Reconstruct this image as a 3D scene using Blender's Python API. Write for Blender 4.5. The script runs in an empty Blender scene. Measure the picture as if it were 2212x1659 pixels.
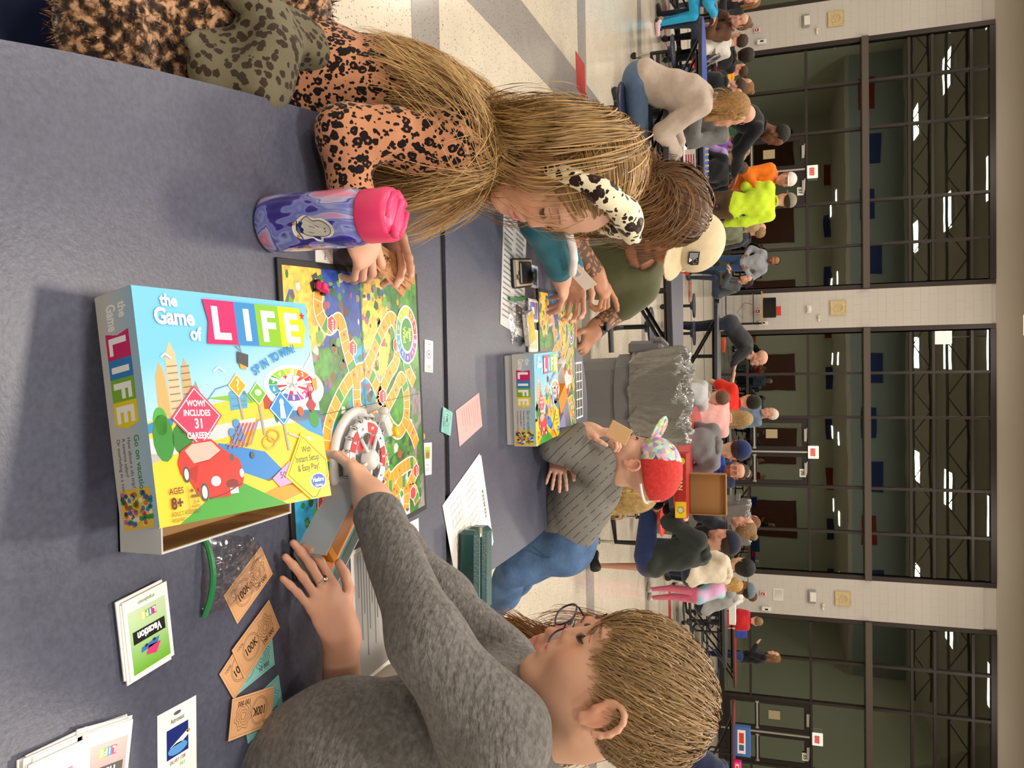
import bpy, math, random
import numpy as np
from mathutils import Vector, Matrix
random.seed(7); RNG = np.random.default_rng(7)
sc = bpy.context.scene
COL = sc.collection
# ------------------------------------------------------------------ camera, world, light, exposure
F = 1709.0; PITCH = math.radians(17.96); ROLL = math.radians(.55); YAW = math.radians(1.5); CAMZ = 1.38
cam_d = bpy.data.cameras.new('camera'); cam = bpy.data.objects.new('camera', cam_d); COL.objects.link(cam)
cam_d.sensor_fit = 'HORIZONTAL'; cam_d.sensor_width = 36.0; cam_d.lens = F / 2212 * 36.0; cam_d.clip_start = .02; cam_d.clip_end = 200
def ray(px, py):
    """direction through photo pixel (px, py); the photo lies on its side, so world up is +px and world right is +py"""
    r = (py - 829.5) / F; u = (px - 1106) / F
    c, s = math.cos(ROLL), math.sin(ROLL)
    r2 = r * c + u * s; u2 = -r * s + u * c
    fy = math.cos(PITCH) + u2 * math.sin(PITCH); fz = -math.sin(PITCH) + u2 * math.cos(PITCH)
    return np.array([r2 * math.cos(YAW) + fy * math.sin(YAW), -r2 * math.sin(YAW) + fy * math.cos(YAW), fz])
def onz(px, py, z=0.0):
    d = ray(px, py); return np.array([0, 0, CAMZ]) + d * ((z - CAMZ) / d[2])
def ony(px, py, Y):
    d = ray(px, py); return np.array([0, 0, CAMZ]) + d * (Y / d[1])
_up = ray(2106, 829.5) - ray(1106, 829.5); _rt = ray(1106, 1829.5) - ray(1106, 829.5)
_up /= np.linalg.norm(_up); _rt /= np.linalg.norm(_rt)
# camera local +x is image right (= world up), local +y is image up (= world left)
_x = Vector(_up); _y = Vector(-_rt); _z = _x.cross(_y)
M = Matrix((_x, _y, _z)).transposed().to_4x4(); M.translation = (0, 0, CAMZ)
cam.matrix_world = M; sc.camera = cam
cam_d.dof.use_dof = False
vs = sc.view_settings; vs.view_transform = 'Standard'; vs.look = 'None'; vs.gamma = 1; vs.use_curve_mapping = False; vs.exposure = 0.0
sc.display_settings.display_device = 'sRGB'
w = bpy.data.worlds.new('night'); sc.world = w; w.use_nodes = True
w.node_tree.nodes['Background'].inputs[0].default_value = (.02, .025, .035, 1); w.node_tree.nodes['Background'].inputs[1].default_value = .3
def area(x, y, z, sx, sy, e, col=(1, .91, .79)):
    l = bpy.data.lights.new('ceiling_light', 'AREA'); l.shape = 'RECTANGLE'; l.size = sx; l.size_y = sy; l.energy = e; l.color = col
    o = bpy.data.objects.new('ceiling_light', l); COL.objects.link(o); o.location = (x, y, z); return o
LIGHTS = [(x, y, 7.55, 1.3, 1.0) for y in (6.8, 13.2, 19.2) for x in (-10.2, -5.2, -.2, 4.8, 9.8)] + [(x, y, 4.85, .7, .42) for y in (-3.5, .6) for x in (-8.4, -4.2, 0, 4.2, 8.4)]
for (x, y, z, sz_, k) in LIGHTS: area(x, y, z, sz_, sz_, 182 * k * (1.45 if y == 6.8 else .9 if y == 13.2 else .6 if y > 15 else 1.2))
# ------------------------------------------------------------------ helpers
def lin(c):
    if isinstance(c, str):
        c = [int(c[i:i + 2], 16) / 255 for i in (0, 2, 4)]
    return tuple(((v / 12.92) if v <= .04045 else ((v + .055) / 1.055) ** 2.4) for v in c[:3])
_mats = {}
def mat(name, col='808080', rough=.6, metal=0, spec=.5, vcol=False, noise=None, bump=None, alpha=None, emit=None, sheen=0, coat=0, sss=0, build=None):
    """noise=(scale, amount), bump=(scale, strength, stretch-xyz)"""
    if name in _mats: return _mats[name]
    m = bpy.data.materials.new(name); m.use_nodes = True; nt = m.node_tree; N = nt.nodes; L = nt.links
    b = N['Principled BSDF']; c = lin(col)
    b.inputs['Base Color'].default_value = (*c, 1); b.inputs['Roughness'].default_value = rough; b.inputs['Metallic'].default_value = metal
    b.inputs['Specular IOR Level'].default_value = spec; b.inputs['Sheen Weight'].default_value = sheen; b.inputs['Coat Weight'].default_value = coat
    src = None
    if vcol:
        a = N.new('ShaderNodeVertexColor'); a.layer_name = 'Col'; src = a.outputs[0]
    tc = N.new('ShaderNodeTexCoord')
    if noise:
        n = N.new('ShaderNodeTexNoise'); n.inputs['Scale'].default_value = noise[0]; n.inputs['Detail'].default_value = 4
        L.new(tc.outputs['Object'], n.inputs['Vector'])
        mr = N.new('ShaderNodeMapRange'); mr.inputs[1].default_value = .3; mr.inputs[2].default_value = .7
        mr.inputs[3].default_value = 1 - noise[1]; mr.inputs[4].default_value = 1 + noise[1]
        L.new(n.outputs[0], mr.inputs[0])
        mx = N.new('ShaderNodeVectorMath'); mx.operation = 'MULTIPLY'
        if src: L.new(src, mx.inputs[0])
        else: mx.inputs[0].default_value = c
        L.new(mr.outputs[0], mx.inputs[1]); src = mx.outputs[0]
    if src: L.new(src, b.inputs['Base Color'])
    if bump:
        n = N.new('ShaderNodeTexNoise'); n.inputs['Scale'].default_value = bump[0]; n.inputs['Detail'].default_value = 5
        v = tc.outputs['Object']
        if len(bump) > 2:
            mp = N.new('ShaderNodeMapping'); mp.inputs['Scale'].default_value = bump[2]; L.new(v, mp.inputs[0]); v = mp.outputs[0]
        L.new(v, n.inputs['Vector'])
        bp = N.new('ShaderNodeBump'); bp.inputs['Strength'].default_value = bump[1]; bp.inputs['Distance'].default_value = .01
        L.new(n.outputs[0], bp.inputs['Height']); L.new(bp.outputs[0], b.inputs['Normal'])
    if alpha is not None: b.inputs['Alpha'].default_value = alpha
    if emit: b.inputs['Emission Color'].default_value = (*c, 1); b.inputs['Emission Strength'].default_value = emit
    if sss: b.inputs['Subsurface Weight'].default_value = sss; b.inputs['Subsurface Radius'].default_value = (.012, .005, .003); b.inputs['Subsurface Scale'].default_value = 1
    if build: build(m, nt, N, L, b, tc)
    _mats[name] = m; return m
def col_mat(hexcol, rough=.6, **k):
    return mat('paint_%s_%d_%s' % (hexcol, int(rough * 100), '_'.join(str(v) for v in k.values())[:30]), hexcol, rough, **k)
def mesh_obj(name, V, Fc, m=None, parent=None, smooth=False, cols=None, fmats=None, loc=None):
    """V (n,3), Fc list or (m,k) int array; cols per-vertex linear rgb"""
    me = bpy.data.meshes.new(name)
    V = np.asarray(V, np.float32).reshape(-1, 3)
    if isinstance(Fc, np.ndarray) and Fc.ndim == 2 and len(Fc):
        k = Fc.shape[1]; me.vertices.add(len(V)); me.vertices.foreach_set('co', V.ravel())
        me.loops.add(Fc.size); me.loops.foreach_set('vertex_index', Fc.astype(np.int32).ravel())
        me.polygons.add(len(Fc)); me.polygons.foreach_set('loop_start', np.arange(0, Fc.size, k, dtype=np.int32))
        me.update(calc_edges=True)
    else:
        me.from_pydata(V.tolist(), [], [list(map(int, f)) for f in Fc]); me.update()
    if cols is not None:
        a = me.color_attributes.new('Col', 'FLOAT_COLOR', 'POINT')
        c4 = np.ones((len(V), 4), np.float32); c4[:, :3] = cols; a.data.foreach_set('color', c4.ravel())
    if m is not None:
        for mm in (m if isinstance(m, (list, tuple)) else [m]): me.materials.append(mm)
    if fmats is not None: me.polygons.foreach_set('material_index', np.asarray(fmats, np.int32))
    if smooth: me.polygons.foreach_set('use_smooth', np.ones(len(me.polygons), bool))
    o = bpy.data.objects.new(name, me); COL.objects.link(o)
    if parent is not None: o.parent = parent
    if loc is not None: o.location = loc
    return o
def empty(name, loc=(0, 0, 0), rz=0, parent=None):
    o = bpy.data.objects.new(name, None); COL.objects.link(o); o.location = loc; o.rotation_euler = (0, 0, rz); o.empty_display_size = .05
    if parent: o.parent = parent
    return o
def tag(o, label, cat, group=None, kind=None):
    o['label'] = label; o['category'] = cat
    if group: o['group'] = group
    if kind: o['kind'] = kind
    return o
def struct(o): o['kind'] = 'structure'; return o
def copy_tree(o, parent=None):
    c = o.copy(); COL.objects.link(c)
    if parent is not None: c.parent = parent
    for ch in list(o.children): copy_tree(ch, c)
    return c
class MB:
    """collects pieces, builds one mesh; c = per-piece linear colour when vertex colours are wanted"""
    def __init__(s): s.V = []; s.F = []; s.C = []; s.n = 0; s.usec = False
    def add(s, V, Fc, c=None):
        V = np.asarray(V, float).reshape(-1, 3); s.V.append(V)
        s.F += [[int(i) + s.n for i in f] for f in Fc]; s.n += len(V)
        if c is not None: s.usec = True
        cc = np.asarray(c if c is not None else (1, 1, 1), float)
        s.C.append(np.broadcast_to(cc, (len(V), 3)) if cc.ndim == 1 else cc); return s
    def box(s, c, d, R=None, col=None, bev=0):
        x, y, z = [v / 2 for v in d]
        if bev:
            b = min(bev, x * .9, y * .9, z * .9); V = []
            for sx in (-1, 1):
                for sy in (-1, 1):
                    for sz in (-1, 1):
                        V += [(sx * x, sy * (y - b), sz * (z - b)), (sx * (x - b), sy * y, sz * (z - b)), (sx * (x - b), sy * (y - b), sz * z)]
            V = np.array(V); Fc = []
            I = lambda sx, sy, sz, k: ((sx > 0) * 4 + (sy > 0) * 2 + (sz > 0)) * 3 + k
            S = (-1, 1)
            for a in S:
                Fc.append([I(a, -1, -1, 0), I(a, 1, -1, 0), I(a, 1, 1, 0), I(a, -1, 1, 0)][::a]); Fc.append([I(-1, a, -1, 1), I(1, a, -1, 1), I(1, a, 1, 1), I(-1, a, 1, 1)][::-a]); Fc.append([I(-1, -1, a, 2), I(1, -1, a, 2), I(1, 1, a, 2), I(-1, 1, a, 2)][::a])
            for a in S:
                for b2 in S:
                    Fc.append([I(a, b2, -1, 0), I(a, b2, -1, 1), I(a, b2, 1, 1), I(a, b2, 1, 0)][::-a * b2]); Fc.append([I(a, -1, b2, 0), I(a, -1, b2, 2), I(a, 1, b2, 2), I(a, 1, b2, 0)][::a * b2]); Fc.append([I(-1, a, b2, 1), I(-1, a, b2, 2), I(1, a, b2, 2), I(1, a, b2, 1)][::-a * b2])
                    for c2 in S: Fc.append([I(a, b2, c2, 0), I(a, b2, c2, 1), I(a, b2, c2, 2)][::a * b2 * c2])
        else:
            V = np.array([(i * x, j * y, k * z) for i in (-1, 1) for j in (-1, 1) for k in (-1, 1)])
            Fc = [(0, 1, 3, 2), (4, 6, 7, 5), (0, 4, 5, 1), (2, 3, 7, 6), (0, 2, 6, 4), (1, 5, 7, 3)]
        if R is not None: V = V @ np.asarray(R).T
        return s.add(V + np.asarray(c), Fc, col)
    def tube(s, pts, r, n=8, col=None, caps=True, closed=False):
        P = np.asarray(pts, float); m = len(P); r = np.broadcast_to(np.asarray(r, float), (m,))
        T = np.gradient(P, axis=0) if not closed else np.roll(P, -1, 0) - np.roll(P, 1, 0)
        T /= np.linalg.norm(T, axis=1)[:, None] + 1e-12
        u = np.cross(T[0], (0, 0, 1)); u = u if np.linalg.norm(u) > .1 else np.cross(T[0], (0, 1, 0)); V = []
        a = np.arange(n) * 2 * math.pi / n
        for i in range(m):
            u = u - T[i] * np.dot(u, T[i]); u /= np.linalg.norm(u) + 1e-12; w_ = np.cross(T[i], u)
            V.append(P[i] + r[i] * (np.cos(a)[:, None] * u + np.sin(a)[:, None] * w_))
        V = np.concatenate(V); Fc = []
        for i in range(m if closed else m - 1):
            j = (i + 1) % m
            for k in range(n): Fc.append((i * n + k, i * n + (k + 1) % n, j * n + (k + 1) % n, j * n + k))
        if caps and not closed: Fc.append(tuple(range(n))[::-1]); Fc.append(tuple(range((m - 1) * n, m * n)))
        return s.add(V, Fc, col)
    def lathe(s, prof, c=(0, 0, 0), n=32, R=None, col=None, caps=True):
        P = np.asarray(prof, float); a = np.arange(n) * 2 * math.pi / n
        V = np.concatenate([np.stack([r * np.cos(a), r * np.sin(a), np.full(n, z)], 1) for r, z in P]); m = len(P)
        Fc = [(i * n + k, i * n + (k + 1) % n, (i + 1) * n + (k + 1) % n, (i + 1) * n + k) for i in range(m - 1) for k in range(n)]
        if caps: Fc.append(tuple(range(n))[::-1]); Fc.append(tuple(range((m - 1) * n, m * n)))
        if R is not None: V = V @ np.asarray(R).T
        return s.add(V + np.asarray(c), Fc, col)
    def prism(s, poly, z0, z1, col=None, M_=None):
        P = np.asarray(poly, float); n = len(P)
        V = np.concatenate([np.c_[P, np.full(n, z0)], np.c_[P, np.full(n, z1)]])
        Fc = [tuple(range(n))[::-1], tuple(range(n, 2 * n))] + [(k, (k + 1) % n, n + (k + 1) % n, n + k) for k in range(n)]
        if M_ is not None: V = V @ M_[:3, :3].T + M_[:3, 3]
        return s.add(V, Fc, col)
    def build(s, name, m=None, parent=None, smooth=False, loc=None):
        return mesh_obj(name, np.concatenate(s.V), s.F, m, parent, smooth, np.concatenate(s.C) if s.usec else None, loc=loc)
def RZ(a): c, s = math.cos(a), math.sin(a); return np.array([[c, -s, 0], [s, c, 0], [0, 0, 1.]])
def RX(a): c, s = math.cos(a), math.sin(a); return np.array([[1., 0, 0], [0, c, -s], [0, s, c]])
def RY(a): c, s = math.cos(a), math.sin(a); return np.array([[c, 0, s], [0, 1., 0], [-s, 0, c]])
def frame(fwd, up=(0, 0, 1)):
    """columns: right, forward, up"""
    f = np.asarray(fwd, float); f = f / np.linalg.norm(f); r = np.cross(f, up); r /= np.linalg.norm(r); u = np.cross(r, f)
    return np.stack([r, f, u], 1)
_txt = {}
def text_tris(s, bold=0.0, shear=0.0):
    """lettering as flat triangles, cap height about .7, left aligned"""
    k = (s, bold, shear)
    if k in _txt: return _txt[k]
    cu = bpy.data.curves.new('t', 'FONT'); cu.body = s; cu.size = 1; cu.offset = bold; cu.shear = shear; cu.resolution_u = 3
    o = bpy.data.objects.new('t', cu); COL.objects.link(o)
    me = bpy.data.meshes.new_from_object(o); V = np.array([v.co[:2] for v in me.vertices]).reshape(-1, 2); Fc = [tuple(p.vertices) for p in me.polygons]
    bpy.data.objects.remove(o); bpy.data.meshes.remove(me); bpy.data.curves.remove(cu)
    _txt[k] = (V, Fc); return _txt[k]
class Art:
    """flat print made of coloured shapes in millimetre-thin layers, u to the right and v up, in metres"""
    def __init__(s, dz=.00006): s.mb = MB(); s.l = 0; s.dz = dz
    def up(s, n=1): s.l += n; return s
    def poly(s, pts, col, grad=None, fan=False):
        P = np.asarray(pts, float)
        c = np.tile(lin(col), (len(P), 1)) if not isinstance(col, (list, np.ndarray)) else np.array([lin(x) for x in col])
        s.mb.add(np.c_[P, np.full(len(P), s.l * s.dz)], [tuple(range(len(P)))], c); return s
    def grid(s, x0, y0, x1, y1, nx, ny, fn):
        X, Y = np.meshgrid(np.linspace(x0, x1, nx), np.linspace(y0, y1, ny)); C = fn((X - x0) / (x1 - x0), (Y - y0) / (y1 - y0))
        I = np.arange(nx * ny).reshape(ny, nx); Fc = np.stack([I[:-1, :-1], I[:-1, 1:], I[1:, 1:], I[1:, :-1]], -1).reshape(-1, 4)
        s.mb.add(np.stack([X.ravel(), Y.ravel(), np.full(X.size, s.l * s.dz)], 1), Fc.tolist(), C.reshape(-1, 3)); return s
    def rect(s, x, y, w_, h, col): return s.poly([(x, y), (x + w_, y), (x + w_, y + h), (x, y + h)], col)
    def ell(s, cx, cy, rx, ry, col, n=28, a0=0, a1=2 * math.pi, rot=0):
        a = np.linspace(a0, a1, n + (a1 - a0 < 6.2)); a = a[:-1] if a1 - a0 > 6.2 else a
        p = np.stack([rx * np.cos(a), ry * np.sin(a)], 1); c, q = math.cos(rot), math.sin(rot)
        p = p @ np.array([[c, q], [-q, c]]) + (cx, cy)
        if a1 - a0 <= 6.2: p = np.r_[p, [(cx, cy)]]
        return s.poly(p, col)
    def line(s, pts, w_, col, closed=False):
        P = np.asarray(pts, float)
        T = np.gradient(P, axis=0) if not closed else np.roll(P, -1, 0) - np.roll(P, 1, 0)
        T /= np.linalg.norm(T, axis=1)[:, None] + 1e-12; Nn = np.stack([-T[:, 1], T[:, 0]], 1) * w_ / 2
        n = len(P); V = np.r_[P + Nn, P - Nn]; m = n if closed else n - 1
        s.mb.add(np.c_[V, np.full(2 * n, s.l * s.dz)], [(i, n + i, n + (i + 1) % n, (i + 1) % n) for i in range(m)], lin(col)); return s
    def text(s, t, x, y, h, col, align='l', bold=0, rot=0, sx=1, shear=0):
        V, Fc = text_tris(t, bold, shear)
        if not len(V): return s
        V = V * (h / .7) * np.array([sx, 1]); w_ = V[:, 0].max()
        if align == 'c': V = V - (w_ / 2, 0)
        if align == 'r': V = V - (w_, 0)
        c, q = math.cos(rot), math.sin(rot); V = V @ np.array([[c, q], [-q, c]]) + (x, y)
        s.mb.add(np.c_[V, np.full(len(V), s.l * s.dz)], Fc, lin(col)); return s
    def build(s, name, m, parent=None, O=(0, 0, 0), U=(1, 0, 0), Vv=(0, 1, 0)):
        U = np.asarray(U, float); Vv = np.asarray(Vv, float); W = np.cross(U, Vv)
        for i, v in enumerate(s.mb.V): s.mb.V[i] = np.asarray(O) + v[:, :1] * U + v[:, 1:2] * Vv + v[:, 2:] * W
        return s.mb.build(name, m, parent)
PRINT = mat('printed_ink', vcol=True, rough=.35); PRINTM = mat('printed_matt', vcol=True, rough=.7)
# ------------------------------------------------------------------ signed-distance modelling
class SDF:
    def __init__(s): s.p = []
    def cap(s, a, b, ra, rb=None, k=.02, sub=False):
        s.p.append(('c', np.asarray(a, float), np.asarray(b, float), ra, ra if rb is None else rb, k, sub)); return s
    def ell(s, c, r, R=None, k=.02, sub=False):
        s.p.append(('e', np.asarray(c, float), np.asarray(r if np.ndim(r) else (r, r, r), float), None if R is None else np.asarray(R, float), 0, k, sub)); return s
    def moved(s, R, t, sc_=1):
        o = SDF(); R = np.asarray(R)
        for q in s.p:
            if q[0] == 'c': o.p.append(('c', R @ q[1] * sc_ + t, R @ q[2] * sc_ + t, q[3] * sc_, q[4] * sc_, q[5] * sc_, q[6]))
            else: o.p.append(('e', R @ q[1] * sc_ + t, q[2] * sc_, R if q[3] is None else R @ q[3], 0, q[5] * sc_, q[6]))
        return o
    def plus(s, o): s.p += o.p; return s
    def inflate(s, d):
        o = SDF()
        for q in s.p:
            if q[6]: continue
            if q[0] == 'c': o.p.append(q[:3] + (q[3] + d, q[4] + d) + q[5:])
            else: o.p.append(('e', q[1], q[2] + d, q[3], 0, q[5], q[6]))
        return o
    @staticmethod
    def dist(q, P):
        if q[0] == 'c':
            ba = q[2] - q[1]; L2 = float(ba @ ba) + 1e-12; pa = P - q[1].astype(np.float32)
            h = np.clip((pa @ ba.astype(np.float32)) / L2, 0, 1)
            return np.linalg.norm(pa - h[..., None] * ba.astype(np.float32), axis=-1) - (q[3] + (q[4] - q[3]) * h)
        d = P - q[1].astype(np.float32)
        if q[3] is not None: d = d @ q[3].astype(np.float32)
        r = q[2].astype(np.float32); k0 = np.linalg.norm(d / r, axis=-1); k1 = np.linalg.norm(d / (r * r), axis=-1) + 1e-9
        return k0 * (k0 - 1) / k1
    def bounds(s, m=.02):
        lo = np.full(3, 1e9); hi = -lo
        for q in s.p:
            if q[6]: continue
            if q[0] == 'c': a = np.minimum(q[1] - q[3], q[2] - q[4]); b = np.maximum(q[1] + q[3], q[2] + q[4])
            else: R_ = q[2].max(); a = q[1] - R_; b = q[1] + R_
            lo = np.minimum(lo, a); hi = np.maximum(hi, b)
        return lo - m, hi + m
    def mesh(s, h, clip=None, noise=None):
        lo, hi = s.bounds(h * 3); n = np.ceil((hi - lo) / h).astype(int) + 2
        f = np.full(n, .5, np.float32)
        ax = [lo[i] + h * np.arange(n[i]) for i in range(3)]
        for q in s.p:
            k = q[5]; ext = k + 3 * h
            if q[0] == 'c': a = np.minimum(q[1] - q[3], q[2] - q[4]); b = np.maximum(q[1] + q[3], q[2] + q[4])
            else:
                if q[3] is None: a = q[1] - q[2]; b = q[1] + q[2]
                else: e_ = np.sqrt(((q[3] * q[2]) ** 2).sum(1)); a = q[1] - e_; b = q[1] + e_
            i0 = np.clip(np.floor((a - ext - lo) / h).astype(int), 0, n); i1 = np.clip(np.ceil((b + ext - lo) / h).astype(int) + 1, 0, n)
            if (i1 <= i0).any(): continue
            sl = tuple(slice(i0[i], i1[i]) for i in range(3))
            P = np.stack(np.meshgrid(*[ax[i][sl[i]].astype(np.float32) for i in range(3)], indexing='ij'), -1)
            d = SDF.dist(q, P); cur = f[sl]
            if q[6]:
                t = np.maximum(k - np.abs(cur + d), 0) / max(k, 1e-6); f[sl] = np.maximum(cur, -d) + t * t * k * .25
            else:
                t = np.maximum(k - np.abs(cur - d), 0) / max(k, 1e-6); f[sl] = np.minimum(cur, d) - t * t * k * .25
        if noise is not None or clip is not None:
            P = np.stack(np.meshgrid(*[a_.astype(np.float32) for a_ in ax], indexing='ij'), -1)
            if noise is not None: f += noise(P) * (np.abs(f) < .08)
            if clip is not None:
                for (c, nrm) in clip: f = np.maximum(f, (P - np.asarray(c, np.float32)) @ np.asarray(nrm, np.float32))
        return nets(f, lo, h)
def nets(f, lo, h):
    n = np.array(f.shape); ins = f < 0
    c = np.zeros(n - 1, np.uint8)
    for i in (0, 1):
        for j in (0, 1):
            for k in (0, 1): c += ins[i:n[0] - 1 + i, j:n[1] - 1 + j, k:n[2] - 1 + k]
    I = np.argwhere((c > 0) & (c < 8)); idx = np.full(n - 1, -1, np.int64); idx[tuple(I.T)] = np.arange(len(I))
    acc = np.zeros((len(I), 3)); cnt = np.zeros(len(I))
    cor = [(i, j, k) for i in (0, 1) for j in (0, 1) for k in (0, 1)]
    vals = {cc: f[I[:, 0] + cc[0], I[:, 1] + cc[1], I[:, 2] + cc[2]] for cc in cor}
    for cc in cor:
        for a in range(3):
            if cc[a]: continue
            dd = list(cc); dd[a] = 1; dd = tuple(dd); v0, v1 = vals[cc], vals[dd]; m = (v0 < 0) != (v1 < 0)
            t = v0[m] / (v0[m] - v1[m]); p = np.tile(np.array(cc, float), (m.sum(), 1)); p[:, a] += t; acc[m] += p; cnt[m] += 1
    V = (I + acc / cnt[:, None]) * h + lo; Fs = []
    for a in range(3):
        b, c_ = (a + 1) % 3, (a + 2) % 3
        s0 = [slice(None)] * 3; s1 = [slice(None)] * 3; s0[a] = slice(0, n[a] - 1); s1[a] = slice(1, n[a])
        e0, e1 = ins[tuple(s0)], ins[tuple(s1)]
        E = np.argwhere(e0 != e1); E = E[(E[:, b] > 0) & (E[:, c_] > 0) & (E[:, b] < n[b] - 1) & (E[:, c_] < n[c_] - 1)]
        if not len(E): continue
        def g(db, dc): q = E.copy(); q[:, b] -= db; q[:, c_] -= dc; return idx[q[:, 0], q[:, 1], q[:, 2]]
        Q = np.stack([g(1, 1), g(0, 1), g(0, 0), g(1, 0)], 1); fl = ~e0[tuple(E.T)]; Q[fl] = Q[fl][:, ::-1]; Fs.append(Q)
    Fc = np.concatenate(Fs); return V, Fc
def join(parts):
    V = []; Fc = []; n = 0
    for v, f in parts: V.append(v); Fc.append(f + n); n += len(v)
    return np.concatenate(V), np.concatenate(Fc)
# ------------------------------------------------------------------ the room
WY = 22.6
def wz(px, py=700): return ony(px, py, WY)[2]
def wx(py, px=1640): return ony(px, py, WY)[0]
def terr(m, nt, N, L, b, tc):
    v = N.new('ShaderNodeTexVoronoi'); v.inputs['Scale'].default_value = 95; v.inputs['Randomness'].default_value = 1
    mp = N.new('ShaderNodeMapping'); mp.inputs['Scale'].default_value = (1.0, .5, 1); mp.inputs['Rotation'].default_value = (0, 0, .3)
    L.new(tc.outputs['Object'], mp.inputs[0]); L.new(mp.outputs[0], v.inputs['Vector'])
    cr = N.new('ShaderNodeValToRGB'); cr.color_ramp.elements[0].position = .16; cr.color_ramp.elements[1].position = .26
    cr.color_ramp.elements[0].color = (.22, .2, .17, 1); cr.color_ramp.elements[1].color = (1, 1, 1, 1); L.new(v.outputs['Distance'], cr.inputs[0])
    n = N.new('ShaderNodeTexNoise'); n.inputs['Scale'].default_value = 6; n.inputs['Detail'].default_value = 6; L.new(tc.outputs['Object'], n.inputs[0])
    mr = N.new('ShaderNodeMapRange'); mr.inputs[3].default_value = .88; mr.inputs[4].default_value = 1.1; L.new(n.outputs[0], mr.inputs[0])
    # only part of the chips are dark
    n2 = N.new('ShaderNodeTexNoise'); n2.inputs['Scale'].default_value = 40; L.new(tc.outputs['Object'], n2.inputs[0])
    th = N.new('ShaderNodeMapRange'); th.inputs[1].default_value = .42; th.inputs[2].default_value = .52; L.new(n2.outputs[0], th.inputs[0])
    a = N.new('ShaderNodeMix'); a.data_type = 'RGBA'; a.inputs[6].default_value = (1, 1, 1, 1); L.new(th.outputs[0], a.inputs[0]); L.new(cr.outputs[0], a.inputs[7])
    base = b.inputs['Base Color'].default_value[:3]
    m1 = N.new('ShaderNodeVectorMath'); m1.operation = 'MULTIPLY'; m1.inputs[0].default_value = base; L.new(a.outputs[2], m1.inputs[1])
    m2 = N.new('ShaderNodeVectorMath'); m2.operation = 'MULTIPLY'; L.new(m1.outputs[0], m2.inputs[0]); L.new(mr.outputs[0], m2.inputs[1])
    L.new(m2.outputs[0], b.inputs['Base Color'])
    # one-foot tile joints as very fine relief
    br = N.new('ShaderNodeTexBrick'); br.offset = 0; br.inputs['Scale'].default_value = 1; br.inputs['Brick Width'].default_value = .3048; br.inputs['Row Height'].default_value = .3048; br.inputs['Mortar Size'].default_value = .0012
    L.new(tc.outputs['Object'], br.inputs['Vector']); bp = N.new('ShaderNodeBump'); bp.invert = True; bp.inputs['Strength'].default_value = .15; bp.inputs['Distance'].default_value = .002
    L.new(br.outputs['Fac'], bp.inputs['Height']); L.new(bp.outputs[0], b.inputs['Normal'])
FLOORM = mat('terrazzo_cream', 'CFC5B4', .17, spec=.5, build=terr)
BANDM = mat('terrazzo_grey', '96908C', .17, build=terr); REDM = mat('terrazzo_red', 'B8403C', .17, build=terr); NAVM = mat('vinyl_navy', '1F2C3E', .25)
X0, X1, Y0, Y1, ZC = -15., 16., -7., WY, 7.75
fl = struct(MB().box(((X0 + X1) / 2, (Y0 + Y1) / 2, -.05), (X1 - X0, Y1 - Y0, .1)).build('floor', FLOORM))
for k in range(-2, 7):
    y = 3.0 + 3.048 * k
    MB().box((0.5, y + .15, .0008), (X1 - X0 - 2, .29, .0016)).build('tile_band', BANDM, fl)
def strip(p, q, wd, m, z=.0024, name='tile_band'):
    p = np.array(p[:2]); q = np.array(q[:2]); d = (q - p) / np.linalg.norm(q - p); nn = np.array([-d[1], d[0]]) * wd / 2
    MB().prism([p - nn, q - nn, q + nn, p + nn], 0, z).build(name, m, fl)
a_ = onz(1110, 0); b_ = onz(1330, 275); dd = (b_ - a_) / np.linalg.norm(b_ - a_); strip(a_ - dd * 2 + (.12, 0, 0), a_ + dd * 5.2 + (.12, 0, 0), .34, BANDM)
# red lozenge where the diagonal crosses the band
L_ = [onz(1243, 110), onz(1262, 140), onz(1264, 216), onz(1245, 190)]
MB().prism([tuple(p[:2]) for p in L_], 0, .0034).build('red_tile', REDM, fl)
for (p, q) in (((1430, 30), (1447, 75)), ((1488, 625), (1489, 612)), ((1445, 1330), (1448, 1300))):
    A, B = onz(*p), onz(*q); MB().box(((A + B) / 2 * (1, 1, 0)) + (0, 0, .002), (.6, .3, .003)).build('red_tile', REDM, fl)
strip((X0, 22.15), (X1, 22.15), .72, NAVM, .004)
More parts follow.
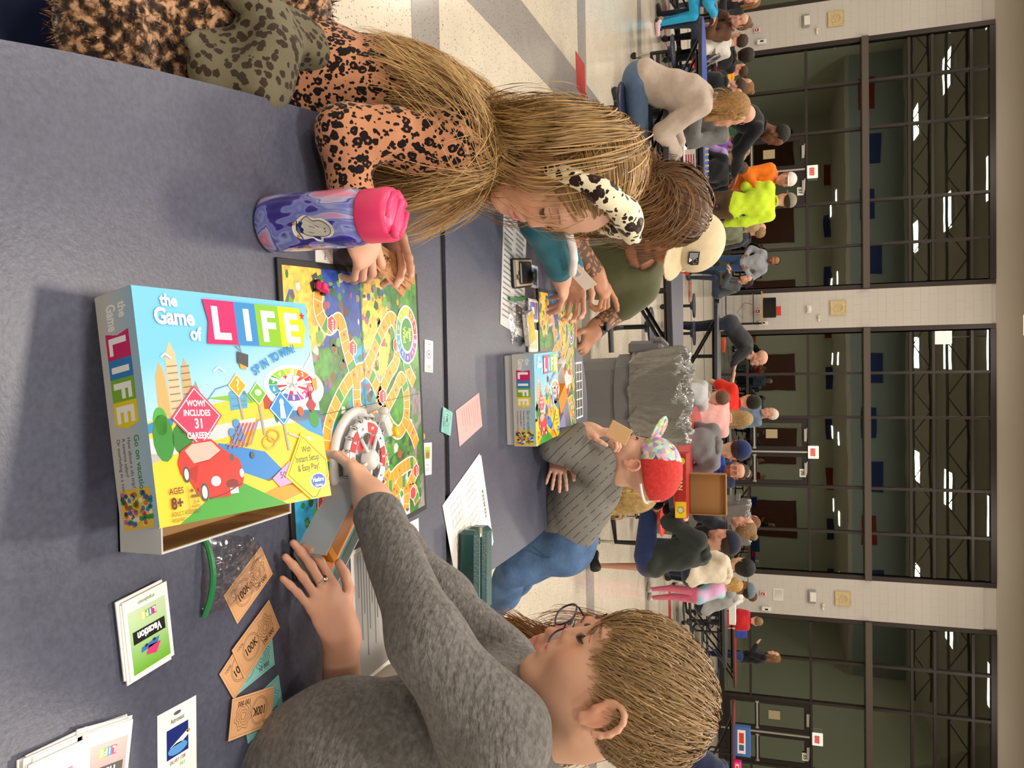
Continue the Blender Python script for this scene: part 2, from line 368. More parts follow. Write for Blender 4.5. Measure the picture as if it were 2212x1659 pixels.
# walls
WALLM = mat('painted_block', 'C9C2BB', .55, bump=(90, .05)); 
FASM = mat('painted_fascia', 'BAB0A4', .7, bump=(300, .12))
PALE = mat('pale_green_wall', 'C2C4B4', .7)
top = wz(2150, 600); HD = top
piers = [(wx(25), wx(112)), (wx(634), wx(714)), (wx(1237), wx(1322))]
p_w = piers[1][1] - piers[1][0]; bay = piers[1][0] - piers[0][1]
struct(MB().box(((X0 + X1) / 2, WY + .12, (HD + ZC) / 2), (X1 - X0, .34, ZC - HD)).build('wall_back', FASM))
blk = MB().box((0, 0, 0), (.3992, .05, .1992), bev=.0016).build('block', WALLM); half = MB().box((0, 0, 0), (.19, .05, .198), bev=.004).build('block', WALLM)
blk.hide_render = False
first = [True, True]
for i, (xa, xb) in enumerate(piers):
    pr = struct(MB().box(((xa + xb) / 2, WY + .12, HD / 2), (xb - xa, .32, HD), ).build('wall_pier_%s' % ('west', 'middle', 'east')[i], WALLM))
    nb = 0; z = .1 + .1
    wid = xb - xa
    while z < HD - .05 and nb < 110:
        row = int(round(z / .2)) % 2; x = xa
        segs = []
        while x < xb - .02:
            l = .4 if not (row and x == xa) else .2
            l = min(l, xb - x); segs.append((x, l)); x += l
        for (x, l) in segs:
            if l > .3: 
                if abs(l - .4) < .02:
                    o = blk if first[0] else blk.copy()
                    if not first[0]: COL.objects.link(o)
                    first[0] = False
                else: o = MB().box((0, 0, 0), (l - .0008, .05, .1992), bev=.0016).build('block', WALLM)
            else: o = MB().box((0, 0, 0), (l - .0008, .05, .1992), bev=.0016).build('block', WALLM)
            o.parent = pr; o.location = (x + l / 2, WY - .052, z + .0); nb += 1
        z += .2
if first[1]: bpy.data.objects.remove(half)
for i, (xa, xb) in enumerate(piers):
    struct(MB().box(((xa + xb) / 2, WY - .09, .055), (xb - xa + .02, .02, .11)).build('baseboard_%s' % ('west', 'middle', 'east')[i], mat('rubber_base', '0C0C0E', .4)))
# outer wall parts and room shell
struct(MB().box(((X0 + piers[0][0] - bay) / 2 - .6, WY + .12, HD / 2), (abs(X0 - (piers[0][0] - bay)) + 1.2, .3, HD)).build('wall_pier_far_west', WALLM)) if piers[0][0] - bay > X0 else None
struct(MB().box(((piers[2][1] + bay + X1) / 2, WY + .12, HD / 2), (abs(X1 - (piers[2][1] + bay)) + .2, .3, HD)).build('wall_pier_far_east', WALLM)) if piers[2][1] + bay < X1 else None
struct(MB().box((X0 - .1, (Y0 + Y1) / 2, ZC / 2), (.2, Y1 - Y0 + .4, ZC)).build('wall_left', PALE))
struct(MB().box((X1 + .1, (Y0 + Y1) / 2, ZC / 2), (.2, Y1 - Y0 + .4, ZC)).build('wall_right', PALE))
wr = struct(MB().box(((X0 + X1) / 2, Y0 - .1, ZC / 2), (X1 - X0, .2, ZC)).build('wall_front', PALE))
WOODM = mat('dark_wood_panel', '5A2E1C', .45, noise=(4, .2)); BLUM = mat('banner_blue', '2A3D78', .8); REDB = mat('banner_red', '8C2A24', .8)
for x in np.arange(-13, 14, 4.6):
    MB().box((x, Y0 + .03, 1.5), (2.3, .06, 3.0)).build('wood_panel', WOODM, wr)
for j, x in enumerate(np.arange(-12, 14, 3.1)):
    MB().box((x + .8, Y0 + .03, 5.1), (1.3, .05, .8)).build('banner', BLUM if j % 3 else REDB, wr)
ce = struct(MB().box(((X0 + X1) / 2, (Y0 + Y1) / 2, ZC + .1), (X1 - X0, Y1 - Y0 + .4, .2)).build('ceiling', mat('ceiling_tile', 'B9B3A8', .9)))
sf_ = struct(MB().box(((X0 + X1) / 2, (Y0 + 2.4) / 2, 5.2), (X1 - X0, 2.4 - Y0, .2)).build('ceiling_soffit', mat('ceiling_tile', 'B9B3A8', .9)))
wu = struct(MB().box(((X0 + X1) / 2, 2.3, (5.3 + ZC) / 2), (X1 - X0, .2, ZC - 5.3)).build('wall_upper', mat('upper_wall_grey', '9AA4A4', .7)))
for j, x in enumerate(np.arange(-13, 14, 2.7)): MB().box((x, 2.42, 6.1 + .3 * (j % 2)), (1.5, .05, .7)).build('wall_stripe', BLUM if j % 4 else REDB, wu)
TR = mat('truss_steel', '6A625C', .5)
for y in (9.8, 16.2):
    b = MB(); b.box((0, y, 7.55), (28, .08, .08)); b.box((0, y, 6.95), (28, .08, .08))
    xs = np.arange(-14, 14.1, .9)
    for i in range(len(xs) - 1):
        za, zb = (6.95, 7.55) if i % 2 else (7.55, 6.95); b.tube([(xs[i], y, za), (xs[i + 1], y, zb)], .022, 5)
    b.build('roof_truss', TR, ce)
for (x, y, z, q, k) in LIGHTS:
    b = MB(); h_ = q / 2 + .03
    for s in (-1, 1): b.box((x + s * h_, y, z + .04), (.05, q + .1, .1)); b.box((x, y + s * h_, z + .04), (q, .05, .1))
    b.build('light_frame', mat('light_frame_white', 'D8D8D4', .5), ce)
# windows
FR = mat('bronze_frame', '372F2B', .42, metal=.35); FRD = mat('bronze_frame_dark', '2A2320', .45, metal=.3); ALU = mat('brushed_aluminium', 'C9C5C0', .35, metal=.8)
def glassb(m, nt, N, L, b, tc):
    out = [n for n in N if n.type == 'OUTPUT_MATERIAL'][0]
    t = N.new('ShaderNodeBsdfTransparent'); t.inputs[0].default_value = (.42, .47, .43, 1); g = N.new('ShaderNodeBsdfGlossy'); g.inputs['Roughness'].default_value = .012; g.inputs[0].default_value = (.95, 1, .9, 1)
    lw = N.new('ShaderNodeFresnel'); lw.inputs[0].default_value = 2.25
    no = N.new('ShaderNodeTexNoise'); no.inputs['Scale'].default_value = .7; L.new(tc.outputs['Object'], no.inputs[0])
    bp = N.new('ShaderNodeBump'); bp.inputs['Strength'].default_value = .2; bp.inputs['Distance'].default_value = .01; L.new(no.outputs[0], bp.inputs['Height']); L.new(bp.outputs[0], g.inputs['Normal'])
    mx = N.new('ShaderNodeMixShader'); L.new(lw.outputs[0], mx.inputs[0]); L.new(t.outputs[0], mx.inputs[1]); L.new(g.outputs[0], mx.inputs[2]); L.new(mx.outputs[0], out.inputs[0])
GLASS = mat('tinted_window_glass', build=glassb)
ZB = wz(1613, 660); ZT = wz(1742, 300); ZM = wz(1868, 300); ZR = [wz(1964, 330), wz(2014, 330), wz(2098, 330)]
def vbar(b, x, z0, z1, w_=.07, d=.12, y=WY): b.box((x, y, (z0 + z1) / 2), (w_, d, z1 - z0))
def window(n, xa, xb, xs, door, num):
    """xs = mullion x's; door = (x left, x middle, x right)"""
    W = struct(empty('window_%d' % n, ((xa + xb) / 2, WY, 0)))
    W.location = (0, 0, 0)
    b = MB()
    for x in (xa + .05, xb - .05): vbar(b, x, 0, HD, .12, .16)
    b.box(((xa + xb) / 2, WY, HD - .06), (xb - xa - .24, .16, .13)); b.box(((xa + xb) / 2, WY, .06), (xb - xa - .24, .16, .14))
    b.build('window_frame', FR, W)
    MB().box(((xa + xb) / 2, WY - .06, ZM), (xb - xa - .02, .3, .17), bev=.01).build('transom_beam', mat('bronze_beam', '5B5049', .45, metal=.2), W)
    for x in xs:
        for (z0, z1) in ((.13, ZM - .09), (ZM + .09, HD - .12)):
            q = MB(); vbar(q, x, z0, z1); q.build('mullion', FR, W)
    ed = [xa + .11] + list(xs) + [xb - .11]
    for i in range(len(ed) - 1):
        l, r = ed[i] + .035, ed[i + 1] - .035; isd = door and abs(ed[i] - door[0]) < .02
        zs = [(ZT)] + ZR if isd else [ZB, ZT] + ZR
        for z in zs: MB().box(((l + r) / 2, WY, z), (r - l, .1, .065)).build('rail', FR, W)
        lv = sorted([.13, ZM - .09, ZM + .09, HD - .12] + zs)
        for j in range(len(lv) - 1):
            if abs(lv[j] - (ZM - .09)) < .01: continue
            if isd and j == 0: continue
            z0, z1 = lv[j], lv[j + 1]
            if z1 - z0 < .1: continue
            MB().box(((l + r) / 2, WY + .02, (z0 + z1) / 2), (r - l, .012, z1 - z0)).build('pane', GLASS, W)
    if door:
        D = struct(empty('door_%d' % n)); zt = ZT - .035
        for s, (l, r) in enumerate(((door[0] + .04, door[1] - .02), (door[1] + .02, door[2] - .04))):
            lf = MB(); cxx = (l + r) / 2
            for x in (l + .06, r - .06): vbar(lf, x, .02, zt - .01, .12, .05, WY - .02)
            for z, hh in ((.16, .26), (zt - .08, .14), (1.0, .12)): lf.box((cxx, WY - .02, z), (r - l - .24, .05, hh))
            lf.build('door_leaf', FRD, D)
            for z0, z1 in ((.29, .94), (1.06, zt - .15)): MB().box((cxx, WY - .015, (z0 + z1) / 2), (r - l - .24, .012, z1 - z0)).build('pane', GLASS, D)
            pb = MB().box((cxx, WY - .1, 1.0), (r - l - .12, .04, .055), bev=.01)
            for x in (l + .08, r - .08): pb.box((x, WY - .065, 1.0), (.05, .05, .09))
            pb.build('push_bar', ALU, D)
            cl = MB().box((cxx, WY - .085, zt - .06), (.34, .07, .07), bev=.008).build('door_closer', ALU, D); MB().tube([(cxx + .1, WY - .12, zt - .03), (cxx - .2, WY - .13, zt - .02)], .008, 6).build('closer_arm', ALU, cl)
        MB().box((door[1], WY - .05, (.02 + zt) / 2), (.045, .1, zt - .04)).build('door_post', ALU, D)
        a = Art(); a.rect(-.11, -.08, .22, .16, 'EDEDE6'); a.up(); a.text(num, 0, -.045, .1, '16161A', 'c', .02)
        a.build('number_sign', PRINTM, D, ((door[1] + door[2]) / 2 + .1, WY - .06, zt - .13), (1, 0, 0), (0, 0, 1))
        if n != 3 or True: MB().box((door[0] + .45, WY - .035, 1.45), (.24, .003, .3)).build('paper_notice', col_mat('B3A27E', .8), D)
    return W
m1 = [wx(y, 1690) for y in (197, 295, 447, 539)]; m2 = [wx(y, 1690) for y in (808, 901, 1049, 1143)]
m3 = [wx(y, 1690) for y in (1419, 1510)]; dw = m2[2] - m2[1]; m3.append(m3[1] + dw)
m0 = [piers[0][0] - .9 * k for k in (1, 2)]
window(1, piers[0][1], piers[1][0], m1, (m1[1], (m1[1] + m1[2]) / 2, m1[2]), '37')
window(2, piers[1][1], piers[2][0], m2, (m2[1], (m2[1] + m2[2]) / 2, m2[2]), '36')
window(3, piers[2][1], piers[2][1] + bay, m3 + [m3[2] + 1.2], (m3[1], (m3[1] + m3[2]) / 2, m3[2]), '35')
window(4, piers[0][0] - bay, piers[0][0], [piers[0][0] - bay + k for k in (1.2, 3.2, 5.2)], None, '')
# dark corridor beyond the glass
co = struct(MB().box((0.5, WY + 5.05, 3.5), (31, .1, 9)).build('wall_corridor', mat('night_wall', '15130F', .8)))
struct(MB().box((.5, WY + 2.6, -.06), (31, 4.8, .1)).build('floor_corridor', mat('night_floor', '1A1814', .6)))
# wall fittings
def on_wall(px, py, dy=.1): p = ony(px, py, WY - dy); return p
def exit_sign(px, py, n):
    wh = {'37': 'over the double door behind the orange sweatshirt', '36': 'over the double door beyond the white-haired woman', '35': 'over the double door nearest the lower photo edge'}[n]
    p = on_wall(px, py, .12); e = empty('exit_sign', p); W_ = .3; H_ = .27
    MB().box((0, 0, 0), (W_ + .04, .05, H_), bev=.01).build('housing', mat('exit_housing', 'F4EEE4', .5, emit=.45), e)
    a = Art(); a.rect(-.1, -.08, .2, .13, 'FF9A96'); a.up(); a.text('EXIT', 0, -.06, .09, 'F23A44', 'c', .02, sx=.85)
    a.build('face', mat('exit_face', vcol=True, rough=.5, emit=None), e, (0, -.027, 0), (1, 0, 0), (0, 0, 1))
    tag(e, 'white exit sign with red letters ' + wh, 'exit sign', 'exit signs above the doors')
exit_sign(1755, 371, '37'); exit_sign(1757, 977, '36'); exit_sign(1766, 1597, '35')
def boxy(name, px, py, w_, h, d, m, label, cat, extra=None, group=None, dy=.08):
    p = on_wall(px, py, dy); e = empty(name, p)
    MB().box((0, -d / 2, 0), (w_, d, h), bev=min(w_, h, d) * .18).build('body', m, e)
    if extra: extra(e, w_, h, d)
    return tag(e, label, cat, group)
WH = mat('white_plastic', 'EDE9E4', .4); BLK = mat('black_plastic', '121214', .35); GRY = mat('grey_plastic', '9A9896', .45)
def disp(e, w_, h, d):
    MB().box((0, -d - .004, .01), (w_ * .35, .01, h * .35), bev=.004).build('window', BLK, e); MB().box((0, -d * .6, -h / 2 - .012), (w_ * .5, d * .5, .03), bev=.005).build('nozzle', GRY, e)
for (px, py, wh) in ((1645, 92, 'west'), (1648, 698, 'middle'), (1655, 1314, 'east')):
    boxy('soap_dispenser', px, py, .12, .24, .1, WH, 'white hand sanitiser dispenser on the %s block pier' % {'west': 'upper-photo', 'middle': 'television cart', 'east': 'lower-photo'}[wh], 'dispenser', disp, 'hand sanitiser dispensers')
def alarm(e, w_, h, d):
    MB().box((0, -d - .004, 0), (w_ * .55, .012, h * .6), bev=.003).build('pull_bar', mat('alarm_red', 'B02028', .4), e)
    MB().box((0, -d - .018, -.01), (w_ * .3, .01, h * .2), bev=.003).build('handle', WH, e)
for (px, py, wh) in ((1635, 66, 'above the brown-sweater woman'), (1637, 673, 'above the television cart'), (1648, 1282, 'behind the grey-capped man')):
    boxy('fire_alarm', px, py, .13, .16, .04, mat('alarm_case', 'E3C9C4', .4), 'clear covered red fire alarm pull station %s' % wh, 'fire alarm', alarm, 'fire alarm pull stations')
def horn(e, w_, h, d): MB().box((0, -d - .01, .02), (w_ * .7, .05, h * .8), bev=.012).build('cover', WH, e)
for (px, py, wh, s) in ((1741, 46, 'beside the brown-sweater woman', 1.3), (1747, 668, 'above the television cart', .8), (1754, 1288, 'above the white notice', 1.4)):
    boxy('emergency_light', px, py, .26 * s, .14 * s, .05, GRY if s > 1 else WH, 'emergency light unit high on the pier %s' % wh, 'emergency light', horn)
for (px, py, wh) in ((1765, 64, 'west'), (1769, 684, 'middle'), (1778, 1307, 'east')):
    p = on_wall(px, py, .08); e = empty('motion_sensor', p)
    MB().lathe([(.05, 0), (.05, .03), (.03, .06), (.0, .065)], (0, 0, 0), 14, RX(math.pi / 2)).build('dome', mat('sensor_cream', 'D9CFB4', .5), e, True); MB().box((.08, -.02, 0), (.1, .03, .05), bev=.008).build('mount', WH, e)
    tag(e, 'small cream round sensor below the relief tile on the %s pier' % {'west': 'topmost', 'middle': 'middle', 'east': 'lowest'}[wh], 'sensor')
TILE = mat('cast_tile_beige', 'CDB78A', .6, noise=(20, .12))
for (px, py, wh) in ((1806, 41, 'nearest the photo top'), (1811, 665, 'above the television cart'), (1821, 1293, 'above the white notice')):
    p = on_wall(px, py, .08); e = empty('relief_tile', p)
    MB().box((0, -.015, 0), (.4, .03, .4), bev=.01).build('slab', TILE, e)
    b = MB()
    for s in (-1, 1):
        b.box((s * .185, -.033, 0), (.02, .01, .39)); b.box((0, -.033, s * .185), (.35, .01, .02))
    b.build('border', TILE, e)
    b = MB(); t = np.linspace(-.5, 3.6, 16); b.tube(np.c_[.1 * np.cos(t), np.full(16, -.034), .09 * np.sin(t) + .02], .008, 6)
    for q in (-.05, 0, .05): b.tube([(q - .03, -.034, .1), (q + .01, -.034, .02), (q + .04, -.034, -.03)], .006, 5)
    b.tube([(-.1, -.034, -.04), (-.02, -.034, -.06), (.03, -.034, -.11), (.1, -.034, -.08)], .007, 6); b.build('emblem', TILE, e)
    tag(e, 'square beige tile with a raised crest on the pier %s' % wh, 'wall tile', 'relief tiles on the piers')
p = on_wall(1671, 672, .08); e = empty('first_aid_sign', p); MB().box((0, -.01, 0), (.24, .015, .38), bev=.004).build('plate', mat('sign_red', 'D5402E', .5), e)
a = Art(); a.text('AED', 0, -.11, .06, '1A1212', 'c', .02); a.ell(-.022, .04, .032, .03, '1A1212'); a.ell(.022, .04, .032, .03, '1A1212'); a.poly([(-.052, .03), (0, -.035), (.052, .03)], '1A1212')
a.build('print', PRINTM, e, (0, -.0185, 0), (1, 0, 0), (0, 0, 1)); tag(e, 'red rectangular AED sign with black heart on the middle pier', 'sign')
p = on_wall(1681, 1284, .08); e = empty('notice_sheet', p); MB().box((0, -.004, 0), (.34, .006, .26)).build('sheet', mat('notice_white', 'E2DCD4', .7), e)
a = Art()
for k in range(9): a.rect(-.13, .09 - k * .022, .1 + .15 * ((k * 37 % 10) / 10), .006, '8A8078')
a.build('print', PRINTM, e, (0, -.008, 0), (1, 0, 0), (0, 0, 1)); tag(e, 'white printed notice on the pier behind the grey-capped man', 'notice')
# suspended light seen at the photo's right edge
p = ony(2203, 702, 18.0); q = ony(2203, 680, 18); r_ = ony(2203, 727, 18)
e = empty('hanging_light', (p[0], 18, p[2] + .35)); Wd = r_[0] - q[0]
MB().box((0, 0, 0), (Wd, .3, .5), bev=.02).build('diffuser', mat('lit_diffuser', 'FFF4DC', .5, emit=6), e); MB().tube([(0, 0, .25), (0, 0, ZC - (p[2] + .35))], .015, 6).build('stem', TR, e)
tag(e, 'glowing white box light hung high before the middle pier', 'light')
# ------------------------------------------------------------------ tables, seats, bins
LAMN = mat('laminate_navy_speckle', '4D5062', .33, noise=(160, .16), bump=(240, .05)); EDGE = mat('table_edge_dark', '2E2C30', .45)
BSTEEL = mat('black_tube_steel', '0E0E10', .35, spec=.6); CHR = mat('chrome', 'C8C6C0', .2, metal=1)
LAMG = mat('laminate_grey', '62666E', .35); LAMR = mat('laminate_red', '9E2C28', .35); LAMD = mat('laminate_dark', '2A2C34', .4); LAMB = mat('laminate_bright_blue', '2C4A9C', .35)
SEATN = mat('seat_navy', '1C2340', .35); SEATR = mat('seat_red', 'D8301F', .35)
def smooth_poly(P, it=2):
    P = np.asarray(P, float)
    for _ in range(it):
        Q = np.roll(P, -1, 0); P = np.stack([P * .75 + Q * .25, P * .25 + Q * .75], 1).reshape(-1, 2)
    return P
H1 = smooth_poly([(-.445, 1.522), (-.445, 1.522), (-.39, 1.065), (-.303, .536), (-.18, .1), (0, -.2), (.12, -.24), (.3, -.15), (.46, .2), (.55, .7), (.545, 1.0), (.525, 1.25), (.492, 1.522), (.492, 1.522)], 2)
H2 = smooth_poly([(.492, 1.55), (.492, 1.55), (.505, 1.95), (.506, 2.27), (.47, 2.6), (.34, 2.85), (.167, 2.915), (-.02, 2.84), (-.14, 2.71), (-.285, 2.46), (-.40, 2.05), (-.44, 1.55), (-.44, 1.55)], 2)
TZ = .735
tb = empty('cafeteria_table', (0.05, 1.5, 0)); off = np.array((0.05, 1.5, 0))
for P in (H1, H2):
    Q = P - off[:2]; MB().prism(Q, TZ - .006, TZ).build('tabletop', LAMN, tb); c = Q.mean(0)
    MB().prism(c + (Q - c) * 1.004, TZ - .034, TZ - .0061).build('table_edge', EDGE, tb)
for s in (-1, 1):
    b = MB(); b.tube([(-.3, s * .06, .69), (-.3, s * .06, .12), (-.25, s * .25, .1), (.25, s * .25, .1), (.3, s * .06, .12), (.3, s * .06, .69)], .018, 8)
    b.tube([(0, s * .03, .69), (0, s * .9, .68)], .02, 8); b.tube([(0, s * .9, .68), (0, s * .25, .12)], .016, 8); b.build('folding_frame', BSTEEL, tb)
MB().box((0, 0.035, .715), (.86, .012, .03)).build('hinge_bar', BSTEEL, tb)
tag(tb, 'large navy speckled folding table split by a gap, holding two board games', 'table')
def stool_disc(b, c, r=.165):
    b.lathe([(.001, .0), (r * .5, .0), (r * .93, .008), (r, .018), (r * .97, .03), (r * .5, .024), (.001, .022)], c, 28, caps=False)
def caster(b, x, y): 
    b.lathe([(.001, -.013), (.03, -.013), (.036, -.008), (.036, .008), (.03, .013), (.001, .013)], (x, y, .037), 16, RX(math.pi / 2), caps=False)
for (px, py) in ((45, -30), (330, 60)):
    p = onz(px, py, .45); e = empty('stool', (p[0], p[1], 0))
    b = MB(); stool_disc(b, (0, 0, .425)); b.build('seat', SEATN, e, True)
    MB().tube([(0, 0, .425), (0, 0, .18), (.3, .05, .13)], .02, 8).build('arm', BSTEEL, e); b = MB(); caster(b, 0, 0); b.tube([(0, 0, .06), (0, 0, .2)], .012, 6); b.build('caster', BLK, e)
    tag(e, 'round navy stool seat at the upper left corner of the photo' if px == 45 else 'round navy stool under the fuzzy leopard coat', 'stool')
def cafe_table(X, Y, rot, Lg, Wd, top, seat, label, seats=((-1, -.35), (-1, .35), (1, -.35), (1, .35)), edge=EDGE):
    e = empty('cafeteria_table', (X, Y, 0), rot)
    a = np.linspace(0, 2 * math.pi, 33)[:-1]; n = 3.0
    P = np.stack([Lg / 2 * np.sign(np.cos(a)) * np.abs(np.cos(a)) ** (2 / n), Wd / 2 * np.sign(np.sin(a)) * np.abs(np.sin(a)) ** (2 / n)], 1)
    MB().prism(P, TZ - .006, TZ).build('tabletop', top, e); MB().prism(P * 1.004, TZ - .04, TZ - .0061).build('table_edge', edge, e)
    b = MB()
    for s in (-1, 1):
        for t in (-.16, .16): b.tube([(s * Lg * .18, t, .7), (s * Lg * .18, t, .3), (s * Lg * .1, t, .13), (0, t, .12)], .017, 8)
        b.tube([(s * Lg * .4, -.14, .69), (s * Lg * .1, -.14, .3)], .015, 6); b.tube([(s * Lg * .4, .14, .69), (s * Lg * .1, .14, .3)], .015, 6)
        b.tube([(s * Lg * .38, 0, .22), (0, 0, .2)], .022, 8)
        b.tube([(s * Lg * .3, -.2, .21), (s * Lg * .3, .2, .21)], .018, 8)
    b.tube([(-Lg * .35, -.14, .66), (Lg * .35, -.14, .66)], .015, 6); b.tube([(-Lg * .35, .14, .66), (Lg * .35, .14, .66)], .015, 6)
    b.build('frame', BSTEEL, e)
    for (s, t) in seats:
        b = MB(); yy = s * (Wd / 2 + .17); xx = t * Lg
        b.tube([(np.sign(t) * Lg * .3, s * .16, .21), (xx, s * (Wd / 2), .2), (xx, yy, .22), (xx, yy, .42)], .02, 8); ar = b.build('seat_arm', BSTEEL, e)
        b = MB(); stool_disc(b, (xx, yy, .43)); b.lathe([(.05, .0), (.05, .02), (.11, .035)], (xx, yy, .4), 16); b.build('seat', seat, e, True)
        b = MB(); caster(b, xx, yy); b.build('caster', BLK, e, True); b = MB(); b.tube([(xx, yy, .05), (xx, yy, .22)], .012, 6); b.box((xx, yy, .075), (.05, .045, .03)); b.build('caster_fork', CHR, e)
    return tag(e, label, 'table')
cafe_table(-.95, 6.05, .06, 2.3, .82, LAMN, SEATN, 'navy folding table with a blond girl seated at its left end', ((-1, -.36), (1, -.36), (1, .3)))
cafe_table(-5.35, 11.4, .25, 3.0, .85, LAMR, SEATR, 'long red-topped table of the brown-sweater woman', ((-1, -.35), (-1, -.1), (-1, .2), (-1, .42), (1, -.3), (1, .3)))
cafe_table(.35, 11.3, -.05, 2.3, .85, LAMG, SEATN, 'grey-topped table with navy stools and blue game boxes', ((-1, -.46), (-1, -.3), (-1, .2), (1, .3)))
cafe_table(.83, 6.95, math.pi / 2, 2.6, .84, LAMR, SEATR, 'red-topped table behind the grey bin holding an open red game box', ((-1, -.3), (-1, .1), (1, .0)), LAMD)
cafe_table(3.75, 12.3, .1, 1.8, .8, LAMD, SEATN, 'dark table where the grey-capped man sits', ((-1, -.3), (1, .3)))
cafe_table(5.3, 15.6, .0, 1.9, .8, LAMR, SEATN, 'small red table beside the boy in the red shirt', ((-1, -.3), (-1, .3), (1, .3)))
cafe_table(7.6, 14.6, -.2, 2.8, .85, LAMR, SEATR, 'red table with bright boxes at the lower right of the photo', ((-1, -.4), (-1, -.1), (1, .2), (-1, .3)))
cafe_table(-2.6, 9.2, .05, 2.4, .8, LAMB, SEATN, 'bright blue table with a row of yellow pieces', ((-1, -.3), (1, .3)))
cafe_table(-3.6, 15.5, .0, 2.4, .8, LAMR, SEATR, 'red table far behind the man in the neon shirt', ((-1, -.2), (1, .3)))
cafe_table(2.0, 14.4, .1, 2.2, .8, LAMG, SEATN, 'grey table hidden behind the woman in the denim jacket', ((-1, -.3), (1, .3)))
# grey bins with liners
def bin_(X, Y, s, label, rz=0):
    e = empty('trash_bin', (X, Y, 0), rz); G = mat('bin_grey', '6A6A6C', .5, bump=(60, .05))
    h = .95 * s; b = MB(); P = np.array([(-.2, -.2), (.2, -.2), (.2, .2), (-.2, .2)]) * s
    def ring(f, z): 
        q = smooth_poly(P * f, 2); return np.c_[q, np.full(len(q), z)]
    prof = [(.8, 0), (.86, .3 * s), (.93, h * .72), (1.0, h * .725), (1.03, h * .98), (1.09, h), (1.09, h + .02)]
    rs = [ring(f, z) for f, z in prof]; n = len(rs[0]); V = np.concatenate(rs)
    Fc = [(i * n + k, i * n + (k + 1) % n, (i + 1) * n + (k + 1) % n, (i + 1) * n + k) for i in range(len(rs) - 1) for k in range(n)] + [tuple(range(n))[::-1]]
    b.add(V, Fc); b.build('body', G, e, False)
    for sx in (-1, 1): MB().box((sx * .225 * s, -.0, h * .86), (.07 * s, .2 * s, .16 * s), bev=.015).box((sx * .26 * s, 0, h * .93), (.03 * s, .22 * s, .05 * s), bev=.01).build('handle', G, e)
    LN = mat('clear_liner', '6A6866', .14, spec=1.0, coat=.8, bump=(38, 1.6, (1, 1, .3)))
    m_ = 150; a = np.linspace(0, 2 * math.pi, m_ + 1)[:-1]; base = smooth_poly(P, 2); ang = np.arctan2(base[:, 1], base[:, 0]); od = np.argsort(ang); base = np.stack([np.interp((a + math.pi) % (2 * math.pi) - math.pi, ang[od], base[od, q], period=2 * math.pi) for q in (0, 1)], 1); V = []
    ctl = [(1.05, h * .8), (1.1, h * .83), (1.14, h * .9), (1.17, h + .02), (1.13, h + .06), (1.02, h + .055), (.92, h - .02), (.86, h - .3)]; tt = np.linspace(0, 7, 30); zs = [(np.interp(t, range(8), [c_[0] for c_ in ctl]), np.interp(t, range(8), [c_[1] for c_ in ctl])) for t in tt]
    for j, (f, z) in enumerate(zs):
        wob = 1 + .016 * np.sin(a * 11 + j * .5) + .02 * np.abs(np.sin(a * 17 + 1.3 * math.sin(j * .5))) + .012 * np.sin(a * 37 + j * 1.4); V.append(np.c_[base * f * wob[:, None], z + (.012 * np.sin(a * 9 + j * .4) + .008 * np.sin(a * 21 + j)) * (j > 0)])
    V = np.concatenate(V); Fc = np.array([(i * m_ + k, i * m_ + (k + 1) % m_, (i + 1) * m_ + (k + 1) % m_, (i + 1) * m_ + k) for i in range(len(zs) - 1) for k in range(m_)])
    mesh_obj('bin_liner', V, Fc, LN, e, True)
    return tag(e, label, 'trash bin')
p = onz(1262, 905, 0); bin_(.165, 3.88, 1.0, 'big grey plastic bin with a shiny clear liner behind the small red-capped boy', -.1)
bin_(1.95, 9.9, 1.15, 'smaller looking grey lined bin beyond the open red game box', .1)
# television cart before the middle pier
ax = (wx(640) + wx(700)) / 2; e = empty('television_cart', (ony(1600, 667, WY - .6)[0], WY - .55, 0)); b = MB()
for sx in (-1, 1):
    for sy in (-1, 1): b.tube([(sx * .4, sy * .22, .0), (sx * .4, sy * .22, 1.22)], .018, 6)
    b.tube([(sx * .4, -.22, 1.0), (sx * .4, .22, 1.0)], .015, 6)
b.tube([(-.4, -.22, 1.02), (.4, -.22, 1.02)], .015, 6); b.tube([(-.4, .22, .3), (.4, .22, .3)], .015, 6); b.build('frame', BSTEEL, e)
MB().box((0, 0, 1.235), (.86, .5, .03)).build('shelf', col_mat('B5925A', .5), e); MB().tube([(-.1, -.1, 1.0), (-.15, -.15, .8), (.1, -.15, .6), (.25, -.1, .75)], .006, 5).build('cable', BLK, e)
tag(e, 'tall black wire-framed television cart before the middle pier', 'cart')
e2 = empty('television', (e.location.x, WY - .55, 1.255)); MB().box((0, 0, .17), (.52, .3, .33), bev=.02).build('case', BLK, e2); MB().box((0, -.155, .18), (.44, .01, .26)).build('screen', mat('dark_screen', '15191C', .1), e2)
tag(e2, 'small black television on the tall wire cart', 'television')
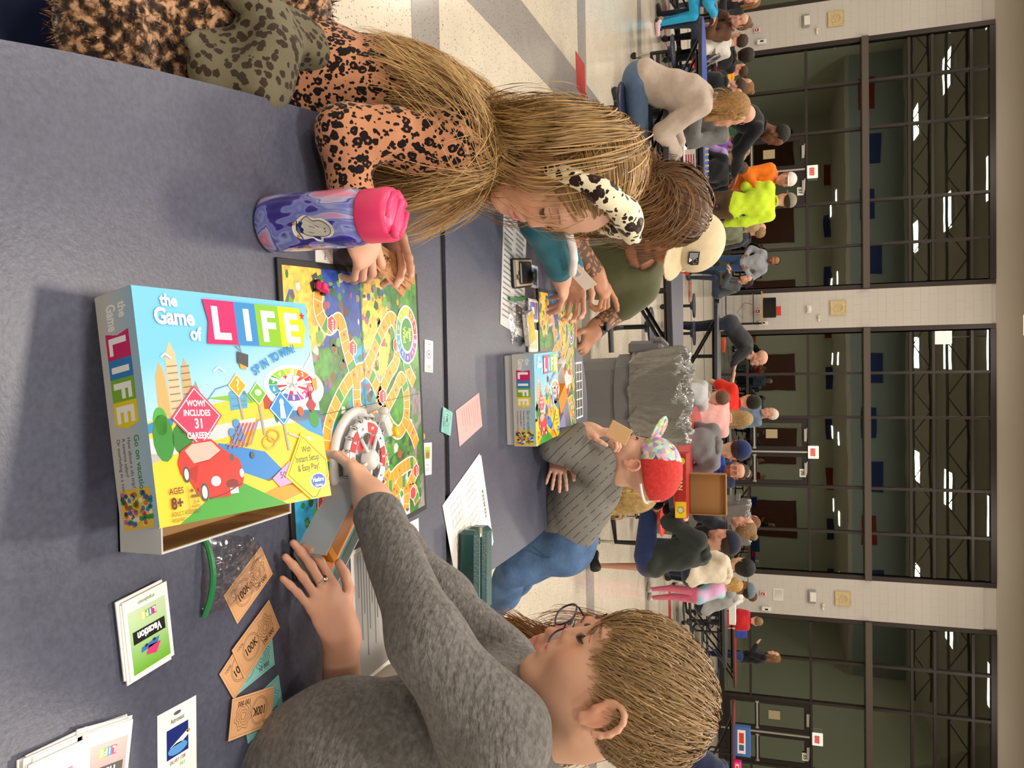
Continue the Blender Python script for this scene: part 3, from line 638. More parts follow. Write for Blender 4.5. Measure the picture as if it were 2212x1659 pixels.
# blue folding chair
def fold_chair(X, Y, rz, label):
    e = empty('folding_chair', (X, Y, 0), rz); g = mat('chair_frame_grey', '8C877C', .4, metal=.4); n = mat('chair_blue', '2B3C66', .5)
    for s in (-1, 1): MB().tube([(s * .22, .22, 0), (s * .22, -.02, .45), (s * .21, -.22, .8), (s * .16, -.25, .86)], .012, 8).tube([(s * .2, -.22, 0), (s * .2, .2, .44)], .012, 8).build('leg', g, e)
    MB().tube([(-.16, -.25, .86), (.16, -.25, .86)], .012, 8).tube([(-.2, -.2, .05), (.2, -.2, .05)], .01, 6).build('top_rail', g, e)
    MB().box((0, .02, .455), (.4, .4, .03), bev=.012).build('seat', n, e); MB().box((0, -.225, .74), (.4, .025, .2), RX(.18), bev=.01).build('backrest', n, e)
    return tag(e, label, 'chair')
p = onz(1400, 160, 0); fold_chair(p[0] + .15, p[1], -1.3, 'blue folding chair with a grey tube frame beside the beige-sweater girl')
# things on far tables
def box_on(px, py, z, dim, rz, m, label, cat, name='game_box', Y=None, lid=True, group=None):
    p = onz(px, py, z) if Y is None else np.array([*ony(px, py, Y)[:2], z]); e = empty(name, (p[0], p[1], z + .001), rz)
    MB().box((0, 0, dim[2] / 2), dim, bev=.004).build('box_body', m, e)
    if lid: MB().box((0, 0, dim[2] * .8), (dim[0] + .004, dim[1] + .004, dim[2] * .5), bev=.003).build('lid', m, e)
    return tag(e, label, cat, group)
MRED = mat('box_red', 'A8241E', .4); MYEL = mat('box_yellow', 'F0C818', .4); MCARD = mat('cardboard', 'A8814E', .8)
# open box of a settlers game: side wall facing the lens with lettering, open base standing on edge behind
e = empty('game_box', (.93, 6.05, TZ + .001), -.05)
MB().box((-.02, -.17, .04), (.46, .3, .08), bev=.004).build('lid', MRED, e)
a = Art(); a.rect(-.245, 0, .45, .078, 'A8241E'); a.up(); a.rect(.09, .0, .115, .078, 'F0C818'); a.up(); a.ell(.148, .038, .03, .03, '8FA03A', 6); a.up(); a.ell(.148, .038, .02, .02, 'D8D0B0', 6); a.ell(-.2, .05, .025, .022, 'E8C040')
a.text('CATAN', -.16, .024, .03, 'F4E08A', bold=.02, sx=1.15); a.build('side_print', PRINT, e, (0, -.3225, 0), (1, 0, 0), (0, 0, 1))
b = MB(); b.box((.06, -.01, .0 + .19), (.3, .008, .3)); 
for s in (-1, 1): b.box((.06 + s * .15, -.04, .19), (.008, .07, .3)); b.box((.06, -.04, .19 + s * .15), (.3, .07, .008))
b.build('open_base', MCARD, e); tag(e, 'red and yellow open board game box on the red table behind the bin', 'game box')
mr = mat('red_box_b', 'B02A22', .4)
box_on(1512, 1040, TZ, (.26, .2, .12), .1, mr, 'small red box with a beige label behind the open red game box', 'box')
e = empty('game_box', (0.52, 10.98, TZ + .001), 0); MB().box((0, 0, .03), (.42, .28, .06), bev=.004).build('box_body', mat('box_blue', '24349A', .4), e)
a = Art(); a.text('SEQUENCE', 0, .015, .035, 'FFFFFF', 'c', .03); a.build('side_print', PRINT, e, (0, -.1415, 0), (1, 0, 0), (0, 0, 1)); tag(e, 'blue SEQUENCE game box lying on the grey table', 'game box')
e = empty('game_box', (0.72, 11.35, TZ + .001), .1); MB().box((0, 0, .035), (.4, .26, .07), bev=.004).build('box_body', mat('box_blue', '24349A', .4), e)
a = Art(); a.text('SKIP', -.1, .02, .035, 'FFFFFF', 'c', .03); a.ell(.0, .035, .02, .02, 'FFFFFF'); a.poly([(-.18, 0), (-.05, .0), (-.1, .07)], 'E85AB0'); a.build('side_print', PRINT, e, (0, -.1315, 0), (1, 0, 0), (0, 0, 1)); tag(e, 'blue and pink game box behind the SEQUENCE box', 'game box')
box_on(1560, 745, TZ, (.1, .2, .04), .9, mat('box_orange', 'E04A20', .4), 'small orange and blue box at the end of the grey table', 'box')
# table A things
e = box_on(1478, 355, TZ, (.3, .22, .012), .1, mat('paper_white', 'E8E4DE', .7), 'white flyer box with red print on the navy table behind the teal girl', 'box', 'flyer_stack', lid=False)
a = Art()
for k in range(4): a.rect(-.06, .02 + k * .02, .12, .01, 'C03040')
MB().box((0, -.1, .05), (.2, .004, .1)).build('card', mat('paper_white', 'E8E4DE', .7), e); a.build('print', PRINTM, e, (0, -.1025, 0), (1, 0, 0), (0, 0, 1))
e = empty('orange_box', (-1.02, 6.1, TZ + .001), .2); MB().box((0, 0, .05), (.34, .2, .1), bev=.005).build('box_body', mat('box_amber', 'D07A14', .45), e); MB().box((.0, 0, .108), (.36, .22, .014), bev=.003).build('lid', mat('box_amber', 'D07A14', .45), e)
tag(e, 'amber orange game box on the navy table behind the long brown hair', 'box')
e = empty('orange_stand', (-.8, 6.0, TZ + .001), .3); MB().tube([(-.08, 0, .005), (0, 0, .13), (.1, 0, .01), (.06, 0, .01), (0, 0, .1)], .007, 6).box((.12, 0, .05), (.05, .04, .1), RY(.5)).build('frame', mat('box_orange', 'E0521C', .4), e); tag(e, 'orange angled plastic stand beside the amber box', 'game piece')
for k in range(9):
    o = MB().lathe([(.014, 0), (.016, .01), (.008, .03), (.012, .04), (.001, .05)], (0, 0, 0), 10).build('yellow_piece', mat('piece_yellow', 'F0E6A0', .4), smooth=True); q = onz(1530, 352 + k * 11, TZ); o.location = (q[0] * 1.0, 8.93, TZ + .001)
    tag(o, 'pale yellow playing piece in a row on the bright blue table', 'game piece', 'yellow pieces in a row on the bright blue table')
# boxes on red table G
for k, (dx, dy, hx, hz, c, n) in enumerate([(-.75, -.1, .5, .28, '3A6AB0', 'upright blue and white picture box'), (-.3, -.2, .3, .12, 'FF2C9C', 'hot pink flat box'), (.15, -.1, .5, .22, 'D8DCE8', 'white and blue picture box'), (.6, -.1, .4, .16, 'B03028', 'dark red picture box'), (-.1, .15, .35, .1, '2C3CA0', 'deep blue flat box')]):
    e = empty('game_box', (7.6 + dx, 14.6 + dy - dx * .2, TZ + .001), -.2); MB().box((0, 0, hz / 2), (hx, .2, hz), bev=.005).build('box_body', col_mat(c, .45), e)
    a = Art(); a.rect(-hx * .4, hz * .2, hx * .8, hz * .5, 'F0E8D8'); a.up(); a.rect(-hx * .3, hz * .3, hx * .35, hz * .3, 'C84030'); a.rect(hx * .1, hz * .3, hx * .2, hz * .3, '3060A0'); a.build('side_print', PRINT, e, (0, -.102, 0), (1, 0, 0), (0, 0, 1))
    tag(e, n + ' on the red table at the lower right', 'game box')
e = box_on(1575, 1325, TZ, (.3, .2, .1), 0, col_mat('E8E8E4', .6), 'white drinks tray on the dark table by the grey-capped man', 'tray')
e = box_on(1606, 1372, TZ, (.35, .2, .2), 0, col_mat('2848A8', .5), 'blue upright game box on the small red table', 'game box', Y=15.6); e.location = (5.1, 15.6, TZ + .001)
for (x, y, rz, n, c) in ((-5.5, 11.1, .3, 'flat brown game board', '8A4A28'), (-4.7, 11.5, .2, 'orange game board', 'C06A30'), (-4.3, 11.2, .1, 'grey card tray', '9A9890')):
    o = empty('game_board', (x, y, TZ + .001), rz); MB().box((0, 0, .006), (.5, .4, .012)).build('board', col_mat(c, .5), o)
    a = Art()
    for k in range(30): a.ell(random.uniform(-.2, .2), random.uniform(-.16, .16), .02, .02, random.choice(['E8D8A0', 'D04030', '3858A0', '3A8A48', 'F0F0E0']), 6)
    a.build('print', PRINT, o, (0, 0, .0125)); tag(o, n + ' spread on the long red table', 'game board')
# ------------------------------------------------------------------ people
def sdf_eval(S, P):
    P = np.asarray(P, np.float32).reshape(-1, 3); f = np.full(len(P), 1., np.float32)
    for q in S.p:
        d = SDF.dist(q, P); k = q[5]
        if q[6]: t = np.maximum(k - np.abs(f + d), 0) / max(k, 1e-6); f = np.maximum(f, -d) + t * t * k * .25
        else: t = np.maximum(k - np.abs(f - d), 0) / max(k, 1e-6); f = np.minimum(f, d) - t * t * k * .25
    return f
def surf_y(S, xz, y0=.14, dr=-1):
    """front surface of a head at given x,z"""
    P = np.array([(x, y0, z) for x, z in xz], float)
    for _ in range(40): P[:, 1] += dr * np.maximum(sdf_eval(S, P), -.01) * .8
    return P
def head_sdf(fine=True, male=False, child=False, closed=False, beard=False, open_mouth=False):
    S = SDF(); c = child
    S.ell((0, -.018, .034), (.074, .092, .083), k=.03)
    S.ell((0, .028, -.03), (.061 if c else .060, .062, .078 if c else .085), k=.035)
    S.ell((0, .02, .05), (.066, .066, .05), k=.03)
    for s in (-1, 1):
        S.ell((s * .036, .052, -.034), (.028, .03, .03) if c else (.026, .028, .028), k=.03)
        S.cap((s * .052, -.01, -.055), (s * .02, .062, -.098 if not c else -.092), .017 if not male else .02, .015, k=.035)
    S.cap((-.01, .07, -.1), (.01, .07, -.1), .016 if not male else .02, k=.025)
    if fine:
        S.cap((-.034, .076, .024), (.034, .076, .024), .011 if not male else .014, k=.02)
        for s in (-1, 1):
            S.ell((s * .032, .101, .0), (.019, .016, .0115), k=.014, sub=True)
            S.ell((s * .031, .0735, .0005), (.0155, .0145, .0125), k=.008)
    S.cap((0, .082, .014), (0, .102 if not c else .096, -.03), .007, .0105 if not c else .0095, k=.014)
    for s in (-1, 1): S.ell((s * .012, .089, -.034), .0075, k=.008)
    S.ell((0, .079, -.065), (.026, .016, .018), k=.018)
    if fine:
        S.cap((-.016, .088, -.0605), (.016, .088, -.0605), .0058, k=.006); S.cap((-.014, .0875, -.071), (.014, .0875, -.071), .0068, k=.006)
        S.ell((0, .1, -.0655), (.024, .012, .0016 if not open_mouth else .004), k=.004, sub=True)
    for s in (-1, 1):
        S.ell((s * .077, -.004, -.012), (.008, .017, .027), RZ(-s * .35), k=.006)
        if fine:
            pts = [np.array([s * (.079 + .010 * (1 - math.cos(t)) / 2 + .003), -.004 + .019 * math.cos(t) - .003, -.006 + .027 * math.sin(t)]) for t in np.linspace(.35, 4.2, 9)]
            for p_, q_ in zip(pts[:-1], pts[1:]): S.cap(p_, q_, .0042, k=.004)
            S.ell((s * .08, .003, -.036), (.005, .009, .009), k=.005); S.ell((s * .089, -.002, -.006), (.008, .0085, .013), k=.005, sub=True); S.cap((s * .082, .006, -.006), (s * .082, .008, -.014), .005, k=.004)
    if beard: S.ell((0, .055, -.085), (.055, .04, .035), k=.02)
    return S
def skin_cols(V, hx, base, lips=True, brow=None, eyes='open', rosy=.5, beard=None):
    """hx: world->head local (R, t, s). colour of face: lips, brows, irises"""
    R, t, s = hx; Q = (V - t) @ R / s; x, y, z = Q.T; ax = np.abs(x); C = np.tile(lin(base), (len(V), 1)); front = (y > .05) & (ax < .08)
    def mix(w, c): 
        C[:] = C * (1 - w[:, None]) + np.array(lin(c)) * w[:, None]
    def shift(w, mul): C[:] = C * (1 + w[:, None] * (np.array(mul) - 1))
    g = np.exp(-(((ax - .04) / .02) ** 2 + ((z + .03) / .02) ** 2)) * front * rosy; shift(g, (1.05, .78, .76))
    g = np.exp(-((x / .012) ** 2 + ((z + .03) / .012) ** 2)) * front * rosy * .7; shift(g, (1.04, .8, .78))
    ear = np.exp(-(((ax - .083) / .012) ** 2 + ((z + .01) / .03) ** 2)) * (np.abs(y) < .04); shift(ear * .6, (1.05, .75, .72))
    if beard: mix(np.clip((-.03 - z + .35 * np.maximum(0, .04 - ax) * 0) / .02, 0, 1) * (y > -.02) * (y < .12) * (z > -.14) * .75, beard)
    if lips: mix(np.clip(1.3 - np.sqrt((x / .025) ** 2 + ((z + .066) / .0115) ** 2), 0, 1) * front * .9, 'C0716A')
    if brow: mix(np.clip(1.6 - np.abs(z - .028 + .25 * np.abs(ax - .032)) / .0045, 0, 1) * ((ax > .014) & (ax < .05) & front) * .75, brow)
    if eyes == 'open': 
        mix((((ax - .031) / .0125) ** 2 + ((z + .0005) / .0055) ** 2 < 1) * front * 1., 'E4DCD6'); mix((((ax - .031) / .006) ** 2 + ((z + .0005) / .0058) ** 2 < 1) * front * 1., '2A2018')
        mix(((np.abs(z - .006 + 22 * (ax - .031) ** 2) < .0016) & (np.abs(ax - .031) < .015)) * front * .9, '2A1A14')
    elif eyes == 'down': mix((np.abs(z + .0055 - 18 * (ax - .031) ** 2) < .0022) * (np.abs(ax - .031) < .015) * front * .85, '3A241C')
    return C
SKINM = mat('skin', vcol=True, rough=.5, spec=.35, sss=.12)
def arm_prims(S, sh, el, wr, s, r=(.05, .042, .028), k=.03):
    S.cap(sh, el, r[0] * s, r[1] * s, k=k * s); S.cap(el, wr, r[1] * s, r[2] * s, k=k * s)
def hand_sdf(curl=.5, spread=.12, thumb=.6, point=False, curls=None):
    """right hand at origin: fingers +y, palm faces -z, thumb on the -x side (mirror x for a left hand); adult 18 cm"""
    S = SDF(); S.ell((0, .045, 0), (.041, .05, .0145), k=.012); S.ell((0, .075, .002), (.04, .022, .013), k=.01); S.cap((0, -.02, 0), (0, .03, 0), .026, .026, k=.02)
    S.ell((-.026, .03, -.008), (.017, .03, .015), RZ(.25), k=.012)
    L = [(.043, .026, .021), (.047, .03, .022), (.044, .027, .021), (.034, .02, .018)]; X = [-.03, -.0095, .0115, .031]; base_y = [.088, .092, .088, .08]; rr = [.0088, .009, .0086, .0076]
    cs = curls if curls else [curl] * 4
    for i in range(4):
        c = cs[i]; a = 0; p = np.array([X[i], base_y[i] - .008, .001]); sp = (i - 1.4) * spread; r = rr[i]
        for j, l in enumerate(L[i]):
            a += (c * (.55, .95, .7)[j]); d = np.array([math.sin(sp) * math.cos(a), math.cos(sp) * math.cos(a), -math.sin(a)]); q = p + d * (l + (.008 if j == 0 else 0))
            S.cap(p, q, r, r * .93, k=.005); p = q; r *= .93
    p = np.array([-.03, .018, -.006]); d0 = np.array([-.75, .65, -.3 * thumb]); d0 /= np.linalg.norm(d0); q = p + d0 * .042; S.cap(p, q, .0125, .0105, k=.01)
    d1 = d0 + np.array([.45 * thumb, .55, -.35 * thumb]); d1 /= np.linalg.norm(d1); r_ = q + d1 * .03; S.cap(q, r_, .0102, .0095, k=.005); d2 = d1 + np.array([.45 * thumb, .2, -.3 * thumb]); d2 /= np.linalg.norm(d2); S.cap(r_, r_ + d2 * .024, .0095, .0082, k=.005)
    return S
def mirror(S):
    o = SDF()
    for q in S.p:
        if q[0] == 'c': o.p.append(('c', q[1] * (-1, 1, 1), q[2] * (-1, 1, 1)) + q[3:])
        else: o.p.append(('e', q[1] * (-1, 1, 1), q[2], None if q[3] is None else np.diag([-1., 1, 1]) @ q[3] @ np.diag([-1., 1, 1]), 0, q[5], q[6]))
    return o
def hand_at(wr, fdir, palm, left, s=1., **k):
    """place hand at wrist wr, fingers along fdir, palm facing palm"""
    H = hand_sdf(**k); H = mirror(H) if left else H
    f = np.asarray(fdir, float); f /= np.linalg.norm(f); u = -np.asarray(palm, float); u -= f * (u @ f); u /= np.linalg.norm(u); r = np.cross(f, u)
    return H.moved(np.stack([r, f, u], 1), np.asarray(wr, float), s)
CLOTH = {}
def cloth(hexc, rough=.85, **k):
    key = (hexc, rough, tuple(k))
    if key not in CLOTH: CLOTH[key] = mat('cloth_%s_%d' % (hexc, len(CLOTH)), hexc, rough, spec=.2, sheen=.15, noise=(30, .07), bump=(7, .5), **k)
    return CLOTH[key]
HAIRC = {}
def hairm(hexc):
    if hexc not in HAIRC: HAIRC[hexc] = mat('hair_' + hexc, hexc, .5, spec=.4, noise=(60, .3), bump=(40, .9, (6, 6, .8)))
    return HAIRC[hexc]
def person(X, Y, face, label, pose='sit', H=1.65, skin='D2A088', top='888888', bottom='2A3448', hair='4A3426', style='short', hat=None, hatc='202428', lean=.25, arms='table', head=(0, 0), sleeves=True, shorts=False,
           legs=True, shoe='222222', z0=0, zhead=None, male=False, res=.021, group=None, beard=None, side=0, glasses=False, brim='front', splay=False):
    s = H / 1.75; hs = .9 + .1 * s if s > .85 else .94 * (.62 + .38 * s) + .03; R = RZ(math.radians(face))     # face = degrees anticlockwise from +Y
    T = np.array([X, Y, z0], float); W = lambda p: R @ np.asarray(p, float) + T
    hipz = {'sit': .45 + .09 * s, 'stand': .93 * s, 'kneel': .5}[pose]
    pel = np.array([0, 0, hipz]); up = np.array([math.sin(side), math.sin(lean), math.cos(lean)]); up /= np.linalg.norm(up); rt = np.array([1, 0, 0.]) - up * up[0]; rt /= np.linalg.norm(rt)
    nb = pel + up * .5 * s; 
    if zhead is not None:
        z0 = zhead - (nb[2] + .2 * s); T[2] = z0
        if pose == 'stand' or abs(z0) < .45: pass
    ch = pel + up * .34 * s; hd = nb + up * .055 * s + np.array([0, .035 + .05 * lean, .1 * hs])
    body = SDF(); torso = SDF(); k = .05 * s; wS = (.178 if male else .155) * s
    torso.ell(pel + (0, -.01, .02), np.array([.155, .115, .11]) * s, k=k); torso.cap(pel + up * .08 * s, ch, .118 * s, .13 * s, k=k)
    torso.ell(ch, np.array([.155 if not male else .175, .11, .16]) * s, np.stack([rt, np.cross(up, rt), up], 1), k=k)
    for q in (-1, 1): torso.cap(nb - up * .03 * s, nb + rt * q * wS - up * .045 * s, .05 * s, .056 * s, k=.04 * s)
    armL = []; armS = SDF()
    for q in (-1, 1):
        sh = nb + rt * q * wS - up * .05 * s; mode = arms if isinstance(arms, str) else arms[0 if q < 0 else 1]
        if mode == 'down': el = sh + np.array([q * .05, -.02, -.28]) * s; wr = el + np.array([0.01 * q, .06, -.25]) * s; hd_ = np.array([0, .2, -1.]); pm = np.array([-q, 0, 0.])
        elif mode == 'hips': el = sh + np.array([q * .14, -.1, -.24]) * s; wr = pel + np.array([q * .17, .02, .1]) * s; hd_ = np.array([-q * .3, .6, -.5]); pm = np.array([-q, -.3, 0.])
        elif mode == 'phone': el = sh + np.array([q * .03, .06, -.27]) * s; wr = el + np.array([-q * .1, .2, .12]) * s; hd_ = np.array([-q * .5, .8, .3]); pm = np.array([-q * .3, -.2, 1.])
        elif mode == 'cross': el = sh + np.array([q * .06, .04, -.27]) * s; wr = el + np.array([-q * .24, .15, .06]) * s; hd_ = np.array([-q, .2, .1]); pm = np.array([0, -1., 0])
        elif mode == 'reach': el = sh + np.array([q * .06, .2, -.17]) * s; wr = el + np.array([-q * .03, .25, -.04]) * s; hd_ = np.array([0, 1, -.2]); pm = np.array([0, 0, -1.])
        elif mode == 'chin': el = sh + np.array([q * .05, .2, -.22]) * s; wr = hd + np.array([q * .05, .07, -.15]) * s; hd_ = np.array([-q * .2, -.1, 1]); pm = np.array([-q, -.3, 0.])
        else:
            el = sh + np.array([q * .08, .12, -.25]) * s; tz = TZ + .035 - z0; wr = np.array([q * .1, sh[1] + .34 * s, tz if pose == 'sit' else sh[2] - .3 * s]); d = wr - el; wr = el + d / np.linalg.norm(d) * .25 * s; hd_ = np.array([-q * .4, 1, -.15]); pm = np.array([0, 0, -1.])
        armL.append((sh, el, wr)); arm_prims(armS, sh, el, wr, s)
        body.plus(hand_at(wr + 0 * hd_, hd_, pm, q < 0, s * (.95 if s > .8 else 1.0), curl=.5))
    legS = SDF(); shL = []; feet = []
    for q in (-1, 1):
        hp = pel + np.array([q * .09 * s, 0, -.02])
        if pose == 'sit': kn = hp + np.array([q * .06, .42, -.0]) * s; an = np.array([kn[0], kn[1] + .03, .08])
        elif pose == 'kneel': kn = hp + np.array([q * .03, .15, -.38]) * s; an = kn + np.array([0, -.4, 0]) * s
        else: kn = hp + np.array([q * .02, .03, -.44]) * s; an = np.array([kn[0], kn[1] - .04, .08 * s])
        if splay and q > 0: kn = hp + np.array([.27, .12, -.04]) * s; an = np.array([kn[0] + .02, kn[1], .08])
        if legs:
            legS.cap(hp, kn, .085 * s, .058 * s, k=.04 * s); legS.cap(kn, an, .058 * s, .036 * s, k=.02); feet.append(an)
            shoes = SDF(); shL.append(shoes); shoes.cap(an + (0, -.03 * s, -.045 * s), an + np.array([q * .02, .14, -.05]) * s, .038 * s, .034 * s, k=.02); shoes.cap(an + (0, -.02 * s, -.01), an + (0, .02 * s, -.04 * s), .042 * s, k=.02)
    pelS = SDF(); pelS.ell(pel + (0, -.01, .0), np.array([.158, .12, .115]) * s, k=k)
    neck = SDF(); neck.cap(nb - up * .04 * s, hd - np.array([0, .02, .06 * hs]), (.055 if male else .046) * s, .046 * s, k=.03)
    full = SDF(); full.p = list(torso.p) + list(legS.p) + list(armS.p) + list(neck.p); full = full
    b1 = full.inflate(-.012).moved(R, T).mesh(res)
    Rh = R @ RZ(math.radians(head[0])) @ RX(math.radians(-head[1]))
    tH = W(hd); S_h = head_sdf(fine=True, male=male, child=s < .85); S_h.plus(SDF().cap((0, -.03, -.06), (0, -.035, -.14), .046, .048, k=.03))
    b2 = S_h.moved(Rh, tH, hs).mesh(.0075); b3 = body.moved(R, T).mesh(.0065)
    V, Fc = join([b1, b2, b3]); C = skin_cols(V, (Rh, tH, hs), skin, brow=hair, eyes='open' if head[1] < 12 else 'down', beard=beard)
    o = mesh_obj('person', V, Fc, SKINM, None, True, C); tag(o, label, 'person', group)
    # clothing
    sh_ = SDF(); sh_.p = list(torso.p)
    for (a, b, c) in armL:
        if sleeves: arm_prims(sh_, a, b, b + (c - b) * .92, s, (.06, .052, .04))
        else: sh_.cap(a, a + (b - a) * .62, .062 * s, .06 * s, k=.03)
    ph = RNG.uniform(0, 6, 3); fold = lambda P: .006 * np.sin(P[..., 2] * 44 + 6 * P[..., 0] + ph[0]) * np.sin(P[..., 0] * 23 + P[..., 1] * 19 + ph[1])
    v, f = sh_.inflate(.013).moved(R, T).mesh(res, clip=[(W(nb + up * .045 * s), R @ up)], noise=fold); st = mesh_obj('shirt', v, f, top if not isinstance(top, str) else cloth(top), o, True)
    if 'hood' in label or 'sweatshirt' in label or 'hoodie' in label:
        hq = SDF().ell(nb + np.array([0, -.07, .005]) * s, np.array([.1, .06, .055]) * s, k=.03).cap(nb + np.array([-.07, .0, .0]) * s, nb + np.array([.0, .07, -.03]) * s, .028 * s, k=.02).cap(nb + np.array([.07, .0, .0]) * s, nb + np.array([.0, .07, -.03]) * s, .028 * s, k=.02)
        v, f = hq.moved(R, T).mesh(.012, noise=lambda P: .004 * np.sin(P[..., 0] * 90 + P[..., 2] * 60)); mesh_obj('hood', v, f, top if not isinstance(top, str) else cloth(top), o, True)
    else:
        a_ = np.linspace(0, 2 * math.pi, 17)[:-1]; b = MB(); b.tube([W(nb + np.array([.062 * math.cos(t), .01 + .062 * math.sin(t), .035 - .02 * math.sin(t)]) * s) for t in a_], .011 * s, 6, closed=True); b.build('collar', top if not isinstance(top, str) else cloth(top), o, True)
    if legs:
        lg = SDF(); lg.p = list(pelS.p)
        for i, q in enumerate(legS.p): 
            if shorts and i % 2: continue
            lg.p.append(q if not (shorts and not i % 2) else ('c', q[1], q[1] + (q[2] - q[1]) * .85, q[3] + .008, q[4] + .016, q[5], False))
        v, f = lg.inflate(.003).moved(R, T).mesh(res); mesh_obj('trousers' if not shorts else 'shorts', v, f, cloth(bottom, .9) if isinstance(bottom, str) else bottom, o, True)
        for q in shL: v, f = q.moved(R, T).mesh(.014); mesh_obj('shoe', v, f, col_mat(shoe, .5), o, True)
    # hair
    if style:
        h = SDF(); h.ell((0, -.026, .042), (.083, .098, .09), k=.02)
        if style != 'short': h.ell((0, -.04, -.0), (.086, .075, .09), k=.03)
        h.ell((0, .105, -.03), (.07, .07, .088), k=.02, sub=True)
        if style == 'short': h.ell((0, .03, -.09), (.1, .12, .095), k=.02, sub=True)
        if style == 'long':
            h.ell((0, -.06, -.1), (.08, .05, .13), k=.04); h.ell((0, -.075, -.22), (.09, .035, .15), k=.05)
            for q in (-1, 1): h.cap((q * .078, .02, .02), (q * .085, .01, -.17), .018, .02, k=.02)
        if style == 'bun': h.ell((0, -.1, .1), .04, k=.01)
        if style == 'curly': h.ell((0, -.025, .05), (.1, .11, .1), k=.02)
        if style == 'pony': h.cap((0, -.11, .04), (0, -.14, -.12), .03, .02, k=.02)
        v, f = h.moved(Rh, tH, hs).mesh(.009, noise=lambda P: .0025 * np.sin(P[..., 0] * 210 + P[..., 2] * 40) * np.sin(P[..., 1] * 190)); mesh_obj('hair', v, f, hairm(hair), o, True)
    if hat:
        c = SDF()
        if hat == 'cap': c.ell((0, -.018, .05), (.092, .108, .085), k=.01); 
        else: c.ell((0, -.02, .055), (.093, .106, .095), k=.01)
        v, f = c.moved(Rh, tH, hs).mesh(.009, clip=[(Rh @ np.array([0, 0, .025]) * hs + tH, Rh @ np.array([0, -.12 if hat == 'cap' else 0, -1]))]); ho = mesh_obj('cap' if hat == 'cap' else 'beanie', v, f, cloth(hatc), o, True)
        if hat == 'cap':
            sg = 1 if brim == 'front' else -1; br = SDF().ell((0, sg * .12, .035), (.072, .075, .008), k=.005); v, f = br.moved(Rh, tH, hs).mesh(.007); mesh_obj('brim', v, f, cloth(hatc), ho, True)
    if glasses:
        b = MB()
        for q in (-1, 1): a = np.linspace(0, 6.283, 15)[:-1]; b.tube(np.c_[q * .032 + .02 * np.cos(a), np.full(14, .104), .016 * np.sin(a)], .0018, 5, closed=True); b.tube([(q * .052, .1, .004), (q * .08, .0, .0)], .0016, 5)
        b.V = [(v_ * hs) @ Rh.T + tH for v_ in b.V]; b.build('glasses', BLK, o)
    return dict(o=o, W=W, nb=nb, hd=tH, Rh=Rh, hs=hs, arms=[[W(j) for j in a] for a in armL], up=R @ up, s=s, pel=W(pel), R=R, T=T)
def at_head(px, py, z): 
    """ground XY below a head seen at pixel, for a head-centre height z"""
    d = ray(px, py); t = (z - CAMZ) / d[2]; return d[0] * t, d[1] * t
def P_(px, py, Y, label, **k):
    """person whose head is at pixel px,py in the plane Y"""
    q = ony(px, py, Y); pose = k.get('pose', 'sit'); H = k.get('H', 1.65); s = H / 1.75; lean = k.get('lean', .25); face = k.get('face', 0); k.pop('face', None)
    hz = {'sit': .45 + .09 * s, 'stand': .93 * s, 'kneel': .5}[pose]; hs = .9 + .1 * s if s > .85 else .94 * (.62 + .38 * s) + .03
    side = k.get('side', 0); up = np.array([math.sin(side), math.sin(lean), math.cos(lean)]); up /= np.linalg.norm(up)
    off_ = RZ(math.radians(face)) @ (np.array([0, 0, hz]) + up * .555 * s + np.array([0, .035 + .05 * lean, .1 * hs]))
    sl = ray(px, py)[2] / ray(px, py)[1]; need = lambda H: {'sit': .45 + .09 * H / 1.75, 'stand': .93 * H / 1.75, 'kneel': .5}[pose] + up[2] * .555 * H / 1.75 + .1 * hs
    err = q[2] - need(H); lim = .0 if k.pop('fix', False) else .25 if Y < 9 else .7; dY = float(np.clip(-err / sl, -lim, lim)) if abs(sl) > .004 else 0; Y2 = Y + dY; q = ony(px, py, Y2)
    for _ in range(4): H = float(np.clip(H + (q[2] - need(H)) / (need(1.75) - need(.75)), k.get('H', 1.65) * .88, k.get('H', 1.65) * 1.1))
    k['H'] = H; T = q - off_
    return person(T[0], T[1], face, label, **k)
# left: the long red table
P_(1601, 45, 11.6, 'woman in a brown sweater, hair in a bun, hand to chin, at the red table', face=150, top='5B3D2C', hair='6A4A34', style='bun', arms=('table', 'chin'), lean=.3, legs=True, head=(10, 10))
P_(1612, 84, 10.6, 'boy in a white hooded sweatshirt leaning over the long red table', face=25, H=1.45, top='C9C5BE', bottom='1A1E2A', hair='3A2A22', lean=.65, arms='table', head=(40, 5))
P_(1618, 118, 11.0, 'dark-haired boy in a black jacket behind the white-hooded boy', face=20, H=1.5, top='17181B', hair='241A16', style='curly', lean=.5, bottom='14161C')
P_(1598, 152, 11.9, 'child in a mustard yellow hoodie with a blue sleeve stretched out', face=60, H=1.35, top='D9951C', hair='4A3020', lean=.5, arms='reach', head=(30, 10))
P_(1609, 183, 12.8, 'brown-haired person in a grey top behind the mustard hoodie', face=100, top='55585C', hair='8A6238', style='bun', lean=.3)
P_(1590, 188, 9.8, 'boy in a black hoodie with short brown hair looking down', face=-20, H=1.4, top='15171A', bottom='15171A', hair='3C2A20', lean=.45, head=(-60, 20))
P_(1556, 210, 8.0, 'small dark-haired child in black beyond the beige-sweater girl', face=10, H=1.2, top='101114', bottom='14161C', hair='1E1613', style='curly', lean=.4)
P_(1632, 258, 13.5, 'man in a dark green jacket sitting far behind the tall man in black', face=150, top='24402A', hair='3A2E26', male=True, H=1.75, beard=None)
P_(1604, 246, 7.6, 'bald man in grey just beyond the beige-sweater girl', face=170, top='6A6A6A', hair='8A8078', style=None, male=True, H=1.7, lean=.2)
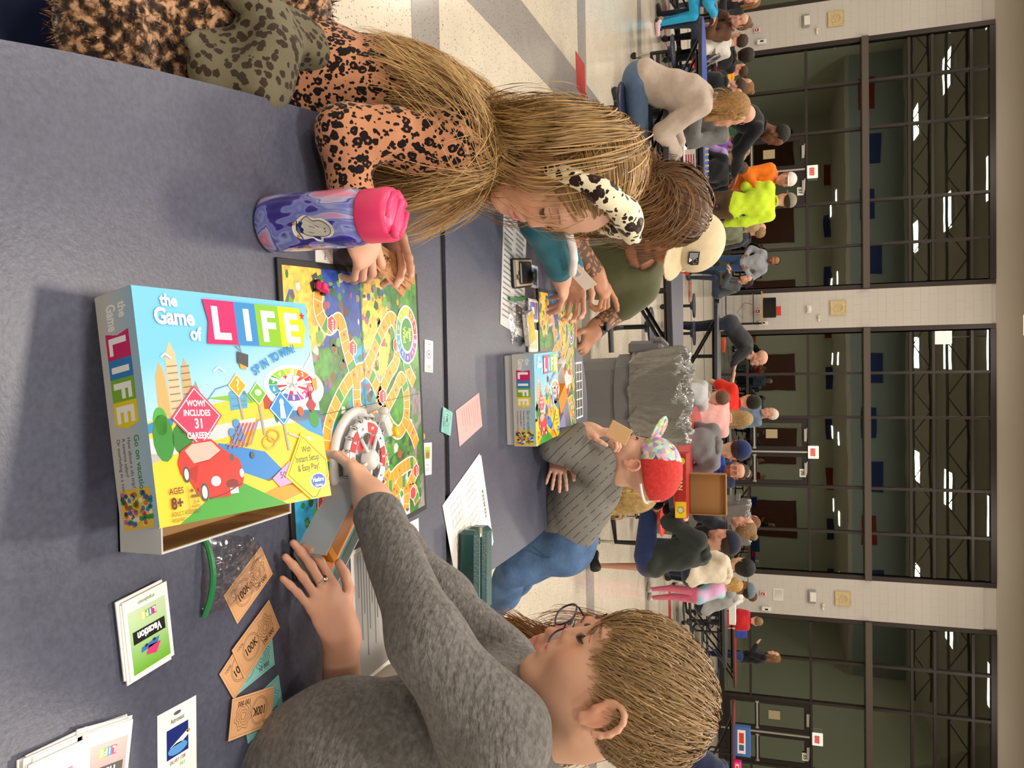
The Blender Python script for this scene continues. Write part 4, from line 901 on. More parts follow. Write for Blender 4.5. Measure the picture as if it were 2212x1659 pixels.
P_(1676, 296, 8.2, 'tall man in a black jacket bending over the table', pose='stand', face=-60, H=1.85, top='17191E', bottom='14151A', hair='16110F', skin='6E4630', lean=.62, arms='reach', male=True, head=(-10, 25))
P_(1636, 322, 10.4, 'light-haired child in a purple top beyond the tall man in black', face=160, H=1.3, top='8A5AB8', hair='A88458', style='long', lean=.2)
P_(1612, 333, 9.8, 'child with a pale bob beside the child in purple', face=60, H=1.25, top='A88ACC', hair='9A8A60', style='long', lean=.3)
P_(1600, 362, 9.6, 'boy in a black shirt with brown hair seated at the bright blue table', face=20, H=1.35, top='131417', hair='4A3324', lean=.45, arms='table', bottom='1C2C66', head=(20, 15))
# standing pair
ow = P_(1698, 388, 11.6, 'man in a bright orange hooded sweatshirt and white cap', pose='stand', face=-120, H=1.78, top='F07C1E', bottom='2C3E58', hair='6A4A34', hat='cap', hatc='E6D8D2', lean=.05, arms='phone', male=True, head=(-40, 5), brim='front')
nw = P_(1697, 432, 10.6, 'man in a neon yellow long-sleeved shirt and camouflage cap, back to the camera', pose='stand', face=15, H=1.78, top='D2F03A', bottom='5A4630', hair='3A2A20', hat='cap', hatc='8A8470', lean=.05, arms=('phone', 'down'), male=True, head=(25, 5))
P_(1636, 500, 12.5, 'man with cropped hair in dark plaid seated facing left', face=70, H=1.72, top='2A2A34', hair='9A7A50', lean=.25, male=True)
P_(1622, 489, 12.2, 'blond woman in an olive sweater seated with her back turned', face=20, H=1.62, top='6A7058', hair='B09468', style='long', lean=.4, arms='table')
P_(1645, 492, 13.6, 'bald man in navy seated behind the olive sweater woman', face=170, H=1.72, top='1C2440', style=None, lean=.1, male=True, hair='8A6A50')
P_(1672, 563, 16.0, 'standing man in a light grey long-sleeved shirt and blue jeans', pose='stand', face=175, H=1.76, top='9A9EA8', bottom='2C4468', hair='1C1614', skin='9A6A48', lean=.02, arms='hips', male=True, beard='2A1E18')
P_(1601, 604, 15.2, 'person in a grey and black jacket seated behind the standing grey shirt man', face=120, H=1.6, top='4A4E54', hair='2A221E', lean=.35)
# middle
P_(1640, 776, 12.3, 'bald man in a charcoal sweater bending over the grey table', pose='stand', face=-80, H=1.68, top='36373A', bottom='2A3040', style=None, hair='8A7A70', lean=.95, arms='reach', male=True, glasses=True)
P_(1618, 868, 9.4, 'man in a red T-shirt and black cap seen from behind', face=10, H=1.68, top='CF2A1E', bottom='5A6A80', hair='1A1614', hat='beanie', hatc='20241C', lean=.35, arms='table', male=True, sleeves=False)
P_(1663, 893, 12.9, 'white-haired woman in a denim jacket with a lanyard, standing', pose='stand', face=160, H=1.66, top='6A7E94', bottom='2A3448', hair='DAD2C8', style='short', lean=.02, arms='down', head=(-25, 10))
P_(1600, 905, 8.6, 'blond girl in a pink plaid shirt beyond the lined bin', face=-10, H=1.5, top='E0A8A4', hair='A88A5A', style='long', lean=.45, arms='table')
P_(1528, 862, 8.3, 'person in a pale grey T-shirt just above the bin', face=-20, H=1.3, top='B4B4B8', hair='6A5038', lean=.5, style='short')
P_(1585, 975, 7.6, 'man in a grey hooded sweatshirt and navy beanie, back to the camera', face=-25, H=1.75, top='77787C', bottom='3A4658', hair='3A2A20', hat='beanie', hatc='1E2E5A', lean=.35, arms='table', male=True)
P_(1582, 1017, 8.3, 'bearded man in a royal blue sweatshirt and glasses seated at the red table', face=170, H=1.68, top='1E3A9C', hair='2A2018', lean=.25, arms='table', male=True, beard='3A2A20', glasses=True, head=(0, 15))
P_(1607, 1022, 11.8, 'dark-haired person behind the bearded man in blue', face=150, H=1.5, top='2A3050', hair='1E1814', lean=.2)
# right: red table
P_(1606, 1138, 8.0, 'woman with light brown hair tied in a cream scrunchie,', face=60, H=1.62, top='20242C', hair='8A6A48', style='bun', lean=.3, arms='table')
P_(1623, 1126, 11.5, 'woman with long reddish hair in a dark coat farther back', face=30, H=1.6, top='24262C', hair='7A5230', style='long', lean=.2)
gh = P_(1566, 1166, 6.25, 'boy in a dark green hooded sweatshirt and navy cap on a red stool', face=48, H=1.55, top='2C3230', bottom='263460', hair='3A2A20', hat='cap', hatc='20263A', lean=.32, arms='table', shorts=True, shoe='202020', res=.015, head=(0, 5), splay=True)
P_(1510, 1085, 6.9, 'boy in black shorts with white stripes seated across the red table', face=-60, H=1.45, top='16181C', bottom='101114', hair='5A3A28', lean=.6, arms='table', shorts=True, skin='C49078', head=(10, 10))
P_(1603, 1222, 9.0, 'person with bushy black hair behind the green hoodie boy', face=30, H=1.5, top='D8CCB8', hair='0E0C0C', style='curly', lean=.3)
P_(1585, 1258, 10.2, 'little blond girl in a tie-dye top and pink leggings', pose='stand', face=30, H=1.22, top=mat('tie_dye', build=lambda m, nt, N, L, b, tc: (lambda n, r: (setattr(n.inputs['Scale'], 'default_value', 5), L.new(tc.outputs['Object'], n.inputs[0]), setattr(r.color_ramp.elements[0], 'color', (.7, .35, .6, 1)), setattr(r.color_ramp.elements[1], 'color', (.25, .6, .7, 1)), setattr(r.color_ramp.elements[0], 'position', .4), setattr(r.color_ramp.elements[1], 'position', .6), L.new(n.outputs[0], r.inputs[0]), L.new(r.outputs[0], b.inputs['Base Color'])))(N.new('ShaderNodeTexNoise'), N.new('ShaderNodeValToRGB'))), bottom='D8708C', hair='C09858', style='long', lean=.5, arms='reach', shoe='C8C4B8')
P_(1610, 1268, 11.4, 'man in a grey hooded sweatshirt and teal grey cap at the dark table', face=60, H=1.72, top='8E8E8C', bottom='1C2434', hair='1C1612', skin='8A5A3A', hat='cap', hatc='5E7078', lean=.45, arms='chin', male=True)
P_(1629, 1286, 12.8, 'small brown-haired child beyond the grey-capped man', face=60, H=1.3, top='D8D4CC', hair='5A3A24', lean=.2)
P_(1634, 1342, 14.6, 'boy in a red T-shirt seen from behind', pose='stand', face=-20, H=1.35, top='B8242A', bottom='16181E', hair='8A7048', lean=.08, arms='down', sleeves=False)
P_(1672, 1418, 16.2, 'standing woman in a black top and blue jeans with long brown hair', pose='stand', face=70, H=1.7, top='121416', bottom='2A4878', hair='7A5430', style='long', lean=.03, arms='phone')
P_(1612, 1722, 7.2, 'person in a navy sweater at the bottom edge of the photo', face=-78, H=1.75, top='222C48', bottom='14161C', hair='3A2A20', lean=.75, arms='table', male=True)
P_(1630, 2, 12.6, 'smiling woman at the top edge of the photo behind the brown sweater', face=160, H=1.6, top='24242A', hair='8A6238', style='long', lean=.2)
# beige-sweater girl, seated close
bg = P_(1590, 232, 5.75, 'girl with long blond hair in a beige sweater and ripped jeans on a navy stool', face=-58, H=1.6, top=cloth('B8A89C'), bottom='5A7090', hair='A8804E', style='long', lean=.42, arms='table', res=.014, shoe='D8DADC', fix=True)
# leg of a child at the top edge
P_(1600, -18, 9.9, 'child in cyan and yellow leggings with a pink and white sneaker at the top edge', face=-60, H=1.4, top='2A9AC8', bottom='2AA4D4', hair='6A4A30', lean=.3, shoe='E8C8D8')
# ------------------------------------------------------------------ the people around the near table
def w(px, py, Y): return ony(px, py, Y)
def leopard(name, base, spot, fill, sc1, rough=.8, second=True):
    def bld(m, nt, N, L, b, tc):
        no = N.new('ShaderNodeTexNoise'); no.inputs['Scale'].default_value = sc1 * 1.6; L.new(tc.outputs['Object'], no.inputs[0])
        mx = N.new('ShaderNodeMix'); mx.data_type = 'VECTOR'; mx.inputs[0].default_value = .012 * 45 / sc1; L.new(tc.outputs['Object'], mx.inputs[4]); L.new(no.outputs['Color'], mx.inputs[5])
        cur = None
        def layer(scale, r0, r1, ring, col, seedz):
            nonlocal cur
            mp = N.new('ShaderNodeMapping'); mp.inputs['Location'].default_value = (seedz, seedz * 2, seedz); L.new(mx.outputs[1], mp.inputs[0])
            v = N.new('ShaderNodeTexVoronoi'); v.inputs['Scale'].default_value = scale; L.new(mp.outputs[0], v.inputs['Vector'])
            cr = N.new('ShaderNodeValToRGB'); e = cr.color_ramp; e.interpolation = 'CONSTANT'
            if ring:
                e.elements[0].position = 0; e.elements[0].color = (0, 0, 0, 1); e.elements[1].position = r0; e.elements[1].color = (1, 1, 1, 1); q = e.elements.new(r1); q.color = (0, 0, 0, 1)
            else:
                e.elements[0].position = 0; e.elements[0].color = (1, 1, 1, 1); e.elements[1].position = r1; e.elements[1].color = (0, 0, 0, 1)
            L.new(v.outputs['Distance'], cr.inputs[0])
            gate = N.new('ShaderNodeSeparateColor'); L.new(v.outputs['Color'], gate.inputs[0]); g = N.new('ShaderNodeMath'); g.operation = 'GREATER_THAN'; g.inputs[1].default_value = .16; L.new(gate.outputs[0], g.inputs[0])
            g2 = N.new('ShaderNodeMath'); g2.operation = 'MULTIPLY'; L.new(cr.outputs[0], g2.inputs[0]); L.new(g.outputs[0], g2.inputs[1])
            k = N.new('ShaderNodeMix'); k.data_type = 'RGBA'; L.new(g2.outputs[0], k.inputs[0])
            if cur is None: k.inputs[6].default_value = (*lin(base), 1)
            else: L.new(cur, k.inputs[6])
            k.inputs[7].default_value = (*lin(col), 1); cur = k.outputs[2]
        layer(sc1, .0, .46, False, spot, 0); 
        if fill: layer(sc1, 0, .15, False, fill, 0)
        if second: layer(sc1 * 1.9, 0, .36, False, spot, 3.3)
        L.new(cur, b.inputs['Base Color'])
        nn = N.new('ShaderNodeTexNoise'); nn.inputs['Scale'].default_value = 14; L.new(tc.outputs['Object'], nn.inputs[0]); bp = N.new('ShaderNodeBump'); bp.inputs['Strength'].default_value = .5; bp.inputs['Distance'].default_value = .01; L.new(nn.outputs[0], bp.inputs['Height']); L.new(bp.outputs[0], b.inputs['Normal'])
    return mat(name, base, rough, spec=.15, sheen=.1, build=bld)
LEO = leopard('salmon_leopard_cloth', 'C98E6C', '1A1416', 'A86A50', 70); LEOO = leopard('olive_leopard_cloth', '6A6450', '352A22', None, 78, second=False); LEOH = leopard('cream_leopard_satin', 'EFE6C8', '2A1C1A', '6B3F2E', 48, .4)
def folds(A=.004, f=60, seed=0, dirs=None):
    r = np.random.default_rng(seed); D = r.normal(0, 1, (3, 3)) if dirs is None else np.asarray(dirs, float); D /= np.linalg.norm(D, axis=1)[:, None]; ph = r.uniform(0, 6, 6)
    def fn(P):
        P = P.astype(np.float32); a = P @ D[0].astype(np.float32); b = P @ D[1].astype(np.float32); c = P @ D[2].astype(np.float32)
        u = a * f + 1.6 * np.sin(b * f * .33 + ph[0]) + 1.2 * np.sin(c * f * .27 + ph[1]); v = b * f * .7 + 1.5 * np.sin(a * f * .3 + ph[2]) + ph[3]
        return -A * (np.abs(np.sin(u * .5)) ** .7 - .5) * (.55 + .45 * np.sin(v * .4)) - A * .35 * np.sin(v * 1.3 + u * .2)
    return fn
HS = {}
def strandm(): return mat('hair_strands', vcol=True, rough=.42, spec=.45, sheen=0)
def strands(name, parent, roots, dirs, length, colliders, base, grav=.25, flow=None, steps=20, clump=30, clumpf=.5, wave=.004, width=.0017, stiff=1.0, seed=1, wfreq=2.2, var=.22, taper=.35, gvec=(0, 0, -1), tipcol=None, thick=.01, hug=.0, hugt=1.0, guides=None, gi=None, gt0=.25, gain=.5, spread=None):
    """hair as thin ribbons: combed out of the scalp, falling with gravity, kept outside the colliders"""
    r = np.random.default_rng(seed); n = len(roots); P = roots.copy(); D = dirs / np.linalg.norm(dirs, axis=1)[:, None]; Ln = np.broadcast_to(length, (n,)); ds = (Ln / steps)[:, None]
    lay = r.uniform(0, 1, n) ** 1.0 * thick; path = [P.copy()]; nrm = []; g = np.asarray(gvec, float)
    def push(P, hg=0):
        Nn = np.zeros_like(P); bd = np.full(len(P), 1e9)
        for (c, rad, R) in colliders:
            q = (P - c) @ R; rr = rad[None, :] + lay[:, None]; k = np.linalg.norm(q / rr, axis=1); ins = k < 1
            q2 = q.copy(); q2[ins] = q[ins] / k[ins, None]; P = np.where(ins[:, None], q2 @ R.T + c, P)
            if hg > 0 and c is colliders[0][0]: out = (k > 1); q3 = q / k[:, None]; P = np.where(out[:, None], (q * (1 - hg) + q3 * hg) @ R.T + c, P)
            dd = (k - 1) * rad.mean(); m = dd < bd; bd[m] = dd[m]; nn = (q / rr ** 2) @ R.T; nn /= np.linalg.norm(nn, axis=1)[:, None] + 1e-9; Nn[m] = nn[m]
        return P, Nn
    for i in range(steps):
        f_ = flow(P, i / steps) if flow is not None else 0
        if guides is not None:
            tg = np.zeros_like(P); wt = np.zeros((n, 1))
            for q_, Gd in enumerate(guides):
                Gd = np.asarray(Gd); mq = gi == q_; zz_ = P[mq, 2] - .035; zc = Gd[::-1, 2]
                tg[mq] = np.stack([np.interp(zz_, zc, Gd[::-1, c_]) for c_ in range(3)], 1); wt[mq] = np.clip((Gd[0, 2] + .03 - P[mq, 2:3]) / .06, 0, 1)
            tg = tg + spread * 1.1; dl = tg - P; dl[:, 2] = -.05; dl /= np.maximum(np.linalg.norm(dl, axis=1), .05)[:, None]; f_ = f_ + dl * gain * wt * float(np.clip((i / steps - gt0 * .7) / .2, 0, 1))
        D = D * stiff + g * grav + f_; D /= np.linalg.norm(D, axis=1)[:, None]; Q = P + D * ds; Q, Nn = push(Q, hug * max(0., 1 - (i / steps) / hugt) ** .5); D = Q - P; D /= np.linalg.norm(D, axis=1)[:, None] + 1e-9; P = Q; path.append(P.copy()); nrm.append(Nn)
    path = np.array(path); nrm = np.array([nrm[0]] + nrm)                 # steps+1, n, 3
    hc = colliders[0][0]; far = ((np.linalg.norm(path - hc, axis=2) > .15) & (path[..., 2] > hc[2] - .03)).any(0)
    if far.any() and guides is not None: kp = ~far; path = path[:, kp]; nrm = nrm[:, kp]; roots = roots[kp]; n = len(roots)
    nc = max(1, n // clump); ci = r.integers(0, n, nc); own = np.argmin(((roots[:, None, :] - roots[ci][None]) ** 2).sum(-1), 1) if n * nc < 4e6 else r.integers(0, nc, n)
    t = np.linspace(0, 1, steps + 1)[:, None, None]; ctr = path[:, ci[own]]
    path += (ctr - path) * clumpf * t ** 1.2 * r.uniform(.5, 1, (1, n, 1))
    phc = r.uniform(0, 6.28, (nc, 3))[own]; phi = r.uniform(0, 6.28, (n, 3)); 
    for k in range(3): path[..., k] += wave * (t[..., 0] ** .8) * (np.sin(t[..., 0] * wfreq * 6.28 * (1 + .3 * k) + phc[:, k]) + .35 * np.sin(t[..., 0] * wfreq * 11 + phi[:, k]))
    T = np.gradient(path, axis=0); T /= np.linalg.norm(T, axis=2)[..., None] + 1e-9; S = np.cross(T, nrm); S /= np.linalg.norm(S, axis=2)[..., None] + 1e-9
    tw = r.uniform(-.6, .6, (1, n, 1)); S = S * np.cos(tw) + nrm * np.sin(tw); wd = width * (1 - t * (1 - taper)) * r.uniform(.7, 1.3, (1, n, 1)); wd[-1] *= .15
    A = path - S * wd / 2; B = path + S * wd / 2; V = np.stack([A, B], 2).transpose(1, 0, 2, 3).reshape(-1, 3); m = steps + 1
    base_i = (np.arange(n) * m * 2)[:, None] + (np.arange(steps) * 2)[None]; Fc = np.stack([base_i, base_i + 1, base_i + 3, base_i + 2], -1).reshape(-1, 4)
    c0 = np.array(lin(base)); cv = np.exp(r.normal(0, var, (n, 1)) + r.normal(0, var * .8, (nc, 1))[own]); C = c0[None] * cv; C = np.repeat(C[:, None, :], m, 1)
    if tipcol is not None: tt = np.linspace(0, 1, m)[None, :, None]; C = C * (1 - tt) + np.array(lin(tipcol))[None, None] * cv[:, None] * tt
    C = np.repeat(C, 2, 1).reshape(-1, 3); return mesh_obj(name, V, Fc, strandm(), parent, True, np.clip(C, 0, 1))
def scalp(n, cond, seed=0, r=(.077, .096, .087), c=(0, -.018, .036)):
    g = np.random.default_rng(seed); P = g.normal(0, 1, (n * 5, 3)); P /= np.linalg.norm(P, axis=1)[:, None]; P = P * r + c; P = P[cond(P)][:n]; return P
def frame2(fwd, up):
    f = np.asarray(fwd, float); f /= np.linalg.norm(f); r = np.cross(f, up); r /= np.linalg.norm(r); return np.stack([r, f, np.cross(r, f)], 1)
def figure(label, tH, fwd, up, hs, skin, nb, sh, arms, torso, shirt, headk, brow='8A6A48', eyes='down', shres=.006, fold=None, sleeve_r=None, neckr=.05, collar=.03, beard=None, hres=.0032, infl=.0, cuff=.9, tattoo=None, rosy=.6, clipn=None):
    R = frame2(fwd, up); tH = np.asarray(tH, float); S = head_sdf(fine=True, **headk); S = S.moved(R, tH, hs)
    nk = SDF(); nk.cap(tH + R @ np.array([0, -.03, -.07]) * hs, nb, neckr * hs, neckr * 1.1 * hs, k=.03); S.plus(nk)
    parts = [S.mesh(hres)]
    bod = SDF(); 
    for a in torso: bod.cap(a[0], a[1], a[2] - .012, a[3] - .012, k=.05)
    for q in sh: bod.cap(nb, q, .04, .045, k=.04)
    hands = []
    for a in arms:
        ar = SDF(); ar.cap(a['sh'], a['el'], a['r'][0] - .01, a['r'][1] - .008, k=.02); ar.cap(a['el'], a['wr'], a['r'][1] - .008, a['r'][2], k=.02)
        Hn = SDF()
        if a.get('hand') is not None:
            hd = dict(a['hand']); Hn = hand_at(a['wr'], hd.pop('f'), hd.pop('palm'), hd.pop('left'), hd.pop('s', .85), **hd)
        e = a['el'] + (a['wr'] - a['el']) * .25
        Hn.cap(e, a['wr'], a['r'][1] * .8, a['r'][2], k=.02)
        parts.append(Hn.mesh(.003)); bod.plus(ar)
    parts.append(bod.mesh(.012)); V, Fc = join(parts); C = skin_cols(V, (R, tH, hs), skin, brow=None, eyes='none', rosy=rosy, beard=beard)
    if tattoo:
        for (a, b, r_) in tattoo:
            ba = b - a; h = np.clip((V - a) @ ba / (ba @ ba), 0, 1); d = np.linalg.norm(V - a - h[:, None] * ba, axis=1)
            nz = np.sin(V[:, 0] * 190 + 3 * np.sin(V[:, 2] * 120)) * np.sin(V[:, 1] * 170 + 2 * np.sin(V[:, 0] * 90)) * np.sin(V[:, 2] * 150 + V[:, 0] * 60)
            m = (d < r_) & (h > .02) & (h < .97) & (nz > -.12); C[m] = C[m] * .25 + np.array(lin('3A3838')) * .75 * .9
    o = mesh_obj('person', V, Fc, SKINM, None, True, C); tag(o, label, 'person')
    cl = SDF()
    for a in torso: cl.cap(a[0], a[1], a[2], a[3], k=.05)
    for q in sh: cl.cap(nb, q, .046, .055, k=.045)
    for a in arms:
        sl = a.get('sleeve', 1.)
        if sl <= 1: cl.cap(a['sh'], a['sh'] + (a['el'] - a['sh']) * sl * 1.0, a['r'][0], a['r'][0] + (a['r'][1] - a['r'][0]) * sl, k=.03)
        else:
            f = sl - 1; cl.cap(a['sh'], a['el'], a['r'][0], a['r'][1], k=.03); e = a['el'] + (a['wr'] - a['el']) * f; cl.cap(a['el'], e, a['r'][1], a['r'][1] + (a['r'][2] + .006 - a['r'][1]) * f, k=.03)
    clip = None; nd = (tH - nb) / np.linalg.norm(tH - nb); cl.cap(nb + nd * .045, nb + nd * .3, neckr * hs * 1.12, neckr * hs * 1.9, k=.006, sub=True)
    v, f = cl.mesh(shres, noise=fold, clip=clip); st = mesh_obj('shirt', v, f, shirt, o, True)
    # hem bands at the cuffs
    for a in arms:
        if a.get('sleeve', 1) > 1 and a.get('cuff', True):
            f_ = a['sleeve'] - 1; e = a['el'] + (a['wr'] - a['el']) * f_; d = (a['wr'] - a['el']) / np.linalg.norm(a['wr'] - a['el']); rr = a['r'][1] + (a['r'][2] + .006 - a['r'][1]) * f_
            b = MB(); b.tube([e - d * .04, e - d * .02, e, e + d * .008, e + d * .008, e - d * .01], [rr + .003, rr + .004, rr + .003, rr - .001, rr - .006, rr - .006], 20, caps=False); b.build('cuff', shirt, st, True)
    # eyes
    HF = head_sdf(fine=True, **headk)
    def on(x, z, off=.0): p = surf_y(HF, [(x, z)])[0]; return R @ ((p + (0, off, 0)) * hs) + tH
    for s_ in (-1, 1):
        if eyes == 'down':
            xs = np.linspace(-.0135, .0135, 9); b = MB(); pts = [on(s_ * .031 + x, -.0055 + 16 * x * x, .0012) for x in xs]; b.tube(pts, [.0005] + [.0011] * 7 + [.0005], 5)
            for x in np.linspace(-.013, .013, 15): p = on(s_ * .031 + x, -.0055 + 16 * x * x, .001); q = p + (R @ np.array([x * .35, .0075, -.0045])) * hs; b.tube([p, (p + q) / 2 + R @ np.array([0, 0, -.0008]), q], [.0006, .0005, .0002], 3)
            b.build('eyelashes', mat('lash_brown', '3A261C', .6), o)
            b = MB(); b.tube([on(s_ * .031 + x, .0085 - 14 * x * x, .0) for x in xs], .0006, 5); b.build('eyelid_crease', col_mat('9A6A58', .6), o)
        else:
            for nm, rad, off, c in (('eye', .0118, .0835, 'E8E0DA'),): 
                v, f = SDF().ell(R @ np.array([s_ * .031, off - .006, .0]) * hs + tH, rad * hs * .98 + .001).mesh(.0018); mesh_obj(nm, v, f, col_mat(c, .25), o, True)
            b = MB(); b.lathe([(.0001, .0), (.0055, 0), (.0056, -.001)], tH + R @ np.array([s_ * .031, .0905, -.002]) * hs, 14, R @ RX(-math.pi / 2)); b.build('iris', col_mat('4A5A60', .2), o)
            b = MB(); xs = np.linspace(-.014, .014, 9); b.tube([on(s_ * .031 + x, .0065 - 22 * x * x, .001) for x in xs], .0011, 5); b.build('eyelashes', mat('lash_brown', '3A261C', .6), o)
        g = np.random.default_rng(3); b = MB()
        for i in range(46):
            x = g.uniform(-.018, .018); p0 = on(s_ * (.033 + x), .0265 - 9 * x * x + g.uniform(-.002, .002) , .0004); p1 = p0 + R @ np.array([s_ * .006, .001, .0016]) * hs; b.tube([p0, p1], [.0005, .0002], 3, caps=False)
        b.build('eyebrow', col_mat(brow, .7), o)
    return dict(o=o, R=R, tH=tH, hs=hs, on=on)
def ellc(c, r, R=None): return (np.asarray(c, float), np.asarray(r, float), np.eye(3) if R is None else R)
def headc(G, extra=0): return ellc(G['tH'] + G['R'] @ np.array([0, -.016, .034]) * G['hs'], (np.array([.077, .096, .087]) + extra) * G['hs'], G['R'])
def tosc(G, P): return P @ G['R'].T * G['hs'] + G['tH']
def underhair(G, mm, short=True, g=.0):
    h = SDF(); h.ell((0, -.022, .038), (.078 + g, .095 + g, .086 + g), k=.01)
    if not short: h.ell((0, -.045, -.01), (.08, .065, .08), k=.02)
    h.ell((0, .115, -.045), (.075, .085, .1), k=.01, sub=True)
    if short: h.ell((0, .01, -.1), (.12, .11, .09), k=.01, sub=True)
    v, f = h.moved(G['R'], G['tH'], G['hs']).mesh(.005); return mesh_obj('hair_undercoat', v, f, mm, G['o'], True)
def capline(side=.1): pass
hgrey = mat('heather_grey_knit', '6F6D6C', .9, spec=.15, sheen=.2, noise=(140, .3), bump=(60, .8, (1, 1, 2.4)))
# --- boy in grey
tB = np.array([.428, 1.0145, 1.188]); nbB = w(1135, 1560, 1.02)
aL = dict(sh=w(1070, 1590, .9), el=w(925, 1385, .9), wr=w(808, 1088, 1.02), r=(.062, .046, .026), sleeve=1.93, hand=dict(f=w(745, 960, 1.10) - w(808, 1088, 1.02), palm=(.0, .25, -1), left=True, s=.86, curls=[.2, .3, .42, .5], spread=.16, thumb=.7))
aR = dict(sh=w(1085, 1450, 1.14), el=w(955, 1300, 1.15), wr=w(845, 1155, 1.17), r=(.055, .041, .025), sleeve=1.85, hand=dict(f=w(790, 985, 1.22) - w(845, 1155, 1.17), palm=(0, .0, -1), left=False, s=.86, curl=.45, spread=.06))
BOY = figure('boy in a plain grey long-sleeved shirt reaching across to the game spinner', tB, (-.889, .049, -.456), (-.453, .064, .889), .93, 'DDAE95', nbB, [aL['sh'], aR['sh']], [aL, aR],
             [(w(1030, 1590, 1.0), w(760, 1680, .93), .105, .112), (w(760, 1680, .93), w(500, 1800, .93), .118, .13)], hgrey, dict(child=True), brow='A07C52', fold=folds(.0095, 58, 3, [(1, -.5, .9), (.3, 1, -.4), (0, .4, 1)]), neckr=.047, shres=.0052)
b = MB(); R_ = BOY['R']; a = np.linspace(0, 2 * math.pi, 25)[:-1]; d = (tB - nbB) / np.linalg.norm(tB - nbB); c0 = nbB + (tB - nbB) * .16; u = np.cross(d, (0, 0, 1)); u /= np.linalg.norm(u); v_ = np.cross(d, u)
b.tube(c0 + .056 * (np.cos(a)[:, None] * u + np.sin(a)[:, None] * v_), .007, 8, closed=True); b.build('collar', hgrey, BOY['o'], True)
legm = cloth('3A4660'); v, f = SDF().cap(w(500, 1790, .93), w(200, 1850, .98) * (1, 1, 0) + (0, 0, .45), .12, .08, k=.05).mesh(.02); mesh_obj('trousers', v, f, legm, BOY['o'], True)
def cond_boy(P):
    x, y, z = P.T; ax = np.abs(x); hl = np.where(y > .035, .043, np.where(y > -.03, .03 - .35 * (.035 - y) - .0, -.035)); ear = ((y + .002) / .04) ** 2 + ((z + .008) / .047) ** 2 < 1
    return (z > hl) & ~(ear & (ax > .06))
def boyhair(n, seed, ln, thick, wd, col, lift=.0):
    Pl = scalp(n, cond_boy, seed); wh = np.array([.018, -.09, .085]); d = Pl - wh; nn = (Pl - (0, -.018, .036)) / np.array([.077, .096, .087]) ** 2; nn /= np.linalg.norm(nn, axis=1)[:, None]
    d /= np.linalg.norm(d, axis=1)[:, None] + 1e-6; sw = np.cross(nn, d); d = d + .35 * sw * np.exp(-np.linalg.norm(Pl - wh, axis=1) / .05)[:, None] + np.array([0, .25, -.1]); d -= nn * (d * nn).sum(1)[:, None]; d /= np.linalg.norm(d, axis=1)[:, None]; d += nn * (.1 + lift)
    z = Pl[:, 2]; g = np.random.default_rng(seed + 5); L_ = (ln * np.clip((z + .06) / .11, .3, 1.0)) * g.uniform(.7, 1.1, n) * (1 + .3 * (Pl[:, 1] > .03))
    return strands('hair', BOY['o'], tosc(BOY, Pl), d @ BOY['R'].T, L_, [headc(BOY)], col, grav=.05, steps=13, clump=26, clumpf=.3, wave=.0014, width=wd, seed=seed, wfreq=.6, var=.17, thick=thick, hug=.8, tipcol='B89A6C')
underhair(BOY, mat('under_blond', '6E5436', .8)); boyhair(12500, 11, .118, .016, .0013, '8C6F4A')
# --- girl in the leopard top
tG = np.array([-.299, 1.245, 1.075]); nbG = w(1035, 345, 1.24)
gR = dict(sh=w(985, 315, 1.14), el=w(742, 285, 1.04), wr=w(768, 478, 1.06), r=(.05, .038, .022), sleeve=1.8, hand=dict(f=w(800, 570, 1.12) - w(768, 478, 1.06), palm=(.3, .6, -.8), left=False, s=.82, curls=[.25, .5, .7, .8], spread=.08, thumb=.9))
gL = dict(sh=w(1000, 330, 1.32), el=w(800, 330, 1.3), wr=w(838, 470, 1.25), r=(.045, .035, .021), sleeve=1.85, hand=dict(f=w(868, 575, 1.22) - w(838, 470, 1.25), palm=(.2, -.9, -.5), left=True, s=.82, curls=[.12, .3, .45, .6], spread=.08))
GIRL = figure('girl with very long blond hair in a salmon leopard and flower print top, head bowed', tG, (.92, -.24, -.3), (.3, -.04, .95), .9, 'DDAE97', nbG, [gR['sh'], gL['sh']], [gR, gL],
              [(w(975, 290, 1.24), w(800, 215, 1.2), .088, .085), (w(800, 215, 1.2), w(655, 165, 1.16), .085, .1)], LEO, dict(child=True), brow='9A7A54', fold=folds(.006, 58, 8), neckr=.043, shres=.006)
v, f = SDF().cap(w(650, 150, 1.16), w(470, 130, 1.05), .09, .06, k=.03).cap(w(640, 120, 1.24), w(560, 90, 1.22), .09, .05, k=.03).mesh(.009, noise=folds(.008, 40, 2)); mesh_obj('leggings', v, f, LEOO, GIRL['o'], True)
def cond_long(P):
    x, y, z = P.T; ax = np.abs(x); return (z > np.where(y > .0, .012 + .62 * y, -.05)) & ~((ax > .06) & (y > -.02) & (z < .03))
torG = [ellc((w(975, 290, 1.24) + w(700, 180, 1.18)) / 2, (.1, .11, .24), frame2((0, 1, 0), w(975, 290, 1.24) - w(700, 180, 1.18))), ellc(gR['sh'], (.06, .06, .06)), ellc(gL['sh'], (.055, .055, .055)), ellc((gR['sh'] + gR['el']) / 2, (.05, .05, .13))]
